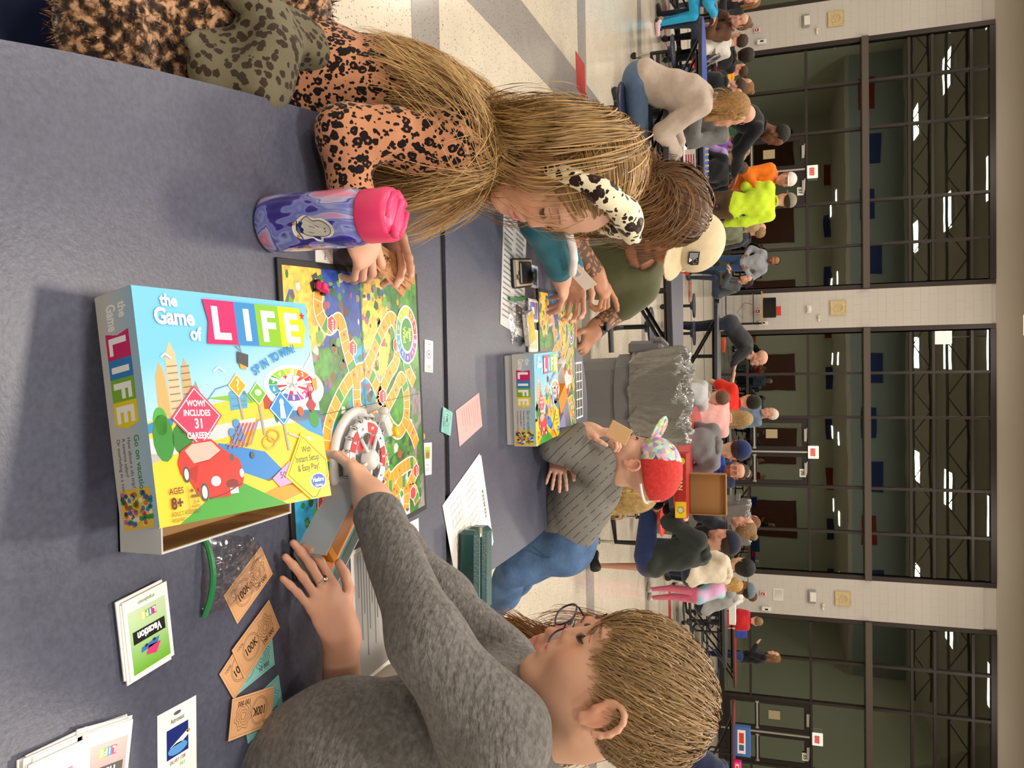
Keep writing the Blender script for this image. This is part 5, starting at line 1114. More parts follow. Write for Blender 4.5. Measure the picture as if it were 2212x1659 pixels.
def longhair(G, n, seed, ln, cols, base, tip, guides, split, sp=(.03, .03, .02), part=0.0, grav=.25, steps=26, wave=.006, wd=.0022, back=.8, thick=.014, clump=34, cf=.5, side=.4, wfreq=1.6, fb=.15, hugt=.35, gain=.5, gt0=.3, wpf=.6):
    Pl = scalp(n, cond_long, seed); nn = (Pl - (0, -.018, .036)) / np.array([.077, .096, .087]) ** 2; nn /= np.linalg.norm(nn, axis=1)[:, None]
    sg = np.sign(Pl[:, 0] - part); d = np.stack([sg * side, -back * np.ones(n), -.35 * np.ones(n)], 1); d -= nn * (d * nn).sum(1)[:, None]; d /= np.linalg.norm(d, axis=1)[:, None] + 1e-9
    g = np.random.default_rng(seed + 9); L_ = ln * g.uniform(.75, 1.05, n); gi = split(Pl, g)
    bk = G['R'] @ np.array([0, -1., 0]); fl_ = lambda P, t: bk[None] * (fb * max(0, 1 - t / .5))
    wp = Pl @ G['R'].T * G['hs']; spr = g.normal(0, 1, (n, 3)) * np.array(sp) + wp * wpf
    return strands('hair', G['o'], tosc(G, Pl), d @ G['R'].T, L_, [headc(G)] + cols, base, grav=grav, steps=steps, clump=clump, clumpf=cf, wave=wave, width=wd, seed=seed, var=.2, thick=thick, tipcol=tip, wfreq=wfreq, hug=.9, hugt=hugt, flow=fl_, guides=guides, gi=gi, spread=spr, gain=gain, gt0=gt0)
underhair(GIRL, mat('under_blond_b', '7A6038', .8), False)
longhair(GIRL, 9500, 21, .70, torG, '9C7A4C', 'C2A06C', [[w(1150, 312, 1.13), w(1050, 325, 1.12), w(950, 380, 1.12), w(850, 445, 1.14)], [w(1210, 255, 1.2), w(1080, 235, 1.19), w(930, 165, 1.2), w(750, 75, 1.2)], [w(1150, 400, 1.3), w(1050, 430, 1.3), w(960, 470, 1.28), w(930, 480, 1.28)]],
    lambda P, g: np.where((P[:, 1] > -.035) & (P[:, 0] > .0) & (g.random(len(P)) < .62), 0, np.where((P[:, 1] > .0) & (P[:, 0] < 0) & (g.random(len(P)) < .4), 2, 1)), steps=30, sp=(.012, .018, .018), wave=.007, gain=.4, wpf=.42, fb=.4)
# headband: twisted satin band over the crown
hb = []; R_, t_, hs_ = GIRL['R'], GIRL['tH'], GIRL['hs']
for i, a in enumerate(np.linspace(-.2, math.pi + .2, 26)): hb.append(R_ @ (np.array([.093 * math.cos(a), .034 + .012 * math.sin(a), .022 + .107 * math.sin(a)]) * hs_) + t_)
hb = np.array(hb); g = SDF()
for i in range(25):
    s_ = math.sin(math.pi * i / 24); r0 = .010 + .011 * s_ * (1 + .35 * math.sin(i * 1.25)); g.cap(hb[i], hb[i + 1], r0, r0, k=.004)
kn = hb[13]; g.ell(kn + R_ @ np.array([0, .01, .012]) * hs_, (.024, .02, .018), R_, k=.008); g.ell(kn + R_ @ np.array([-.028, .02, .012]) * hs_, (.024, .012, .016), R_, k=.006)
v, f = g.mesh(.003); mesh_obj('headband', v, f, LEOH, GIRL['o'], True)
# --- girl in teal
tT = np.array([-.37, 1.927, 1.138]); nbT = w(1345, 400, 2.0); skT = 'D4A088'
tealm = cloth('1E6070'); tR = dict(sh=w(1290, 400, 1.93), el=w(1165, 470, 1.9), wr=w(1212, 592, 2.1), r=(.062, .052, .026), sleeve=1.92, hand=dict(f=w(1222, 660, 2.2) - w(1212, 592, 2.1), palm=(0, 0, -1), left=False, s=.92, curl=.55))
tL = dict(sh=w(1300, 420, 2.15), el=w(1190, 480, 2.2), wr=w(1240, 590, 2.3), r=(.055, .045, .026), sleeve=1.9, hand=dict(f=(1, .0, .0), palm=(0, -1, -.2), left=True, s=.92, curl=.6))
TEAL = figure('girl with long straight brown hair in a teal sweatshirt with a white sleeve stripe', tT, (.666, .746, -.1), (.263, -.239, .935), .95, skT, nbT, [tR['sh'], tL['sh']], [tR, tL],
              [(w(1270, 370, 2.1), w(1060, 330, 2.1), .125, .135)], tealm, {}, brow='4A3424', fold=folds(.006, 40, 5), hres=.005, shres=.009)
b = MB(); e0 = w(1250, 495, 1.87) ; b.tube([w(1228, 500, 1.86), w(1236, 530, 1.93), w(1240, 560, 2.0), w(1236, 590, 2.05)], .011, 8); b.build('sleeve_stripe', cloth('E4E2E0'), TEAL['o'], True)
underhair(TEAL, mat('under_brown', '3A2818', .8), False, .004)
longhair(TEAL, 6000, 31, .4, [ellc((w(1270, 370, 2.1) + w(1060, 330, 2.1)) / 2, (.13, .14, .26))], '5A3C22', '7A5632', [[w(1450, 425, 1.83), w(1370, 430, 1.83), w(1290, 450, 1.85)], [w(1440, 390, 1.85), w(1360, 380, 1.87), w(1290, 385, 1.87)]],
    lambda P, g: (g.random(len(P)) < .4).astype(int), (.006, .006, .006), steps=20, wave=.0008, wd=.0036, cf=.1, gain=.2, side=.25, back=.5, part=-.02, wpf=.85, hugt=.5)
# --- man in olive
tM = np.array([-.395, 2.624, 1.109]); nbM = w(1360, 545, 2.78); ol = cloth('5A5C42')
mL = dict(sh=w(1378, 625, 2.85), el=w(1338, 668, 2.92), wr=w(1284, 713, 2.83), r=(.066, .05, .031), sleeve=.8, hand=dict(f=w(1258, 755, 2.8) - w(1284, 713, 2.83), palm=(.1, .0, -1), left=True, s=1.0, curls=[.35, .5, .6, .7], spread=.1))
mR = dict(sh=w(1372, 480, 2.72), el=w(1222, 500, 2.38), wr=w(1283, 588, 2.5), r=(.064, .05, .031), sleeve=.75, hand=dict(f=w(1322, 655, 2.56) - w(1283, 588, 2.5), palm=(.2, .3, -1), left=False, s=1.0, curls=[.2, .95, 1.1, 1.2]))
MAN = figure('man in an olive T-shirt and cream cap with tattooed forearms and a black watch', tM, (.50, -.80, -.30), (.30, -.15, .94), 1.0, 'B98468', nbM, [mL['sh'], mR['sh']], [mL, mR],
             [(w(1345, 555, 2.85), w(1230, 560, 2.95), .155, .155), (w(1230, 560, 2.95), w(1130, 560, 3.0), .155, .15)], ol, dict(male=True, beard=True), brow='2E2018', fold=folds(.007, 34, 6), hres=.005, shres=.009, neckr=.06, beard='33241C',
             tattoo=[(mR['el'], mR['wr'], .055), (mL['el'], mL['wr'] * .9 + mL['el'] * .1, .055)])
b = MB(); q = mL['wr'] - (mL['wr'] - mL['el']) * .12; dv = (mL['wr'] - mL['el']); dv /= np.linalg.norm(dv); b.tube([q - dv * .012, q, q + dv * .012], .036, 18); b.box(q + np.array([0, -.01, .036]), (.034, .034, .01), bev=.004); b.build('watch', BLK, MAN['o'], False)
c = SDF().ell((0, -.012, .055), (.096, .11, .088), k=.01); CREAM = cloth('D8C8A6'); Rh = MAN['R']; tH = MAN['tH']
v, f = c.moved(Rh, tH, 1.0).mesh(.006, clip=[(Rh @ np.array([0, 0, .028]) + tH, Rh @ np.array([0, -.15, -1]))]); cp = mesh_obj('cap', v, f, CREAM, MAN['o'], True)
br = SDF().ell((0, .112, .04), (.078, .072, .006), RX(-.12), k=.004).ell((0, .14, .02), (.09, .04, .02), k=.01, sub=True)
v, f = SDF().ell((0, .118, .036), (.08, .068, .007), RX(-.2)).moved(Rh, tH, 1.0).mesh(.004); mesh_obj('brim', v, f, CREAM, cp, True)
b = MB(); a = np.linspace(.35, math.pi - .35, 15); b.tube([Rh @ np.array([.098 * math.cos(t), -.012 + .112 * math.sin(t), .04]) + tH for t in a], .0022, 5); b.build('rope', WH, cp)
a = Art(.0003); a.poly([(-.024, -.016), (.018, -.016), (.024, -.004), (.022, .018), (-.024, .018)], '1A1A1C'); a.up(); a.poly([(-.02, -.012), (-.004, -.012), (.004, .0), (-.004, .014), (-.02, .014)], '8C9096'); a.poly([(-.003, -.012), (.014, -.012), (.006, -.002)], 'F2F2EE')
for k in range(8): a.ell(.01 + .009 * math.cos(k * .8), .006 + .006 * math.sin(k * .8), .0012, .0012, 'F2F2EE', 6)
pp = Rh @ np.array([-.0, .0965, .086]) + tH; a.build('cap_badge', PRINT, cp, pp, Rh @ np.array([-1, 0, 0]), Rh @ np.array([0, -.447, .894]))
# --- small boy in the red cap
tS = np.array([.305, 2.338, 1.019]); nbS = w(1318, 1008, 2.37)
def stripes(m, nt, N, L, b, tc):
    s = N.new('ShaderNodeSeparateXYZ'); mp = N.new('ShaderNodeMapping'); mp.inputs['Rotation'].default_value = (0, .75, 0); L.new(tc.outputs['Object'], mp.inputs[0]); L.new(mp.outputs[0], s.inputs[0])
    wv = N.new('ShaderNodeTexWave'); wv.inputs['Scale'].default_value = 15; wv.inputs['Distortion'].default_value = .8; wv.bands_direction = 'X'; L.new(mp.outputs[0], wv.inputs['Vector'])
    cr = N.new('ShaderNodeValToRGB'); cr.color_ramp.elements[0].position = .0; cr.color_ramp.elements[0].color = (.04, .04, .042, 1); cr.color_ramp.elements[1].position = .045; cr.color_ramp.elements[1].color = (*lin('7B7975'), 1)
    L.new(wv.outputs['Fac'], cr.inputs[0]); n = N.new('ShaderNodeTexNoise'); n.inputs['Scale'].default_value = 38; L.new(tc.outputs['Object'], n.inputs[0]); th = N.new('ShaderNodeMath'); th.operation = 'GREATER_THAN'; th.inputs[1].default_value = .46; L.new(n.outputs[0], th.inputs[0])
    k = N.new('ShaderNodeMix'); k.data_type = 'RGBA'; L.new(th.outputs[0], k.inputs[0]); k.inputs[6].default_value = (*lin('7B7975'), 1); L.new(cr.outputs[0], k.inputs[7]); L.new(k.outputs[2], b.inputs['Base Color'])
STR = mat('grey_broken_stripe_knit', '7B7975', .9, spec=.15, bump=(9, .4), build=stripes)
sL = dict(sh=w(1288, 1002, 2.27), el=w(1200, 962, 2.2), wr=w(1272, 930, 2.2), r=(.048, .042, .022), sleeve=1.85, hand=dict(f=w(1318, 935, 2.2) - w(1272, 930, 2.2), palm=(1, .2, .2), left=True, s=.66, curl=.9, spread=.02))
sR = dict(sh=w(1292, 965, 2.44), el=w(1212, 965, 2.42), wr=w(1207, 992, 2.28), r=(.045, .038, .022), sleeve=1.85, hand=dict(f=w(1203, 1040, 2.2) - w(1207, 992, 2.28), palm=(-.2, .9, -.2), left=False, s=.66, curl=.2, spread=.12))
TOD = figure('small boy in a striped grey hoodie and red mesh cap, card at his mouth', tS, (-.96, .2, .0), (-.0, -.1, .99), .86, 'DFB09A', nbS, [sL['sh'], sR['sh']], [sL, sR],
             [(w(1275, 1020, 2.38), w(1245, 1085, 2.4), .1, .105), (w(1245, 1085, 2.4), w(1222, 1145, 2.42), .1, .095)], STR, dict(child=True), brow='B09068', fold=folds(.006, 46, 4), hres=.004, shres=.007, neckr=.045)
v, f = SDF().ell(w(1318, 1045, 2.42), (.085, .09, .035), k=.03).ell(w(1330, 1020, 2.42), (.05, .06, .03), k=.01, sub=True).mesh(.007, noise=folds(.005, 50, 7)); mesh_obj('hood', v, f, STR, TOD['o'], True)
JE = mat('denim_blue', '4E6A92', .85, spec=.15, noise=(14, .35), bump=(120, .3)); j = SDF()
j.cap(w(1222, 1150, 2.42), w(1218, 1175, 2.44), .1, .1, k=.04); j.cap(w(1212, 1180, 2.38), w(1118, 1222, 2.34), .075, .055, k=.03); j.cap(w(1118, 1222, 2.34), w(1068, 1312, 2.5), .055, .042, k=.03); j.cap(w(1212, 1180, 2.5), w(1140, 1225, 2.52), .07, .052, k=.03); j.cap(w(1140, 1225, 2.52), w(1085, 1300, 2.66), .052, .042, k=.02)
v, f = j.mesh(.008, noise=folds(.010, 46, 9)); je = mesh_obj('jeans', v, f, JE, TOD['o'], True)
b = MB(); b.tube([w(1150, 1180, 2.28), w(1180, 1205, 2.3), w(1205, 1200, 2.32)], .0022, 5); b.build('pocket_seam', col_mat('2C3E5E', .8), je)
for (p, q) in (((1066, 1318, 2.5), (1050, 1290, 2.46)), ((1082, 1306, 2.66), (1068, 1285, 2.62))):
    v, f = SDF().cap(w(*p), w(*q), .035, .03, k=.01).mesh(.007); mesh_obj('shoe', v, f, BLK, TOD['o'], True)
Rh, tH, hs_ = TOD['R'], TOD['tH'], TOD['hs']; REDC = mat('red_mesh_cap', 'D6302A', .7, noise=(90, .2), bump=(400, .6))
def confetti(m, nt, N, L, b, tc):
    v = N.new('ShaderNodeTexVoronoi'); v.inputs['Scale'].default_value = 70; L.new(tc.outputs['Object'], v.inputs['Vector']); h = N.new('ShaderNodeHueSaturation'); h.inputs['Saturation'].default_value = .7; h.inputs['Value'].default_value = .8; L.new(v.outputs['Color'], h.inputs['Color']); L.new(h.outputs[0], b.inputs['Base Color'])
CONF = mat('comic_print_cloth', 'FFFFFF', .6, build=confetti)
c = SDF().ell((0, -.014, .052), (.097, .112, .09), k=.01).moved(Rh, tH, hs_); v, f = c.mesh(.005, clip=[(Rh @ np.array([0, 0, .022]) * hs_ + tH, Rh @ np.array([0, -.12, -1]))])
Q = (v[f].mean(1) - tH) @ Rh / hs_; fm = ((Q[:, 1] > .012)).astype(int); cp = mesh_obj('cap', v, f, [REDC, CONF], TOD['o'], True, fmats=fm)
v, f = SDF().ell((0, .122, .062), (.07, .055, .006), RX(.5)).moved(Rh, tH, hs_).mesh(.004); mesh_obj('brim', v, f, CONF, cp, True)
b = MB(); 
for x in (-.03, .03): b.tube([Rh @ (np.array([x, -.124, .03]) * hs_) + tH, Rh @ (np.array([x * .8, -.12, .07]) * hs_) + tH, Rh @ (np.array([x * .4, -.07, .125]) * hs_) + tH], .002, 5)
a = np.linspace(math.pi + .5, 2 * math.pi - .5, 12); b.tube([Rh @ (np.array([.099 * math.cos(t), -.014 + .114 * math.sin(t), .022]) * hs_) + tH for t in a], .004, 6); b.build('cap_strap', WH, cp)
e = empty('game_card', (0, 0, 0)); p = w(1337, 935, 2.16); MB().box((0, 0, 0), (.05, .003, .062), RY(.5) @ RZ(.2), bev=.001).build('card', mat('tan_card', 'DDB588', .6), e); e.location = p; tag(e, 'tan square card held to the mouth of the small red-capped boy', 'card')
# --- child in maroon behind him
MC = P_(1352, 1046, 2.78, 'blond child in a maroon long-sleeved top hidden behind the small red-capped boy', pose='kneel', face=95, H=1.1, top='6E1A32', bottom='2A2A34', hair='B8985C', style='long', lean=.35, arms='reach', skin='DCAE98', res=.012, head=(0, 10))
def bgstrands(D, n, ln, col, tip, seed, back=.6):
    G = dict(o=D['o'], R=D['Rh'], tH=D['hd'], hs=D['hs']); c = D['hd']; dn = np.array([0, 0, -1.]); bk = -D['Rh'][:, 1] * .05
    longhair(G, n, seed, ln, [ellc((D['nb'] + D['pel']) / 2, (.13, .14, .24))], col, tip, [[c + bk + dn * .08, c + bk * 1.5 + dn * .2, c + bk * 1.7 + dn * .34]], lambda P, g: np.zeros(len(P), int), (.006, .006, .006), steps=20, wd=.004, wpf=.55, gain=.4, grav=.5, thick=.008)
bgstrands(MC, 1600, .22, 'A88850', 'C8AC74', 51); bgstrands(bg, 1800, .42, '8E6A3C', 'B08C58', 52)
# --- woman with glasses
tW = np.array([.538, 1.335, 1.083]); nbW = w(1085, 1490, 1.45); WHC = mat('white_gauze_shirt', 'D6D0CC', .85, noise=(40, .06), bump=(200, .5))
wL = dict(sh=w(1010, 1590, 1.3), el=w(742, 1590, 1.04), wr=w(735, 1362, .975), r=(.055, .038, .024), sleeve=.9, hand=dict(f=w(672, 1240, .94) - w(735, 1362, .975), palm=(-.1, .3, -1), left=True, s=.76, curls=[.5, .25, .22, .25], spread=.08, thumb=.5))
wR = dict(sh=w(1055, 1430, 1.55), el=w(1000, 1360, 1.55), wr=w(948, 1298, 1.5), r=(.065, .052, .026), sleeve=.95, hand=dict(f=w(905, 1240, 1.46) - w(948, 1298, 1.5), palm=(0, 0, -1), left=False, s=.93, curl=.45))
WOM = figure('woman with brown hair, dark-rimmed glasses and white gauze shirt behind the big boy', tW, (-.861, -.335, -.383), (-.376, -.09, .922), .97, 'D9A48C', nbW, [wL['sh'], wR['sh']], [wL, wR],
             [(w(1000, 1510, 1.5), w(760, 1620, 1.45), .12, .13)], WHC, {}, brow='6A4830', eyes='open', fold=folds(.005, 70, 2), hres=.0038, shres=.007)
b = MB(); Rh, tH, hs_ = WOM['R'], WOM['tH'], WOM['hs']
for s_ in (-1, 1):
    a = np.linspace(0, 2 * math.pi, 25)[:-1]; X_ = .0265 * np.sign(np.cos(a)) * np.abs(np.cos(a)) ** .75; Z_ = .021 * np.sign(np.sin(a)) * np.abs(np.sin(a)) ** .8
    b.tube(np.stack([s_ * .034 + X_, .107 - .1 * np.abs(X_ * s_ + 0) * 0 + 0 * X_, Z_ - .002], 1), .0018, 6, closed=True); b.tube([(s_ * .06, .105, .008), (s_ * .072, .09, .008), (s_ * .083, 0, .004)], .0018, 6)
b.tube([(-.009, .108, .003), (0, .11, .006), (.009, .108, .003)], .0016, 6); b.V = [v_ * hs_ @ Rh.T + tH for v_ in b.V]; gl = b.build('glasses', mat('plum_frame', '2A1A38', .25), WOM['o'])
b = MB()
for s_ in (-1, 1): b.lathe([(.0001, 0), (.024, 0), (.024, .0006), (.0001, .0006)], (s_ * .034, .1068, -.002), 20, RX(-math.pi / 2) @ np.diag([1, .85, 1]), caps=False)
b.V = [v_ * hs_ @ Rh.T + tH for v_ in b.V]; b.build('lens', mat('lens_glass', 'FFFFFF', .02, alpha=.12), gl)
b = MB(); rr_ = hand_at(wL['wr'], wL['hand']['f'] if 'f' in wL['hand'] else w(640, 1215, 1.0) - w(713, 1352, 1.02), (-.1, .3, -1), True, .93).p
underhair(WOM, mat('under_brown', '3A2818', .8), False, .002)
longhair(WOM, 4200, 41, .36, [ellc((w(1000, 1510, 1.5) + w(760, 1620, 1.45)) / 2, (.13, .14, .24))], '6A4426', '9A7244', [[w(1230, 1330, 1.36), w(1150, 1320, 1.36), w(1070, 1345, 1.34), w(1005, 1385, 1.32)], [w(1200, 1500, 1.4), w(1100, 1530, 1.42), w(1000, 1540, 1.45)]],
    lambda P, g: ((P[:, 0] < 0) | (P[:, 1] < -.02)).astype(int), (.008, .012, .008), steps=20, wd=.0026, wpf=.35)
# ring on the hand over the card tray
fd = w(640, 1215, 1.0) - w(713, 1352, 1.02); fd /= np.linalg.norm(fd); rp = wL['wr'] + fd * .105
# --- fuzzy coat and scarf heaped on the stool at the left
def fuzz(m, nt, N, L, b, tc):
    n = N.new('ShaderNodeTexNoise'); n.inputs['Scale'].default_value = 75; n.inputs['Detail'].default_value = 3; L.new(tc.outputs['Object'], n.inputs[0]); cr = N.new('ShaderNodeValToRGB'); e = cr.color_ramp
    e.elements[0].position = .42; e.elements[0].color = (*lin('1E1512'), 1); e.elements[1].position = .62; e.elements[1].color = (*lin('C49A78'), 1); q = e.elements.new(.5); q.color = (*lin('5A3E28'), 1); L.new(n.outputs[0], cr.inputs[0]); L.new(cr.outputs[0], b.inputs['Base Color'])
FUZ = mat('fuzzy_leopard_knit', '8A6A4A', .95, spec=.1, sheen=.4, build=fuzz)
s_ = SDF().ell(w(430, 40, 1.0), (.15, .13, .09), k=.05).ell(w(290, 60, .88), (.11, .11, .06), k=.05).ell(w(540, 5, 1.1), (.11, .12, .13), k=.05).ell(w(360, -60, 1.05), (.15, .16, .1), k=.05)
nf = folds(.016, 34, 12); v, f = s_.mesh(.007, noise=lambda P: nf(P) + .004 * np.sin(P[..., 0] * 260) * np.sin(P[..., 1] * 240) * np.sin(P[..., 2] * 250)); coat = mesh_obj('fuzzy_coat', v, f, FUZ, None, True); tag(coat, 'brown and black fuzzy leopard knit coat heaped on the stool', 'coat')
g = np.random.default_rng(2); i = g.integers(0, len(v), 9000); me = coat.data; nn = np.zeros(len(v) * 3, np.float32); me.vertex_normals.foreach_get('vector', nn); nn = nn.reshape(-1, 3); p0 = v[i]; p1 = p0 + nn[i] * .007 + g.normal(0, .005, (len(i), 3)); sd = np.cross(nn[i], g.normal(0, 1, (len(i), 3))); sd /= np.linalg.norm(sd, axis=1)[:, None]
VV = np.stack([p0 - sd * .0015, p0 + sd * .0015, p1], 1).reshape(-1, 3); mesh_obj('fuzz', VV, np.arange(len(VV)).reshape(-1, 3), FUZ, coat)['kind'] = 'stuff'
s_ = SDF().ell(w(545, 112, .99), (.09, .06, .04), RY(.5), k=.03).ell(w(615, 78, 1.06), (.05, .08, .04), RX(.6), k=.03).ell(w(465, 138, .93), (.07, .05, .018), k=.04).ell(w(585, 150, .97), (.05, .05, .03), k=.03).ell(w(560, 60, 1.08), (.1, .04, .04), k=.03)
v, f = s_.mesh(.005, noise=folds(.03, 46, 15)); sf = mesh_obj('scarf', v, f, LEOO, None, True); tag(sf, 'sheer olive leopard print scarf between the coat and the leopard top girl', 'scarf')
# ------------------------------------------------------------------ things on the near table
ZT_ = TZ + .0006
def noise2(nx, ny, cells, rng):
    g = rng.random((cells + 2, cells + 2)); X = np.linspace(0, cells, nx); Y = np.linspace(0, cells, ny); xi = X.astype(int); yi = Y.astype(int); fx = (X - xi); fy = (Y - yi); fx = fx * fx * (3 - 2 * fx); fy = fy * fy * (3 - 2 * fy)
    a = g[yi][:, xi]; b = g[yi][:, xi + 1]; c = g[yi + 1][:, xi]; d = g[yi + 1][:, xi + 1]; return (a * (1 - fx) + b * fx) * (1 - fy[:, None]) + (c * (1 - fx) + d * fx) * fy[:, None]
def spline(P, n=12):
    P = np.asarray(P, float); Q = np.r_[[2 * P[0] - P[1]], P, [2 * P[-1] - P[-2]]]; out = []
    for i in range(1, len(Q) - 2):
        for t in np.linspace(0, 1, n, endpoint=False):
            a, b, c, d = Q[i - 1:i + 3]; out.append(.5 * ((2 * b) + (c - a) * t + (2 * a - 5 * b + 4 * c - d) * t * t + (3 * b - a - 3 * c + d) * t ** 3))
    out.append(P[-1]); return np.array(out)
def life_logo(a, x, y, h, ww_=.78):
    """LIFE on four coloured arrows; x,y lower left, h block height"""
    w_ = h * ww_; cols = ('D4206A', '2F84C8', '7EB82A', 'F2DA10'); xx = x
    wd = (.95, .68, .8, .95); a.up()
    for i, c in enumerate(cols):
        ww = w_ * wd[i]; pts = [(xx, y), (xx + ww, y), (xx + ww, y + h), (xx, y + h)]
        if i == 0: pts = [(xx + .0, y), (xx + ww, y), (xx + ww, y + h), (xx, y + h), (xx + h * .1, y + h * .5)]
        if i == 3: pts = [(xx, y), (xx + ww * .82, y), (xx + ww, y + h * .5), (xx + ww * .82, y + h), (xx, y + h)]
        a.poly(pts, c); xx += ww
    a.up(); xx = x
    for i, ch in enumerate('LIFE'):
        ww = w_ * wd[i]; a.text(ch, xx + ww * .5 - (.05 * ww if i == 3 else 0), y + h * .14, h * .7, 'FDFDFD', 'c', .035)
        xx += ww
    return xx
def board_art():
    """the game board: islands, roads of yellow spaces and a spin dial"""
    a = Art(.000025); rng = np.random.default_rng(5); n1 = noise2(150, 150, 9, rng); n2 = noise2(150, 150, 30, rng); n3 = noise2(150, 150, 75, rng)
    def fn(u, v):
        C = np.zeros(u.shape + (3,)); G = np.array(lin('4E9A34')); G2 = np.array(lin('2E7026')); SEA = np.array(lin('2E9CD0')); DEEP = np.array(lin('2448A0')); SAND = np.array(lin('E8BC4C'))
        t = np.clip((n1 - .3) * 2, 0, 1)[..., None]; C[:] = G * t + G2 * (1 - t)
        sea = ((u - .52) / .16) ** 2 + ((v - .42) / .34) ** 2 + (n1 - .5) * 1.2; m = sea < 1; C[m] = SEA; m = (u < .46) & (np.abs(v - .22 - .3 * u) < .14 + .05 * n1); C[m] = SEA
        m = (v > .73 + .1 * (n1 - .5)) & (u > .0) & (u < .5); C[m] = DEEP
        m = ((u - .1) / .16) ** 2 + ((v - .95) / .25) ** 2 + (n1 - .5) < 1; C[m] = SAND; m = ((u - .62) / .12) ** 2 + ((v - .8) / .2) ** 2 + (n1 - .5) * .8 < 1; C[m] = SAND
        m = (u > .9) & (v < .6) & (n1 > .42); C[m] = np.array(lin('8A8488'))
        m = (u < .25) & (v > .42) & (v < .62) & (n1 > .4); C[m] = np.array(lin('6C6A68'))
        m = (u > .55) & (u < .85) & (v < .22) & (n1 < .6); C[m] = np.array(lin('DCE8F0'))
        C *= (.5 + .5 * n2 + .6 * n3)[..., None]; return np.clip(C, 0, 1)
    a.grid(-.5, -.5, .5, .5, 150, 150, fn); a.up()
    for k in range(420):                           # clusters of little painted scenery
        x, y = rng.uniform(-.48, .48, 2); c = rng.choice(['1E5A24', '2E7A2A', '24602A', '3A7A2E', 'A85038', 'D8DAD0', '3A62A8', '7A4A26', 'C8A040', '9A5A80', '4A9038', '6AA848', '404448', '6A5A40', '8A8478'])
        if rng.random() < .5: a.ell(x, y, rng.uniform(.006, .018), rng.uniform(.006, .018), c, 7)
        else: s = rng.uniform(.008, .02); r = rng.uniform(0, 3); q = np.array([(-1, -1), (1, -1), (1, .6), (0, 1.3), (-1, .6)]) * s; a.poly(q @ np.array([[math.cos(r), -math.sin(r)], [math.sin(r), math.cos(r)]]) + (x, y), c)
        if k % 30 == 29: a.up()
    a.up(); G_ = 'F0EEE8'
    roads = [[(-.28, .46), (-.3, .36), (-.24, .3), (-.16, .32), (-.12, .22), (-.06, .12), (.04, .16), (.14, .26), (.24, .33), (.3, .28), (.28, .16), (.2, .1)],
             [(.2, .1), (.12, .02), (.14, -.04), (.24, .02), (.32, .08), (.36, .0), (.34, -.1), (.26, -.14), (.16, -.06), (.1, .06), (.02, .13), (-.08, .12), (-.2, .04), (-.28, -.06), (-.3, -.2)],
             [(-.06, .1), (-.06, .0), (.0, -.04), (.08, -.06), (.08, -.14), (.02, -.2), (-.1, -.2), (-.2, -.16), (-.28, -.2), (-.34, -.28)],
             [(.02, -.2), (.12, -.2), (.14, -.28), (.18, -.32), (.26, -.3), (.38, -.29), (.42, -.33)], [(.42, -.33), (.36, -.38), (.4, -.42), (.42, -.47)],
             [(.12, -.47), (.1, -.4), (.14, -.35), (.2, -.37), (.18, -.46)], [(.24, -.47), (.23, -.38), (.28, -.35), (.32, -.4), (.31, -.47)], [(.3, .28), (.36, .2), (.38, .12), (.44, .05)], [(-.34, -.28), (-.3, -.36), (-.2, -.4), (-.08, -.42), (-.02, -.47)],
             [(.34, -.1), (.4, -.16), (.44, -.22)], [(-.3, -.4), (-.36, -.46)]]
    for rd in roads: a.line(spline(rd), .062, G_); a.up()
    for rd in roads: a.line(spline(rd), .05, 'F0A020'); a.up()
    for rd in roads:
        a.up(); P = spline(rd); L = np.r_[0, np.cumsum(np.linalg.norm(np.diff(P, axis=0), axis=1))]; s = .03; k = 0
        while s < L[-1] - .01:
            i = np.searchsorted(L, s); i = min(max(i, 1), len(P) - 1); t = P[i] - P[i - 1]; t /= np.linalg.norm(t); nn = np.array([-t[1], t[0]]); p = P[i]; a.line([p - nn * .025, p + nn * .025], .003, 'FBE9C0')
            c = p + t * .017
            if k % 7 == 3: a.poly([c - nn * .024 - t * .014, c + nn * .024 - t * .014, c + nn * .024 + t * .014, c - nn * .024 + t * .014], '3E9A48')
            elif k % 3 == 1: a.ell(c[0], c[1], .007, .007, rng.choice(['D05028', '8A5AA0', 'B07A20']), 6)
            k += 1; s += .04
    a.up()
    for (x, y) in [(-.22, .31), (-.08, .22), (.28, .22), (-.06, -.2), (-.34, -.3), (.42, -.33), (.38, -.42), (.14, .02)]:
        q = np.array([(math.cos(t), math.sin(t)) for t in np.arange(6) * math.pi / 3 + .4]) * .034; a.poly(q + (x, y), 'FFFFFF'); 
    a.up()
    for (x, y) in [(-.22, .31), (-.08, .22), (.28, .22), (-.06, -.2), (-.34, -.3), (.42, -.33), (.38, -.42), (.14, .02)]:
        q = np.array([(math.cos(t), math.sin(t)) for t in np.arange(6) * math.pi / 3 + .4]) * .029; a.poly(q + (x, y), 'D83A44'); 
    a.up()
    for (x, y) in [(-.22, .31), (-.08, .22), (.28, .22), (-.06, -.2), (-.34, -.3), (.42, -.33), (.14, .02)]: a.text('STOP', x, y - .006, .013, 'FFFFFF', 'c', .02, rot=-math.pi / 2)
    # dial
    cx, cy = .385, .26; a.ell(cx, cy, .105, .125, 'FFFFFF', 36); a.up()
    for k, c in enumerate(['E83A30', 'F08020', 'F8C820', 'A8C830', '48A848', '30A0A0', '3070C8', '5848A8', '9A3AA0', 'D83A90']):
        t0 = k * .628; p = [(cx + .098 * math.cos(t), cy + .117 * math.sin(t)) for t in np.linspace(t0, t0 + .6, 6)] + [(cx + .066 * math.cos(t), cy + .08 * math.sin(t)) for t in np.linspace(t0 + .6, t0, 6)]; a.poly(p, c)
    a.up()
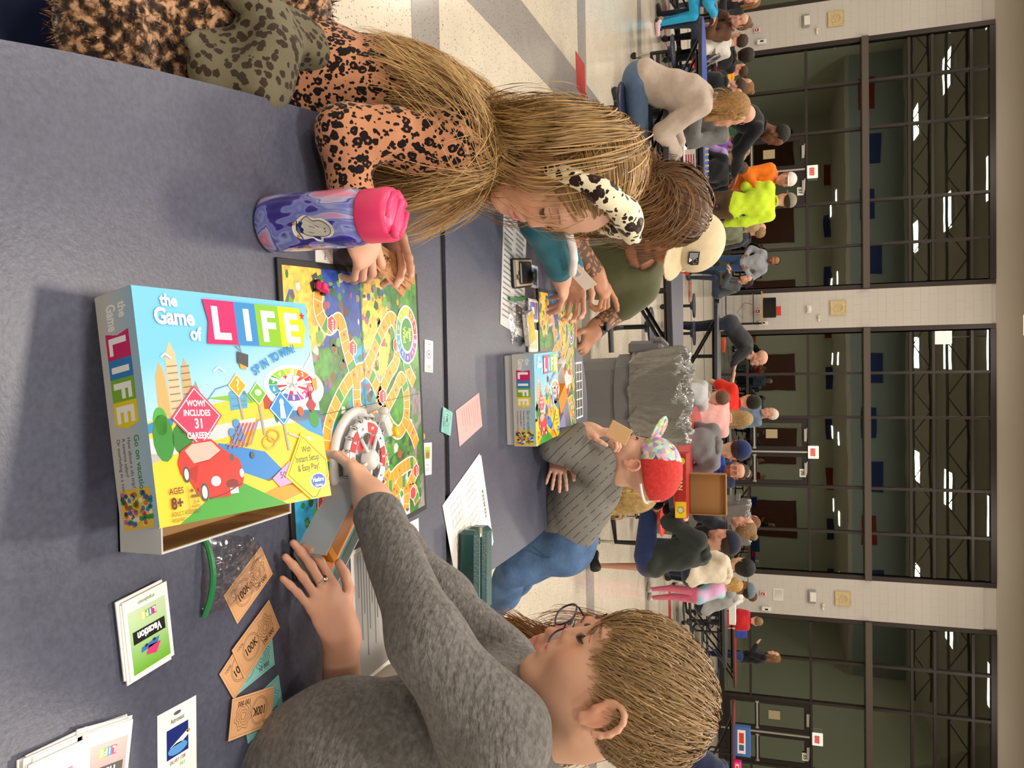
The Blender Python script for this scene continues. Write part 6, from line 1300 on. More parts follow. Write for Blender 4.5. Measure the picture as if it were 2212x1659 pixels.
    for k in range(10): t = (k + .5) * .628; a.text(str(k + 1), cx + .082 * math.cos(t), cy + .098 * math.sin(t) - .008, .017, 'FFFFFF', 'c', .02)
    a.ell(cx, cy, .056, .07, '2E8A38', 30); a.up(); 
    for i, t in enumerate(('Spin', 'to', 'Win!')): a.text(t, cx + .028 - i * .028 - .008, cy, .024, 'F8F060', 'c', .03, rot=-math.pi / 2)
    # folds
    a.line([(0, -.5), (0, .5)], .003, '2A5A70'); a.line([(-.5, .0), (.5, .0)], .0025, '2A5A50'); return a
BOARD = board_art()
def game_board(c, size, rz, label):
    e = empty('game_board', (c[0], c[1], ZT_), rz)
    MB().box((0, 0, .0022), (size, size, .0044), bev=.0008).build('board_backing', mat('board_black', '1C1C1E', .55), e)
    s = size * .958; V = [np.c_[-v[:, 1] * s, v[:, 0] * s, v[:, 2] + .0046] for v in BOARD.mb.V]; b = MB(); b.V = V; b.F = BOARD.mb.F; b.C = BOARD.mb.C; b.usec = True; b.build('board_print', mat('board_print', vcol=True, rough=.3), e); return tag(e, label, 'game board')
cs = [onz(*p, TZ) for p in ((590, 553), (897, 600), (917, 1100), (630, 1250))]; c = sum(cs) / 4; rz = math.atan2((cs[2] - cs[1])[1] + (cs[3] - cs[0])[1], (cs[2] - cs[1])[0] + (cs[3] - cs[0])[0]); game_board(c, .457, rz + .0, 'large open colourful game board between the big box and the table gap'); BC, BR = c, rz
# art u axis = world right... the board's near-left corner is (-.5,-.5)
cs2 = [onz(*p, TZ) for p in ((1160, 600), (1225, 640), (1235, 925), (1192, 925))]; c2 = np.array([.0, 2.47, 0]); game_board(c2, .457, .03, 'second game board at the far end before the tattooed man')
# ---- game box
def face_art(S_):
    """square cover, art u right and v up as printed, size S_"""
    a = Art(.00005); X = lambda v: (v - .5) * S_
    def sky(u, v): 
        t = np.clip(v * 1.25 - .2 + .35 * (1 - u), 0, 1)[..., None]; C = np.array(lin('F4F6F6')) * (1 - t) + np.array(lin('6FBEE6')) * t; return C
    a.grid(X(0), X(0), X(1), X(1), 14, 14, sky); a.up()
    P = lambda pts: [(X(x), X(y)) for x, y in pts]
    # hills, roads and water
    a.poly(P([(0, .43), (.2, .47), (.5, .52), (.8, .5), (1, .46), (1, 0), (0, 0)]), 'E9C23A'); a.up()
    a.poly(P([(0, .42), (.14, .46), (.12, .41), (0, .38)]), '2F7FC0'); a.poly(P([(.0, .36), (.35, .4), (.75, .44), (1, .46), (1, .40), (.6, .37), (.3, .33), (0, .26)]), 'C9C7CE'); a.poly(P([(.34, .32), (.6, .26), (.72, .14), (.6, .12), (.3, .24)]), '2E7EC8'); a.poly(P([(.7, .46), (1, .44), (1, .3), (.9, .34)]), '3A8ED2'); a.poly(P([(.3, .52), (.55, .49), (.75, .52), (.55, .54)]), '7DB33C')
    a.poly(P([(0, .3), (.2, .28), (.1, .0), (0, 0)]), 'F0C430'); a.poly(P([(.3, 0), (1, .18), (1, .08), (.6, 0)]), 'E0921E'); a.poly(P([(.5, .1), (.8, .2), (1, .2), (1, .13), (.8, .08)]), 'EFC22A'); a.up()
    a.poly(P([(.1, 0), (.32, .12), (.45, .13), (.7, 0)]), '3D9A34'); a.poly(P([(.62, .5), (.78, .5), (.7, .42), (.56, .4)]), 'F3B93A')
    for (x, h, w_, c) in ((.09, .68, .06, 'D9A368'), (.15, .77, .07, 'C9B79A'), (.215, .7, .06, 'B9A27A'), (.26, .6, .05, '9A8A78')):
        a.poly(P([(x - w_ / 2, .44), (x + w_ / 2, .44), (x + w_ * .35, h - .05), (x, h), (x - w_ * .4, h - .06)]), c)
    a.up()
    for (x, h, w_, c) in ((.15, .77, .07, '8E7D60'), (.215, .7, .06, '86704A')):
        for k in range(7): a.line(P([(x - w_ * .35, .48 + k * .03), (x + w_ * .38, .485 + k * .03)]), S_ * .006, c)
    a.poly(P([(.43, .46), (.53, .47), (.53, .55), (.46, .57), (.43, .54)]), '4E9CCB')
    for k in range(5): a.line(P([(.44, .48 + k * .018), (.53, .485 + k * .018)]), S_ * .005, 'BFE0F0')
    a.poly(P([(.63, .46), (.69, .46), (.69, .52), (.66, .55), (.63, .52)]), 'A8432E'); a.line(P([(.3, .5), (.36, .56), (.44, .58), (.5, .56), (.56, .5)]), S_ * .006, '4A8AC0'); a.up()
    for (x, y, rx, ry, c) in ((.07, .36, .05, .1, '2E8432'), (.065, .43, .035, .06, '4CA23E'), (.16, .35, .05, .07, '2C7A30'), (.17, .4, .03, .03, '58B048'), (.7, .44, .016, .05, '2C7A34'), (.74, .44, .016, .05, '2C7A34'), (.95, .4, .035, .05, '3A8A3C')): a.ell(X(x), X(y), S_ * rx, S_ * ry, c, 14)
    # spinner wheel
    a.up(); cx, cy = X(.83), X(.575); a.ell(cx + .02 * S_, cy - .02 * S_, .2 * S_, .11 * S_, 'D4D6DA', 32); a.up(); a.ell(cx, cy, .185 * S_, .1 * S_, 'F2F2F4', 32); a.up()
    cc = ['D8283A', 'E86A2A', 'F0C020', '8EC030', '3A9A4A', '2E96B8', '2C6EC0', '6A48A8', 'C03A90', 'E04A6A']
    for k, c in enumerate(cc):
        t0 = k * .628; pp = [(cx + .155 * S_ * math.cos(t), cy + .082 * S_ * math.sin(t)) for t in np.linspace(t0, t0 + .6, 6)] + [(cx + .1 * S_ * math.cos(t), cy + .05 * S_ * math.sin(t)) for t in np.linspace(t0 + .6, t0, 6)]; a.poly(pp, c)
    a.up()
    for k in range(10): t = k * .628 + .3; a.text(str(k + 1), cx + .13 * S_ * math.cos(t), cy + .066 * S_ * math.sin(t) - .01 * S_, .022 * S_, 'FFFFFF', 'c', .02)
    for k in range(10):
        t = k * .628; pp = [(cx, cy), (cx + .1 * S_ * math.cos(t), cy + .05 * S_ * math.sin(t)), (cx + .1 * S_ * math.cos(t + .3), cy + .05 * S_ * math.sin(t + .3))]; a.poly(pp, 'D02A38' if k % 2 else '3A3A44')
    a.up(); 
    for k in range(5): t = k * 1.256 + .2; a.line([(cx, cy), (cx + .15 * S_ * math.cos(t), cy + .08 * S_ * math.sin(t))], .013 * S_, 'E6E8EC')
    a.ell(cx, cy + .012 * S_, .04 * S_, .045 * S_, 'E2E4E8', 18); a.line(P([(.93, .66), (.985, .72), (.99, .74)]), .016 * S_, 'DCDEE4')
    a.up(3)
    # road signs on poles
    def sign(x, y, s, c, pole):
        a.line(P([(x, y - s), (x + .01, y - s - pole)]), .012 * S_, '9A9CA2'); a.up(); q = [(x, y + s * 1.0), (x + s * .95, y), (x, y - s * 1.0), (x - s * .95, y)]; a.poly(P(q), c); a.up(); q = [(x, y + s * .9), (x + s * .86, y), (x, y - s * .9), (x - s * .86, y)]; a.line(P(q), .006 * S_, 'F8F4F4', True); a.l -= 1
    sign(.485, .575, .058, 'E6A21E', .1); sign(.6, .535, .058, '6DB33A', .14); sign(.74, .46, .088, '2B86CE', .12); a.up(2); sign(.245, .44, .138, 'D23A62', .1)
    a.up(2); a.ell(X(.74), X(.49), .014 * S_, .018 * S_, 'F4F6FA', 12); a.poly(P([(.728, .475), (.752, .475), (.758, .41), (.722, .41)]), 'F4F6FA'); a.ell(X(.6), X(.54), .022 * S_, .016 * S_, 'D8E8C0', 10); a.text('?', X(.485), X(.555), .05 * S_, 'FFF0C0', 'c', .02)
    for i, (t, h) in enumerate((('WOW!', .026), ('INCLUDES', .026), ('31', .042), ('CAREERS!', .026))): a.text(t, X(.245), X(.487 - (0, .042, .096, .14)[i]), h * S_, 'FFF6F8', 'c', .025, rot=-.04, sx=.8)
    # car
    a.up(2); a.poly(P([(.12, .25), (.14, .3), (.2, .33), (.3, .34), (.36, .29), (.44, .24), (.46, .17), (.44, .12), (.36, .08), (.27, .085), (.2, .11), (.17, .17), (.13, .2)]), 'D03028'); a.up()
    a.poly(P([(.16, .3), (.2, .325), (.3, .33), (.345, .285), (.28, .25), (.2, .24)]), 'E8B0A8'); a.poly(P([(.17, .22), (.22, .235), (.2, .16), (.175, .18)]), 'A82420'); a.ell(X(.155), X(.2), .018 * S_, .035 * S_, '4A4A50'); a.ell(X(.235), X(.115), .022 * S_, .04 * S_, '4A4A50'); a.ell(X(.3), X(.155), .026 * S_, .022 * S_, 'F0E8E4'); a.ell(X(.445), X(.175), .012 * S_, .02 * S_, 'F0E8E4'); a.ell(X(.385), X(.135), .035 * S_, .02 * S_, '7A2A28'); a.rect(X(.37), X(.09), .045 * S_, .03 * S_, 'F2EEEC'); a.up()
    a.ell(X(.155), X(.2), .011 * S_, .024 * S_, 'C8CCD2'); a.ell(X(.235), X(.115), .014 * S_, .028 * S_, 'C8CCD2'); a.line(P([(.2, .24), (.28, .25), (.345, .285)]), .005 * S_, 'A82420'); a.line(P([(.26, .085), (.34, .095), (.44, .13)]), .006 * S_, '8C1C1C')
    # shopping trolley, rings, key, banknote
    for (x, y) in ((.42, .36), (.46, .37), (.43, .33), (.47, .335), (.45, .4)): a.ell(X(x), X(y), .02 * S_, .022 * S_, '4E8ECA', 10)
    for k in range(5): a.line(P([(.39 + k * .025, .29), (.47 + k * .022, .4)]), .008 * S_, 'D04A58')
    a.line(P([(.38, .31), (.52, .3), (.58, .41), (.6, .41)]), .007 * S_, '8A8C92'); a.ell(X(.4), X(.25), .012 * S_, .016 * S_, '55565C'); a.ell(X(.52), X(.25), .012 * S_, .016 * S_, '55565C')
    for (x, y, c) in ((.66, .33, 'C9973A'), (.63, .3, 'D8AE4E')): t = np.linspace(0, 6.283, 25)[:-1]; a.line([(X(x) + .038 * S_ * math.cos(q), X(y) + .028 * S_ * math.sin(q)) for q in t], .009 * S_, c, True)
    a.line(P([(.76, .335), (.86, .3)]), .01 * S_, 'B8BAC0'); a.ell(X(.88), X(.295), .026 * S_, .02 * S_, 'B8BAC0', 16); a.poly(P([(.62, .13), (.74, .2), (.8, .17), (.78, .1), (.66, .085)]), 'C898CC'); a.up(); a.text('500', X(.7), X(.125), .03 * S_, '5A3A66', 'c', .01); 
    a.ell(X(.86), X(.44), .02 * S_, .025 * S_, 'E05A34', 10); a.rect(X(.93), X(.5), .02 * S_, .04 * S_, 'A02A3A'); a.poly(P([(.94, .51), (.975, .47), (.94, .43), (.905, .47)]), 'A83848'); a.poly(P([(.965, .6), (1, .61), (1, .55), (.97, .54)]), 'E89A50')
    # mortarboard and birds
    a.up(); a.poly(P([(.505, .735), (.57, .72), (.56, .66), (.5, .68)]), '4A4A52'); a.line(P([(.5, .76), (.53, .73), (.52, .78), (.49, .79)]), .006 * S_, '5A5A60'); a.poly(P([(.51, .68), (.55, .665), (.55, .65), (.515, .655)]), 'D8A040'); a.line(P([(.1, .7), (.12, .715), (.15, .695)]), .008 * S_, 'FFFFFF'); a.line(P([(.36, .64), (.39, .66), (.42, .64)]), .008 * S_, 'FFFFFF')
    # title
    a.up(2); a.text('the', X(.17), X(.925), .05 * S_, 'FFFFFF', 'c', .035, sx=.9); a.text('Game', X(.19), X(.845), .068 * S_, 'FFFFFF', 'c', .035, sx=.85); a.text('of', X(.29), X(.78), .056 * S_, 'FFFFFF', 'c', .035, sx=.85)
    for dx, dy in ((-.0015, -.0025),): pass
    life_logo(a, X(.345), X(.765), .205 * S_, .9); a.up()
    t = np.arange(10) * math.pi / 5 + math.pi / 2; q = [(X(.955) + (.022 if i % 2 == 0 else .009) * S_ * math.cos(u), X(.93) + (.024 if i % 2 == 0 else .01) * S_ * math.sin(u)) for i, u in enumerate(t)]; a.poly(q, 'D42A24')
    a.up(2)
    for i, ch in enumerate('SPIN TO WIN!'): q = i / 11; a.text(ch, X(.605 + .265 * q), X(.625 + .15 * q - .035 * q * q), .042 * S_, '2A86CC', 'c', .03, rot=.55 - .3 * q, sx=.75)
    # yellow diamond
    a.up(2); q = [(.83, .335), (.995, .13), (.88, -.0), (.83, .0), (.7, .12)]; q = [(.84, .335), (.995, .2), (.995, .1), (.9, 0), (.85, .0), (.7, .13)]; a.poly(P(q), 'F5DC1C'); a.up(); a.line(P([(.84, .315), (.985, .185), (.985, .11), (.89, .01), (.86, .01), (.72, .135)]), .004 * S_, '1E1A10', True)
    for i, t in enumerate(('With', 'Instant Setup', '& Easy Play!')): a.text(t, X(.86), X(.235 - i * .045), .03 * S_, '1C1810', 'c', .015, sx=.72, rot=.03)
    a.ell(X(.915), X(.085), .055 * S_, .04 * S_, 'FFFFFF', 24); a.up(); a.ell(X(.915), X(.085), .049 * S_, .035 * S_, '2A5CB8', 24); a.up(); a.text('Hasbro', X(.915), X(.082), .022 * S_, 'FFFFFF', 'c', .02, sx=.85); a.text('Gaming', X(.915), X(.058), .014 * S_, 'FFFFFF', 'c', .01, sx=.85)
    a.text('AGES', X(.06), X(.125), .026 * S_, '6A3A20', bold=.01, sx=.8); a.text('8+', X(.065), X(.065), .046 * S_, '5A2A18', bold=.03, sx=.8); a.text('ADULT ASSEMBLY', X(.06), X(.035), .018 * S_, '6A5A20', sx=.7); a.text('REQUIRED', X(.06), X(.012), .014 * S_, '6A5A20', sx=.7)
    a.line(P([(.15, .05), (.15, .15)]), .002 * S_, '8A6A30'); a.ell(X(.17), X(.13), .008 * S_, .008 * S_, '7A5A30', 8); a.ell(X(.21), X(.13), .008 * S_, .008 * S_, '7A5A30', 8); a.rect(X(.165), X(.1), .05 * S_, .012 * S_, '7A5A30'); a.text('2-4', X(.17), X(.075), .016 * S_, '7A5A30'); a.text('PLAYERS', X(.16), X(.058), .012 * S_, '7A5A30', sx=.7)
    return a
def side_art(L, H):
    """left wall of the lid: reads top to bottom; u along the length, v up the wall"""
    a = Art(.00005); a.grid(-L / 2, -H / 2, L / 2, H / 2, 10, 5, lambda u, v: np.array(lin('9EC4DC'))[None, None] * (np.clip(v * 1.6 - .5, 0, 1)[..., None]) * np.ones(3) + np.array(lin('C9C8C4')) * (1 - np.clip(v * 1.6 - .5, 0, 1)[..., None])); a.up()
    x = -L * .45; a.text('the', x, H * .1, H * .2, 'F2F6F8', bold=.03, sx=.7); a.text('Game of', x, -H * .22, H * .24, 'F2F6F8', bold=.03, sx=.55); a.l += 1
    life_logo(a, -L * .33, -H * .32, H * .62); 
    a.text('Go on vacation!', L * .11, H * .12, H * .13, '2C8A3A', bold=.01, sx=.85)
    for i, t in enumerate(('How about a ski trip?', 'A savanna safari?', 'Or snorkeling in a coral reef?')): a.text(t, L * .115, -H * .06 - i * H * .14, H * .085, '4A4A4E', sx=.8)
    r = np.random.default_rng(8); a.rect(L * .33, -H * .42, L * .165, H * .8, 'E8C23A'); a.up()
    for k in range(70): a.ell(L * r.uniform(.34, .48), H * r.uniform(-.38, .36), L * .012, H * .06, r.choice(['C8343C', '2E84C0', '3A9A40', 'F0E8D8', 'D87A30', 'B06ABC', '48484E']), 6)
    return a
FACE = face_art(1.0); SIDE = side_art(1.0, .25)
BLUEW = mat('box_white_blue', 'C6C8CA', .5); RIMB = mat('box_rim_blue', 'A9D2E6', .5)
def place_art(A, name, parent, O, U, V_, sc_, m=PRINT, off=0):
    b = MB(); U = np.asarray(U, float); V_ = np.asarray(V_, float); W_ = np.cross(U, V_); b.V = [np.asarray(O) + v[:, :1] * sc_ * U + v[:, 1:2] * sc_ * V_ + (v[:, 2:] + off) * W_ for v in A.mb.V]; b.F = A.mb.F; b.C = A.mb.C; b.usec = True; return b.build(name, m, parent)
def open_box(w_, d, h, t, mo, mi, name, parent, up=True, M_=None):
    """thin walled tray; mi inside colour"""
    b = MB(); z = t / 2 if up else h - t / 2; b.box((0, 0, z), (w_, d, t))
    for s in (-1, 1): b.box((s * (w_ / 2 - t / 2), 0, h / 2), (t, d, h)); b.box((0, s * (d / 2 - t / 2), h / 2), (w_ - 2 * t, t, h))
    o = b.build(name, mo, parent); q = MB(); e = .0004; z2 = t + e if up else h - t - e; q.box((0, 0, z2), (w_ - 2 * t, d - 2 * t, .0006))
    for s in (-1, 1): q.box((s * (w_ / 2 - t - e), 0, h / 2), (.0006, d - 2 * t, h - t)); q.box((0, s * (d / 2 - t - e), h / 2), (w_ - 2 * t, .0006, h - t))
    q.build('lining', mi, o); return o
def game_of_life(loc, rz, size, h, lid_M, label, tray=True, hl=None):
    e = empty('game_box', loc, rz); hl = hl or h
    if tray: open_box(size - .006, size - .006, h, .0022, BLUEW, MCARD, 'tray', e)
    l = open_box(size, size, hl, .0022, BLUEW, MCARD, 'lid', e, up=False); l.matrix_local = lid_M
    # cover print: printed up = towards local -x (world left), printed right = local +y
    place_art(FACE, 'cover_print', l, (0, 0, hl + .0002), (0, 1, 0), (-1, 0, 0), size)
    place_art(SIDE, 'side_print', l, (0, -size / 2 - .0002, hl / 2), (1, 0, 0), (0, 0, 1), size * .995 if hl > .05 else size)
    return tag(e, label, 'game box')
# the big one: lid tipped on its tray
nl, nr = onz(213, 640, TZ), onz(250, 1205, TZ)
sz = .262; ce_ = (onz(255, 1203, TZ) + onz(630, 1098, TZ)) / 2
rzb = .03; loc = np.array([.066, .7785, ZT_ + .0005])
LR = np.array([[.986, .02, -.166], [-.053, .98, -.193], [.159, .199, .967]]); q_, r_ = np.linalg.qr(LR); LR = q_ * np.sign(np.diag(r_))
K_ = .885; lt = np.array([0, 0, CAMZ]) + K_ * (np.array([.03997, .82176, .7636]) - (0, 0, CAMZ)); BS = .2363; BH = .0549
def m4(R, t): M_ = Matrix([list(r) for r in R]).to_4x4(); M_.translation = Vector(t); return M_
bx = np.array([.0725, .7665, ZT_]); lidw = m4(LR, lt) @ Matrix.Translation((0, 0, -BH)); game_of_life(bx, 0, BS, BH, Matrix.Translation(-Vector(bx)) @ lidw, 'large board game box in the centre, bright cover tipped up on its open white tray')
o2 = np.array([.088, 2.045, ZT_]); game_of_life(o2, .04, BS, .05, m4(np.eye(3), (0, 0, .022)), 'small looking identical board game box farther off, beside the second board', hl=.058)
def paper(name, label, cat, O, Ue, W_, H_, art, z=None, th=.0006, m=None, group=None, flip=False, base='F2F0EC', stack=1, jit=.004, Vd=None, parent=None):
    z = ZT_ if z is None else z; O = onz(*O, z) if len(O) == 2 else np.array(O, float); Ue = onz(*Ue, z) if len(Ue) == 2 else np.array(Ue, float)
    U = Ue - O; U /= np.linalg.norm(U); V_ = np.array([-U[1], U[0], 0]) if Vd is None else np.asarray(Vd, float); V_ = V_ - U * (U @ V_); V_ /= np.linalg.norm(V_); Wn = np.cross(U, V_)
    e = empty(name, tuple(O)); r = np.random.default_rng(int(abs(O[0]) * 9999) % 1000); Rm = np.stack([U, V_, Wn], 1); c = U * W_ / 2 + V_ * H_ / 2
    for k in range(stack):
        j = (U * r.uniform(-jit, jit) + V_ * r.uniform(-jit, jit)) if k < stack - 1 else 0; MB().box(c + Wn * (th * (k + .5)) + j, (W_, H_, th * .9), Rm @ RZ(r.uniform(-.03, .03) if k < stack - 1 else 0)).build('sheet', m or mat('card_' + base, base, .55), e)
    a = Art(); art(a, W_, H_); a.build('print', PRINT, e, Wn * (th * stack + .00012), U, V_); return tag(e, label, cat, group) if not parent else e
def life_card(col1, title, sub):
    def f(a, W_, H_):
        c = lin(col1); a.grid(W_ * .08, H_ * .16, W_ * .92, H_ * .95, 2, 8, lambda u, v: np.array(c) * (.5 + v[..., None] * .5) + (1 - v[..., None]) * .5 * np.array((.9, .92, .88))); a.up()
        life_logo(a, W_ * .3, H_ * .22, H_ * .1); a.up(); a.rect(W_ * .14, H_ * .42, W_ * .72, H_ * .16, '141414'); a.up(); a.text(title, W_ / 2, H_ * .45, H_ * .1, 'FFFFFF', 'c', .04, sx=.8)
        a.poly([(W_ * .28, H_ * .7), (W_ * .55, H_ * .68), (W_ * .62, H_ * .78), (W_ * .4, H_ * .82)], 'D03A78'); a.poly([(W_ * .3, H_ * .63), (W_ * .7, H_ * .66), (W_ * .72, H_ * .72), (W_ * .35, H_ * .7)], '3A70B8'); a.up(); a.ell(W_ * .42, H_ * .64, W_ * .04, H_ * .02, '22304A', 8); a.ell(W_ * .6, H_ * .66, W_ * .04, H_ * .02, '22304A', 8); a.text(sub, W_ / 2, H_ * .07, H_ * .05, '4A8A3A', 'c', sx=.9)
    return f
paper('vacation_cards', 'stack of green Vacation cards, printed upside down, near the big box', 'cards', (347, 1254), (266, 1295), .064, .086, life_card('6AAE28', 'Vacation', 'tripadvisor'), stack=5, th=.0016, jit=.005)
paper('house_cards', 'stack of pink House cards at the lower left edge of the photo', 'cards', (272, 1551), (180, 1580), .064, .088, life_card('D83A4A', 'House', ''), stack=6, th=.0016, jit=.005)
paper('career_cards', 'stack of pale blue cards cut off at the lower left corner', 'cards', (176, 1588), (62, 1641), .068, .088, life_card('7AA8D8', 'Career', ''), stack=7, th=.0016, jit=.007)
def astro(a, W_, H_):
    a.text('Astronaut', W_ / 2, H_ * .8, H_ * .06, '1C1C22', 'c', .01, sx=.7); a.ell(W_ / 2, H_ * .91, W_ * .1, H_ * .025, '5A5A66', 10); a.rect(W_ * .22, H_ * .36, W_ * .56, H_ * .38, '1C2A78'); a.up(); a.ell(W_ * .5, H_ * .45, W_ * .25, H_ * .07, '5A9AE0', 16); a.poly([(W_ * .3, H_ * .5), (W_ * .75, H_ * .62), (W_ * .8, H_ * .56), (W_ * .6, H_ * .5)], 'EDEBF0'); a.ell(W_ * .78, H_ * .6, W_ * .05, H_ * .02, 'F09030', 10)
    a.text('SALARY 130K', W_ / 2, H_ * .28, H_ * .05, '2A2A30', 'c', sx=.7); a.text('PAY', W_ * .62, H_ * .2, H_ * .05, '5AAA4A', 'c', sx=.8); a.text('Bonus Number', W_ / 2, H_ * .12, H_ * .035, '2A2A30', 'c', sx=.8); a.text('Whoever spins 4 pays you 20K', W_ / 2, H_ * .06, H_ * .035, '2A2A30', 'c', sx=.6)
O_ = onz(339, 1547, ZT_); T2 = onz(409, 1509, ZT_); u_ = (T2 - O_) / np.linalg.norm(T2 - O_); vv = np.array([-u_[1], u_[0], 0]); paper('astronaut_card', 'white Astronaut salary card with a space shuttle picture', 'card', O_ - vv * .088, O_ - vv * .088 + u_, .062, .088, astro)
def bill(txt, long_, bg, ink):
    def f(a, W_, H_):
        a.rect(.0015, .0015, W_ - .003, H_ - .003, bg); a.up(); a.line([(.003, .003), (W_ - .003, .003), (W_ - .003, H_ - .003), (.003, H_ - .003)], .0005, ink, True)
        a.rect(.006, .006, W_ - .02, H_ - .012, ink if False else bg); a.up(); t = np.linspace(0, 6.283, 33)[:-1]
        for rr in (.0175, .0155): a.line([(W_ * .34 + rr * 1.0 * math.cos(q), H_ / 2 + rr * math.sin(q)) for q in t], .0006, '7A5A40' if bg[0] != '8' else '3A7A80', True)
        for rr in (.016, .012, .008, .0045): a.line([(W_ * .72 + rr * math.cos(q) * (1 + .15 * math.sin(q * 7)), H_ / 2 + rr * math.sin(q) * (1 + .15 * math.cos(q * 6))) for q in t], .0008, '7A5A40' if bg[0] != '8' else '3A7A80', True)
        a.text(txt, W_ * .34, H_ / 2 - .005, .011, '241A14', 'c', .02, sx=.8); a.text(long_, W_ - .012, .006, .0065, '241A14', 'r', .01, sx=.9); a.text(txt, .006, H_ - .011, .005, '5A4030')
    return f
OR = 'E0AE80'; b100 = bill('100K', '100 000', 'D9A67A', '8A6242'); b10 = bill('10K', '10 000', '86C8C4', '3A7A80')
BW, BHt = .089, .05; zz = ZT_
paper('play_money', 'orange 100K play note at the far end of the row by the plastic bag', 'play money', (512, 1348), (580, 1252), BW, BHt, b100, z=zz, base=OR)
o_ = paper('play_money', 'pale teal play note peeking from under the orange notes, upper one', 'play money', (503, 1508), (560, 1462), BW, BHt, b10, z=zz, base='86C8C4')
paper('play_money', 'orange 100K play note third in the row, its middle covered', 'play money', (505, 1512), (575, 1398), BW, BHt, b100, z=zz + .0016, base=OR)
paper('play_money', 'orange 100K play note lying diagonally on top of the others', 'play money', (527, 1466), (610, 1346), BW, BHt, b100, z=zz + .003, base=OR)
paper('play_money', 'pale teal play note under the lowest orange note', 'play money', (535, 1607), (595, 1545), BW * .9, BHt, b10, z=zz + .0005, base='86C8C4')
paper('play_money', 'orange 100K play note nearest the grey-shirted boy, upside down', 'play money', (592, 1481), (505, 1509), BW, BHt, b100, z=zz + .0045, base=OR, Vd=(onz(588, 1559, zz) - onz(592, 1481, zz)))
paper('play_money', 'small pile of pale teal 10K notes beyond the board edge', 'play money', (955, 881), (950, 939), .05, .05, b10, base='86C8C4', stack=3, jit=.006, th=.0008) 
# notes fanned in the leopard girl's hand
for k, (p, q, r_) in enumerate((((792, 556, 1.15), (890, 612, 1.22), (812, 510, 1.2)), ((788, 552, 1.14), (878, 622, 1.2), (806, 506, 1.2)), ((786, 548, 1.13), (864, 634, 1.18), (808, 500, 1.2)))):
    O_, U_, V_ = w(*p), w(*q), w(*r_); O_ = O_ + (0, -.0015 * k, 0); paper('play_money', ('orange 100K note at the back of the fan in the leopard girl\'s hand', 'middle orange 100K note fanned in the leopard girl\'s hand', 'front orange 100K note fanned in the leopard girl\'s hand')[k], 'play money', tuple(O_), tuple(U_), .098, .048, b100, base=OR, Vd=-(V_ - O_) if np.cross(U_ - O_, V_ - O_) @ (np.array([0, 0, CAMZ]) - O_) < 0 else (V_ - O_))
def small_card(pic):
    def f(a, W_, H_):
        a.text('Go fishing!' if not pic else 'Best friend', W_ / 2, H_ * .3 if pic else H_ * .86, H_ * .045, '3A3A40', 'c', sx=.8)
        if pic: a.rect(W_ * .2, H_ * .5, W_ * .6, H_ * .38, '8AB84A'); a.up(); a.ell(W_ * .5, H_ * .62, W_ * .2, H_ * .1, 'A8642A', 14); a.rect(W_ * .2, H_ * .78, W_ * .6, H_ * .1, 'E8C040')
        else: a.ell(W_ / 2, H_ * .56, W_ * .3, H_ * .14, '9A90B0', 20); a.up(); a.ell(W_ / 2, H_ * .56, W_ * .22, H_ * .1, 'E8E6EE', 20); a.up(); a.ell(W_ / 2, H_ * .56, W_ * .12, H_ * .05, '8A80A4', 16)
        for k in range(3): a.rect(W_ * .25, H_ * (.2 - .035 * k), W_ * .5, H_ * .012, '6A6A70')
        a.rect(W_ * .12, H_ * .05, W_ * .76, H_ * .012, 'D8D048')
    return f
for (tl, tr, pic, lab) in (((917, 733), (940, 738), False, 'white action card with a grey spinner picture beyond the board'), ((914, 957), (941, 955), True, 'white action card with a green and brown picture beyond the board')):
    O_ = onz(*tl, ZT_); U_ = onz(*tr, ZT_) - O_; U_ /= np.linalg.norm(U_); V_ = np.array([-U_[1], U_[0], 0]); paper('action_card', lab, 'card', tuple(O_ - V_ * .064), tuple(O_ - V_ * .064 + U_), .041, .064, small_card(pic))
paper('white_card', 'white card corner showing beside the swirled bottle', 'card', (718, 536), (690, 528), .05, .06, lambda a, W_, H_: a.text('?', .02, .01, .012, '4A4A60'))
o_ = MB().lathe([(.0001, 0), (.006, 0), (.006, .0015), (.0001, .0015)], (0, 0, 0), 14).build('token', mat('token_yellow', 'D8B020', .4)); p = onz(914, 943, ZT_); o_.location = p; tag(o_, 'tiny yellow round token beside the teal notes', 'token')
def pinkart(a, W_, H_):
    r = np.random.default_rng(4)
    for k in range(8): a.rect(W_ * .12, H_ * (.85 - .09 * k), W_ * r.uniform(.35, .75), .0012, '8A5058')
    a.text('Directions', W_ * .12, H_ * .9, .004, '8A5058')
O_ = onz(1050, 843, ZT_); paper('pink_card', 'laminated pink instruction card beyond the table gap', 'card', onz(984, 887, ZT_) + 0, onz(992, 962, ZT_), .082, .15, pinkart, base='EFA6A8', Vd=onz(1050, 843, ZT_) - onz(984, 887, ZT_))
def kenken(a, W_, H_):
    a.text('KENKEN', W_ * .34, H_ * .88, H_ * .05, '55565C', bold=.03, sx=1.1); a.text('SOLUTIONS', W_ * .36, H_ * .85, H_ * .018, '8A8A90')
    for (x, y) in ((.1, .5), (.42, .5), (.72, .5), (.1, .12), (.42, .12), (.72, .12)):
        for i in range(4): a.line([(W_ * (x + i * .072), H_ * y), (W_ * (x + i * .072), H_ * (y + .24))], .0009, '3A3A40'); a.line([(W_ * x, H_ * (y + i * .08)), (W_ * (x + .216), H_ * (y + i * .08))], .0009, '3A3A40')
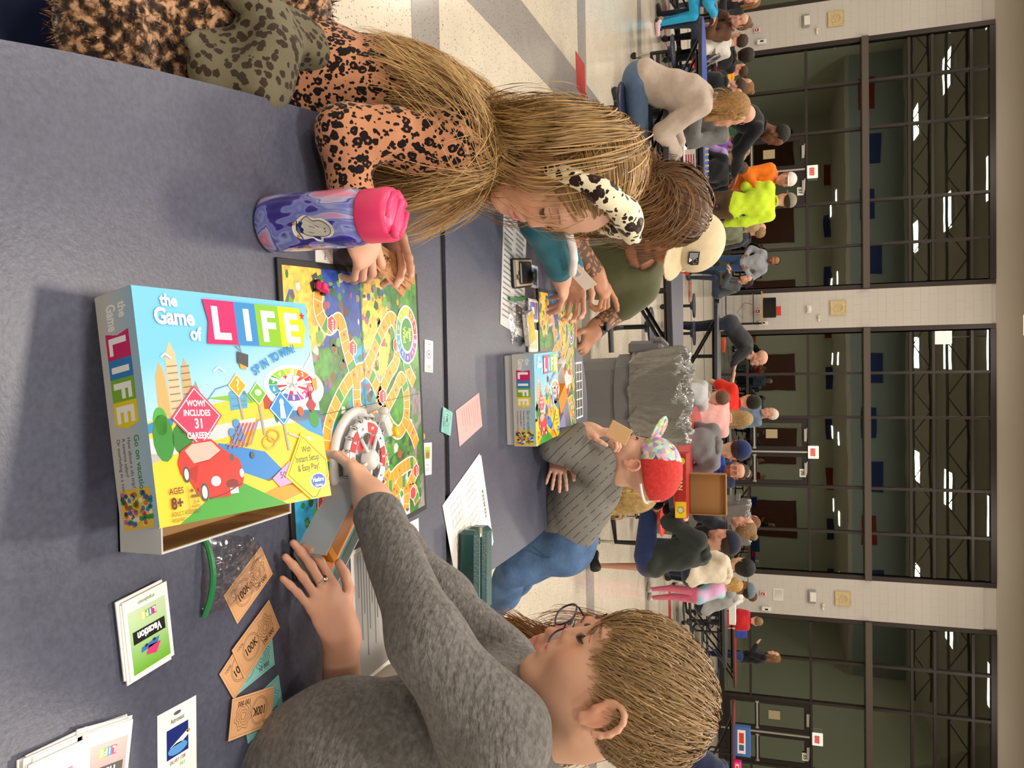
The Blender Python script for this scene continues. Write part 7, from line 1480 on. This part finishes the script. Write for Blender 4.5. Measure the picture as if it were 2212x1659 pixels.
paper('puzzle_sheets', 'white KENKEN puzzle sheets with number grids under the teal wallet', 'paper', onz(958, 1090, ZT_), onz(985, 1255, ZT_), .235, .24, kenken, stack=3, th=.0004, jit=.006, Vd=(onz(1041, 978, ZT_) - onz(958, 1090, ZT_)))
e = empty('wallet', (.452, 1.628, ZT_ + .0016), -.06); WT = mat('teal_leather', '1F4C4C', .35, bump=(220, .12))
for k, (dy, z, h) in enumerate(((-.04, .024, .046), (-.018, .02, .036), (.022, .024, .046))): MB().box((0, dy, z), (.185 - .01 * (k == 1), .02 if k == 1 else .026 if k == 0 else .05, h), bev=.009).build(('back_flap', 'card_section', 'front_flap')[k], WT, e)
MB().box((-.085, -.018, .04), (.02, .016, .004)).build('folded_note', col_mat('8A8A70', .8), e); MB().lathe([(.002, 0), (.004, 0), (.004, .002), (.002, .002)], (-.082, -.04, .047), 12).build('snap', CHR, e); tag(e, 'dark teal leather wallet standing partly open on the puzzle sheets', 'wallet')
def bar(a, W_, H_):
    a.rect(W_ * .03, H_ * .04, W_ * .94, H_ * .6, '9A9896'); a.up()
    for k in range(16): a.rect(W_ * .06, H_ * (.08 + .034 * k), W_ * (.3 + .5 * ((k * 29 % 11) / 11)), H_ * .014, '3A3A3C')
    a.rect(W_ * .03, H_ * .7, W_ * .5, H_ * .012, '6A6A6C'); a.text('How to Play', W_ * .05, H_ * .85, .012, '2A2A2C', bold=.01)
O_ = np.array([.298, 1.125, ZT_]); paper('rule_sheet', 'grey and white printed rule sheet under the boy\'s sleeve', 'paper', O_, O_ + (1, .02, 0), .23, .262, bar)
# bottle
bc = np.array([-.196, .93, ZT_]); e = empty('water_bottle', bc, .6)
def swirl(m, nt, N, L, b, tc):
    n = N.new('ShaderNodeTexNoise'); n.inputs['Scale'].default_value = 11; n.inputs['Detail'].default_value = 1.5; n.inputs['Distortion'].default_value = 2.2; mp = N.new('ShaderNodeMapping'); mp.inputs['Scale'].default_value = (1, 1, .75); L.new(tc.outputs['Object'], mp.inputs[0]); L.new(mp.outputs[0], n.inputs[0])
    cr = N.new('ShaderNodeValToRGB'); e_ = cr.color_ramp; e_.elements[0].position = .3; e_.elements[0].color = (*lin('2A1F78'), 1); e_.elements[1].position = .74; e_.elements[1].color = (*lin('E6DCE0'), 1)
    for p_, c_ in ((.41, '3A2E98'), (.425, '8A8AD8'), (.47, '6E78C8'), (.5, '9AA4E0'), (.52, '3A3AA0'), (.54, 'B8B8E6'), (.6, 'C4A0C8'), (.66, 'EE7FA0'), (.69, 'D8C8D0')): q = e_.elements.new(p_); q.color = (*lin(c_), 1)
    L.new(n.outputs[0], cr.inputs[0]); L.new(cr.outputs[0], b.inputs['Base Color'])
MB().lathe([(.001, 0), (.036, 0), (.0385, .004), (.039, .02), (.0385, .1), (.0388, .128), (.036, .14), (.031, .147), (.03, .152)], (0, 0, 0), 48, caps=False).build('bottle_body', mat('swirled_plastic', '8080C0', .12, coat=.8, build=swirl), e, True)
PK = mat('pink_plastic', 'F4427A', .38)
MB().lathe([(.0318, .146), (.0345, .147), (.0352, .15), (.0352, .182), (.034, .187), (.03, .19), (.02, .192), (.001, .193)], (0, 0, 0), 48, caps=False).build('cap', PK, e, True)
b = MB(); b.tube([(-.024, 0, .184), (-.026, 0, .19), (-.018, 0, .193), (.0, 0, .191), (.02, 0, .19), (.03, 0, .195), (.036, 0, .195)], [.005, .006, .006, .0055, .0055, .006, .005], 14); b.tube([(-.024, -.012, .19), (-.024, .012, .19)], .006, 14); b.build('spout', PK, e, True)
MB().tube([(.02, -.02, .19), (.0, -.024, .191), (-.018, -.02, .193)], .004, 8).tube([(.02, .02, .19), (.0, .024, .191), (-.018, .02, .193)], .004, 8).build('guard_ridge', PK, e, True)
tag(e, 'purple and blue swirled water bottle with a bright pink flip cap', 'bottle')
e.rotation_euler = (0, 0, -.5)
# ghost sticker wrapped on the bottle: bent with the wall, centred toward the camera
a = Art(); r0 = .0392; 
outl = spline([(-.012, -.006), (-.018, .006), (-.013, .02), (-.012, .032), (-.004, .044), (.006, .046), (.013, .038), (.014, .028), (.02, .024), (.018, .016), (.013, .012), (.014, -.002), (.008, -.012), (-.004, -.013), (-.012, -.006)], 5)
a.poly(outl, 'F4F2EA'); a.up(); g2 = spline([(-.012, .002), (-.016, .01), (-.01, .018), (-.009, .03), (-.002, .04), (.006, .041), (.011, .034), (.011, .022), (.009, .008), (.004, .001), (0, .003), (-.004, -.0), (-.008, .003), (-.012, .002)], 5); a.line(g2, .0009, '2A2826'); a.poly([(p[0] * .96, p[1] * .98 + .0004) for p in g2], 'CFCCC4'); a.up()
for p_ in ((.001, .034), (.005, .0335)): a.ell(p_[0], p_[1], .0007, .0013, '1A1A1A', 8)
a.line([(-.012, -.005), (.0, -.007), (.013, -.002)], .0018, '3A3A3C'); a.ell(-.008, -.0095, .0022, .0022, 'D8A030', 10); a.ell(.009, -.0075, .0022, .0022, 'D8A030', 10); a.line([(-.004, .012), (-.001, .02)], .0006, '4A4844'); a.line([(.004, .01), (.006, .017)], .0006, '4A4844'); a.line([(-.004, -.004), (.004, -.003)], .002, '4A8AB8')
th0 = math.atan2(-.93, .188) + .25
b = MB(); 
for v_ in a.mb.V: th = th0 + v_[:, 0] / r0; rr_ = r0 + v_[:, 2] * 2 + .0003; b.V.append(np.stack([rr_ * np.cos(th), rr_ * np.sin(th), .072 + v_[:, 1]], 1))
b.F = a.mb.F; b.C = a.mb.C; b.usec = True; o_ = b.build('ghost_sticker', PRINT, e); o_.rotation_euler = (0, 0, .5)
# zip bags
def zipbag(c, sx, sy, h, rz, label, seed, zipend=-1):
    e = empty('plastic_bag', tuple(c), rz); r = np.random.default_rng(seed); n = 44; X, Y = np.meshgrid(np.linspace(-1, 1, n), np.linspace(-1, 1, n)); n1 = noise2(n, n, 5, r); n2 = noise2(n, n, 11, r); rid = 1 - np.abs(2 * n1 - 1); rid2 = 1 - np.abs(2 * n2 - 1)
    bul = np.clip(1 - X ** 4, 0, 1) * np.clip(1 - Y ** 4, 0, 1); Z = h * bul * (.25 + .55 * rid + .35 * rid2); V = np.stack([X * sx / 2 * (1 + .08 * (n1 - .5)), Y * sy / 2 * (1 - .25 * X * (X > 0)) * (1 + .1 * (n2 - .5)), Z + .001], -1).reshape(-1, 3); V2 = V * (1, 1, .12); I = np.arange(n * n).reshape(n, n)
    Fq = np.stack([I[:-1, :-1], I[:-1, 1:], I[1:, 1:], I[1:, :-1]], -1).reshape(-1, 4)
    def film(m, nt, N, L, b, tc):
        out = [q for q in N if q.type == 'OUTPUT_MATERIAL'][0]; t = N.new('ShaderNodeBsdfTransparent'); t.inputs[0].default_value = (.97, .97, .98, 1); g = N.new('ShaderNodeBsdfGlossy'); g.inputs['Roughness'].default_value = .12; lw = N.new('ShaderNodeLayerWeight'); lw.inputs[0].default_value = .38
        mr = N.new('ShaderNodeMath'); mr.operation = 'MULTIPLY'; mr.inputs[1].default_value = .28; L.new(lw.outputs['Fresnel'], mr.inputs[0]); ad = N.new('ShaderNodeMath'); ad.inputs[1].default_value = .012; L.new(mr.outputs[0], ad.inputs[0]); mx = N.new('ShaderNodeMixShader'); L.new(ad.outputs[0], mx.inputs[0]); L.new(t.outputs[0], mx.inputs[1]); L.new(g.outputs[0], mx.inputs[2]); L.new(mx.outputs[0], out.inputs[0])
    mesh_obj('film', np.r_[V, V2], np.r_[Fq, Fq[:, ::-1] + n * n], mat('bag_film', build=film), e)
    ys = np.linspace(-1, 1, 12); b = MB(); b.tube([(zipend * sx / 2 * (1.0 - .06 * (1 - y * y)), y * sy / 2, .004 + h * .3 * (1 - y * y)) for y in ys], .0032, 6); b.tube([(zipend * sx / 2 * (.93 - .06 * (1 - y * y)), y * sy / 2 * .98, .004 + h * .3 * (1 - y * y)) for y in ys], .0022, 6); b.build('zip_seal', mat('zip_green', '1E7A44', .4), e); return tag(e, label, 'plastic bag')
zipbag((.252, .828, ZT_), .105, .09, .03, 1.5, 'empty clear plastic bag with a green seal beside the big box', 5)
# bank tray with notes
GP = mat('grey_tray_plastic', 'AEB0B2', .4); cr_ = np.array([.262, .962, ZT_]); a_d = np.array([-.62, .785, 0]); b_d = np.array([.785, .62, 0]); e = empty('money_tray', tuple(cr_ + (0, 0, .004)), 0)
def wall(p0, p1, h, wav=0, t=.002):
    n = 30; T_ = np.linspace(0, 1, n)[:, None]; P = p0 + (p1 - p0) * T_; hh = h - wav * np.abs(np.sin(T_[:, 0] * 22)); nn = np.cross((p1 - p0) / np.linalg.norm(p1 - p0), (0, 0, 1)) * t; V = np.r_[P, P + (0, 0, 1) * hh[:, None], P + nn, P + nn + (0, 0, 1) * hh[:, None]]; return V, [(i, i + 1, n + i + 1, n + i) for i in range(n - 1)] + [(2 * n + i + 1, 2 * n + i, 3 * n + i, 3 * n + i + 1) for i in range(n - 1)] + [(n + i, n + i + 1, 3 * n + i + 1, 3 * n + i) for i in range(n - 1)] + [(0, n, 3 * n, 2 * n), (n - 1, 3 * n - 1, 4 * n - 1, 2 * n - 1)]
A0 = np.zeros(3); A1 = a_d * .15; B1 = b_d * .085; C1 = A1 + B1; b = MB(); b.add(*wall(A1, A0, .052)); b.add(*wall(A0, B1, .045, .006)); b.add(*wall(B1, C1, .03)); b.add(*wall(C1, A1, .05)); b.prism([A0[:2], B1[:2], C1[:2], A1[:2]], -.002, 0); b.build('tray_body', GP, e)
tag(e, 'grey plastic money tray with a scalloped rim beside the ringed hand', 'tray')
Rt = np.stack([a_d, np.cross((0, 0, 1), a_d), (0, 0, 1)], 1)
for (f_, g_, z, col, nm, n_) in ((.075, .022, .0, 'D9880E', 'thick stack of amber 100K notes standing highest in the grey money tray', 14), (.075, .05, .0, 'D98A58', 'stack of salmon notes in the grey money tray', 9), (.06, .074, .0, '4A9A9A', 'low stack of teal notes in the grey money tray', 5)):
    s_ = empty('play_money', tuple(cr_ + a_d * f_ + b_d * (g_ - .002) + (0, 0, .0042))); 
    for k in range(n_): MB().box((random.uniform(-.001, .001), random.uniform(-.001, .001), .0016 + k * .0033), (.125, .024, .0029), Rt @ RZ(random.uniform(-.01, .01))).build('note', mat('note_' + col, col, .6), s_)
    a = Art(); a.rect(-.05, -.012, .1, .024, 'B06A10' if n_ > 10 else col); a.build('print', PRINT, s_, (0, 0, n_ * .0033 + .0002), tuple(a_d), tuple(Rt[:, 1])); tag(s_, nm, 'play money')
# spinner
sp = onz(762, 992, TZ) * (1, 1, 0) + (0, 0, ZT_ + .0046); e = empty('game_spinner', tuple(sp)); e.scale = (.86, .86, .95); SW = mat('spinner_white', 'DEDFE0', .35)
MB().lathe([(.001, 0), (.098, 0), (.1, .006), (.095, .012), (.086, .012), (.082, .006), (.001, .006)], (0, 0, 0), 56, caps=False).build('base', SW, e, True)
b = MB(); b.lathe([(.001, .012), (.05, .012), (.076, .014), (.078, .022), (.074, .024), (.05, .02)], (0, 0, 0), 48, caps=False); 
for k in range(20): t = k * math.pi / 10; b.box((.078 * math.cos(t), .078 * math.sin(t), .021), (.008, .006, .012), RZ(t), bev=.001)
b.build('wheel', SW, e, True)
a = Art(.0001)
for k in range(10):
    t0 = k * .628; a.poly([(.07 * math.cos(t), .07 * math.sin(t)) for t in np.linspace(t0, t0 + .6, 6)] + [(.052 * math.cos(t), .052 * math.sin(t)) for t in np.linspace(t0 + .6, t0, 6)], ['D8303A', 'F4F2F0'][k % 2]); a.poly([(.048 * math.cos(t), .048 * math.sin(t)) for t in np.linspace(t0, t0 + .42, 5)] + [(.03 * math.cos(t), .03 * math.sin(t)) for t in np.linspace(t0 + .42, t0, 5)], '2A2A30' if k % 2 else 'C8283A')
a.up()
for k in range(10): t = (k + .5) * .628; a.text(str(k + 1), .061 * math.cos(t), .061 * math.sin(t) - .004, .009, '1A1A1A' if k % 2 else 'FFFFFF', 'c', .02)
a.build('number_ring', PRINT, e, (0, 0, .0245)); b = MB(); b.lathe([(.02, .02), (.019, .034), (.012, .04), (.001, .041)], (0, 0, 0), 20, caps=False)
for k in range(5): t = k * 1.2566; b.tube([(0, 0, .03), (.05 * math.cos(t), .05 * math.sin(t), .026)], .0035, 8)
b.build('hub', SW, e, True); b = MB(); b.tube([(-.09, .03, .008), (-.098, .03, .028), (-.088, .034, .04), (-.07, .03, .036)], [.008, .007, .006, .004], 10); b.lathe([(.0001, -.008), (.007, -.006), (.008, 0), (.007, .006), (.0001, .008)], (-.09, .03, .042), 12, caps=False); b.build('pointer', SW, e, True)
MB().box((-.06, .075, .018), (.05, .02, .03), RZ(.6), bev=.004).build('hill_mount', SW, e); MB().box((-.045, .09, .032), (.022, .01, .02), RZ(.6), bev=.003).build('yellow_building', mat('piece_gold', 'E8C81C', .4), e)
tag(e, 'white plastic number spinner under the boy\'s hand on the large board', 'game spinner')
# car token
p = onz(680, 622, TZ); e = empty('car_token', (p[0], p[1], ZT_ + .0048), 1.35); MG = mat('magenta_plastic', 'D0206A', .35)
MB().box((0, 0, .008), (.03, .014, .009), bev=.003).box((-.002, 0, .0135), (.016, .012, .005), bev=.002).build('car_body', MG, e); b = MB()
for sx in (-1, 1):
    for sy in (-1, 1): b.lathe([(.0001, -.002), (.0042, -.002), (.0042, .002), (.0001, .002)], (sx * .009, sy * .007, .0043), 12, RX(math.pi / 2), caps=False)
b.build('wheels', BLK, e); MB().lathe([(.002, 0), (.002, .006), (.003, .009), (.0001, .012)], (.009, .003, .012), 8).build('peg', mat('peg_blue', '4A8AD0', .4), e); tag(e, 'small magenta car token with a blue peg on the large board', 'game piece')
# ring on the woman's finger
fdir = w(672, 1240, .94) - w(735, 1362, .975); fdir /= np.linalg.norm(fdir)
b = MB(); a = np.linspace(0, 2 * math.pi, 17)[:-1]; cpos = wL['wr'] + fdir * .08; up_ = np.array([.1, -.3, 1.]); up_ -= fdir * (up_ @ fdir); up_ /= np.linalg.norm(up_); sd_ = np.cross(fdir, up_); cpos = cpos + sd_ * .0105 - up_ * .001
b.tube(cpos + 0.0080 * (np.cos(a)[:, None] * up_ + np.sin(a)[:, None] * sd_), .0012, 6, closed=True); b.lathe([(.003, 0), (.0036, .002), (.0001, .0045)], cpos + up_ * .008, 8, np.stack([fdir, sd_, up_], 1)); b.build('ring', mat('silver', 'D8D8DC', .15, metal=1), WOM['o'])
# --- far half of the table
def news(a, W_, H_):
    r = np.random.default_rng(6)
    for k in range(26): a.rect(W_ * .06, H_ * (.06 + k * .034), W_ * r.uniform(.3, .42), H_ * .012, '8A8C8E'); a.rect(W_ * .54, H_ * (.06 + k * .034), W_ * r.uniform(.3, .4), H_ * .012, '8A8C8E')
    a.up(); a.rect(W_ * .62, H_ * .05, W_ * .3, H_ * .14, '3A3C3E')
paper('newspaper', 'grey printed newspaper page under the black phone', 'paper', onz(1080, 700, ZT_), onz(1130, 730, ZT_), .2, .42, news, Vd=onz(1085, 500, ZT_) - onz(1080, 700, ZT_), base='CFD0D0', th=.0008)
e = empty('phone', tuple(onz(1122, 590, ZT_ + .001)), -1.45); MB().box((0, 0, .007), (.16, .08, .012), bev=.004).build('phone_case', BLK, e); MB().box((0, 0, .0135), (.15, .07, .002)).build('back_panel', col_mat('C8B49A', .4), e); MB().box((.0, .0, .018), (.1, .06, .007), bev=.003).build('wallet_pad', BLK, e); MB().lathe([(.018, 0), (.018, .004), (.012, .005), (.012, .012), (.018, .013), (.0001, .014)], (-.035, .01, .021), 20).build('grip', BLK, e); b = MB()
for (x, y) in ((.055, .02), (.055, -.0), (.07, .01)): b.lathe([(.007, 0), (.007, .002), (.0001, .003)], (x, y, .0145), 14)
b.build('camera_lens', CHR, e); tag(e, 'black phone with a round grip lying face down on the newspaper', 'phone')
o_ = zipbag(onz(1118, 690, ZT_ + .002), .12, .15, .03, .1, 'clear bag with a green seal beside the second game box', 9)
p = onz(1125, 700, ZT_); e = empty('card_pack', (p[0] + .01, p[1] + .03, ZT_ + .006), .3); MB().box((0, 0, .008), (.09, .06, .016), bev=.002).build('cards', col_mat('E8E4DC', .5), e); MB().box((0, 0, .0165), (.08, .05, .001)).build('yellow_face', mat('piece_gold2', 'E8C030', .4), e); tag(e, 'yellow-faced pack of cards inside the farther clear bag', 'cards')
for (y, c, lab) in ((590, '5A90D0', 'pale blue card stack beside the black phone'), (664, '8A80D0', 'lilac card stack beside the second board'), (728, 'C8D0A0', 'pale green card stack beside the second game box')):
    q = onz(1148, y, ZT_); paper('game_cards', lab, 'cards', q + (.04, -.045, 0), q + (.04, 1, 0), .086, .06, lambda a, W_, H_, c=c: (a.rect(.006, .006, W_ - .012, H_ - .012, c), a.up(), a.rect(.02, .02, .03, .02, 'F4F2EE')), stack=5, th=.0016)
q = onz(1170, 560, ZT_); paper('red_card', 'red and white card under the teal sleeve', 'card', q, q + (.05, 1, 0), .085, .055, lambda a, W_, H_: a.rect(.01, .01, W_ - .02, H_ - .02, 'C83A40'))
def darkp(a, W_, H_):
    for i in range(6):
        for j in range(3): a.rect(W_ * (.03 + i * .16), H_ * (.06 + j * .31), W_ * .14, H_ * .27, '3A3C3E')
q = onz(1238, 765, ZT_); paper('comic_sheet', 'white sheet printed with dark panels at the far table edge', 'paper', q + (.03, 0, 0), q + (1.03, .03, 0), .2, .13, darkp)
q = onz(1240, 685, ZT_); paper('play_money', 'single tan note on the far board edge before the man', 'play money', q, q + (1, -.25, 0), .1, .05, b100, base=OR)
q = onz(1250, 722, ZT_); paper('white_card', 'white card pinched under the tattooed man\'s hand', 'card', q + (-.005, 0, .006), q + (1, .1, 0), .07, .045, lambda a, W_, H_: a.ell(W_ / 2, H_ / 2, .006, .01, 'C04048'))
q0 = w(1225, 585, 2.2); paper('white_card', 'white card held between the teal-sleeved hands', 'card', tuple(q0), tuple(w(1275, 640, 2.25)), .08, .05, lambda a, W_, H_: a.rect(.01, .01, .02, .02, 'B8C0D8'), Vd=(0, -.3, 1))
# second tray on the far board
p = onz(1185, 850, ZT_); e = empty('money_tray', (p[0] + .06, p[1] + .02, ZT_ + .005), .5); open_box(.26, .15, .035, .002, SW, SW, 'tray_body', e); tag(e, 'white plastic money tray on the farther game board', 'tray')
for k, (dx, dy, c, n_, lab) in enumerate(((-.05, .0, 'D9880E', 12, 'amber note stack in the farther white tray'), (.05, -.01, '8A8AC8', 7, 'lilac note stack in the farther white tray'))):
    s_ = empty('play_money', (p[0] + .06 + dx * .88 - dy * .48, p[1] + .02 + dx * .48 + dy * .88, ZT_ + .0078), .5 + 1.57)
    for j in range(n_): MB().box((0, 0, .0016 + j * .0033), (.1, .05, .0029), RZ(random.uniform(-.02, .02))).build('note', mat('note_' + c, c, .6), s_)
    tag(s_, lab, 'play money')
e = empty('game_spinner', (p[0] - .04, p[1] + .13, ZT_ + .0048)); MB().lathe([(.001, 0), (.07, 0), (.072, .006), (.06, .012), (.055, .02), (.02, .022), (.012, .035), (.001, .036)], (0, 0, 0), 30, caps=False).build('base', SW, e, True); a = Art()
for k in range(10): t0 = k * .628; a.poly([(.052 * math.cos(t), .052 * math.sin(t)) for t in np.linspace(t0, t0 + .5, 5)] + [(.03 * math.cos(t), .03 * math.sin(t)) for t in np.linspace(t0 + .5, t0, 5)], ['D8303A', 'F0C030', '3A9A50'][k % 3])
a.build('number_ring', PRINT, e, (0, 0, .0225)); tag(e, 'white number spinner on the farther game board', 'game spinner')
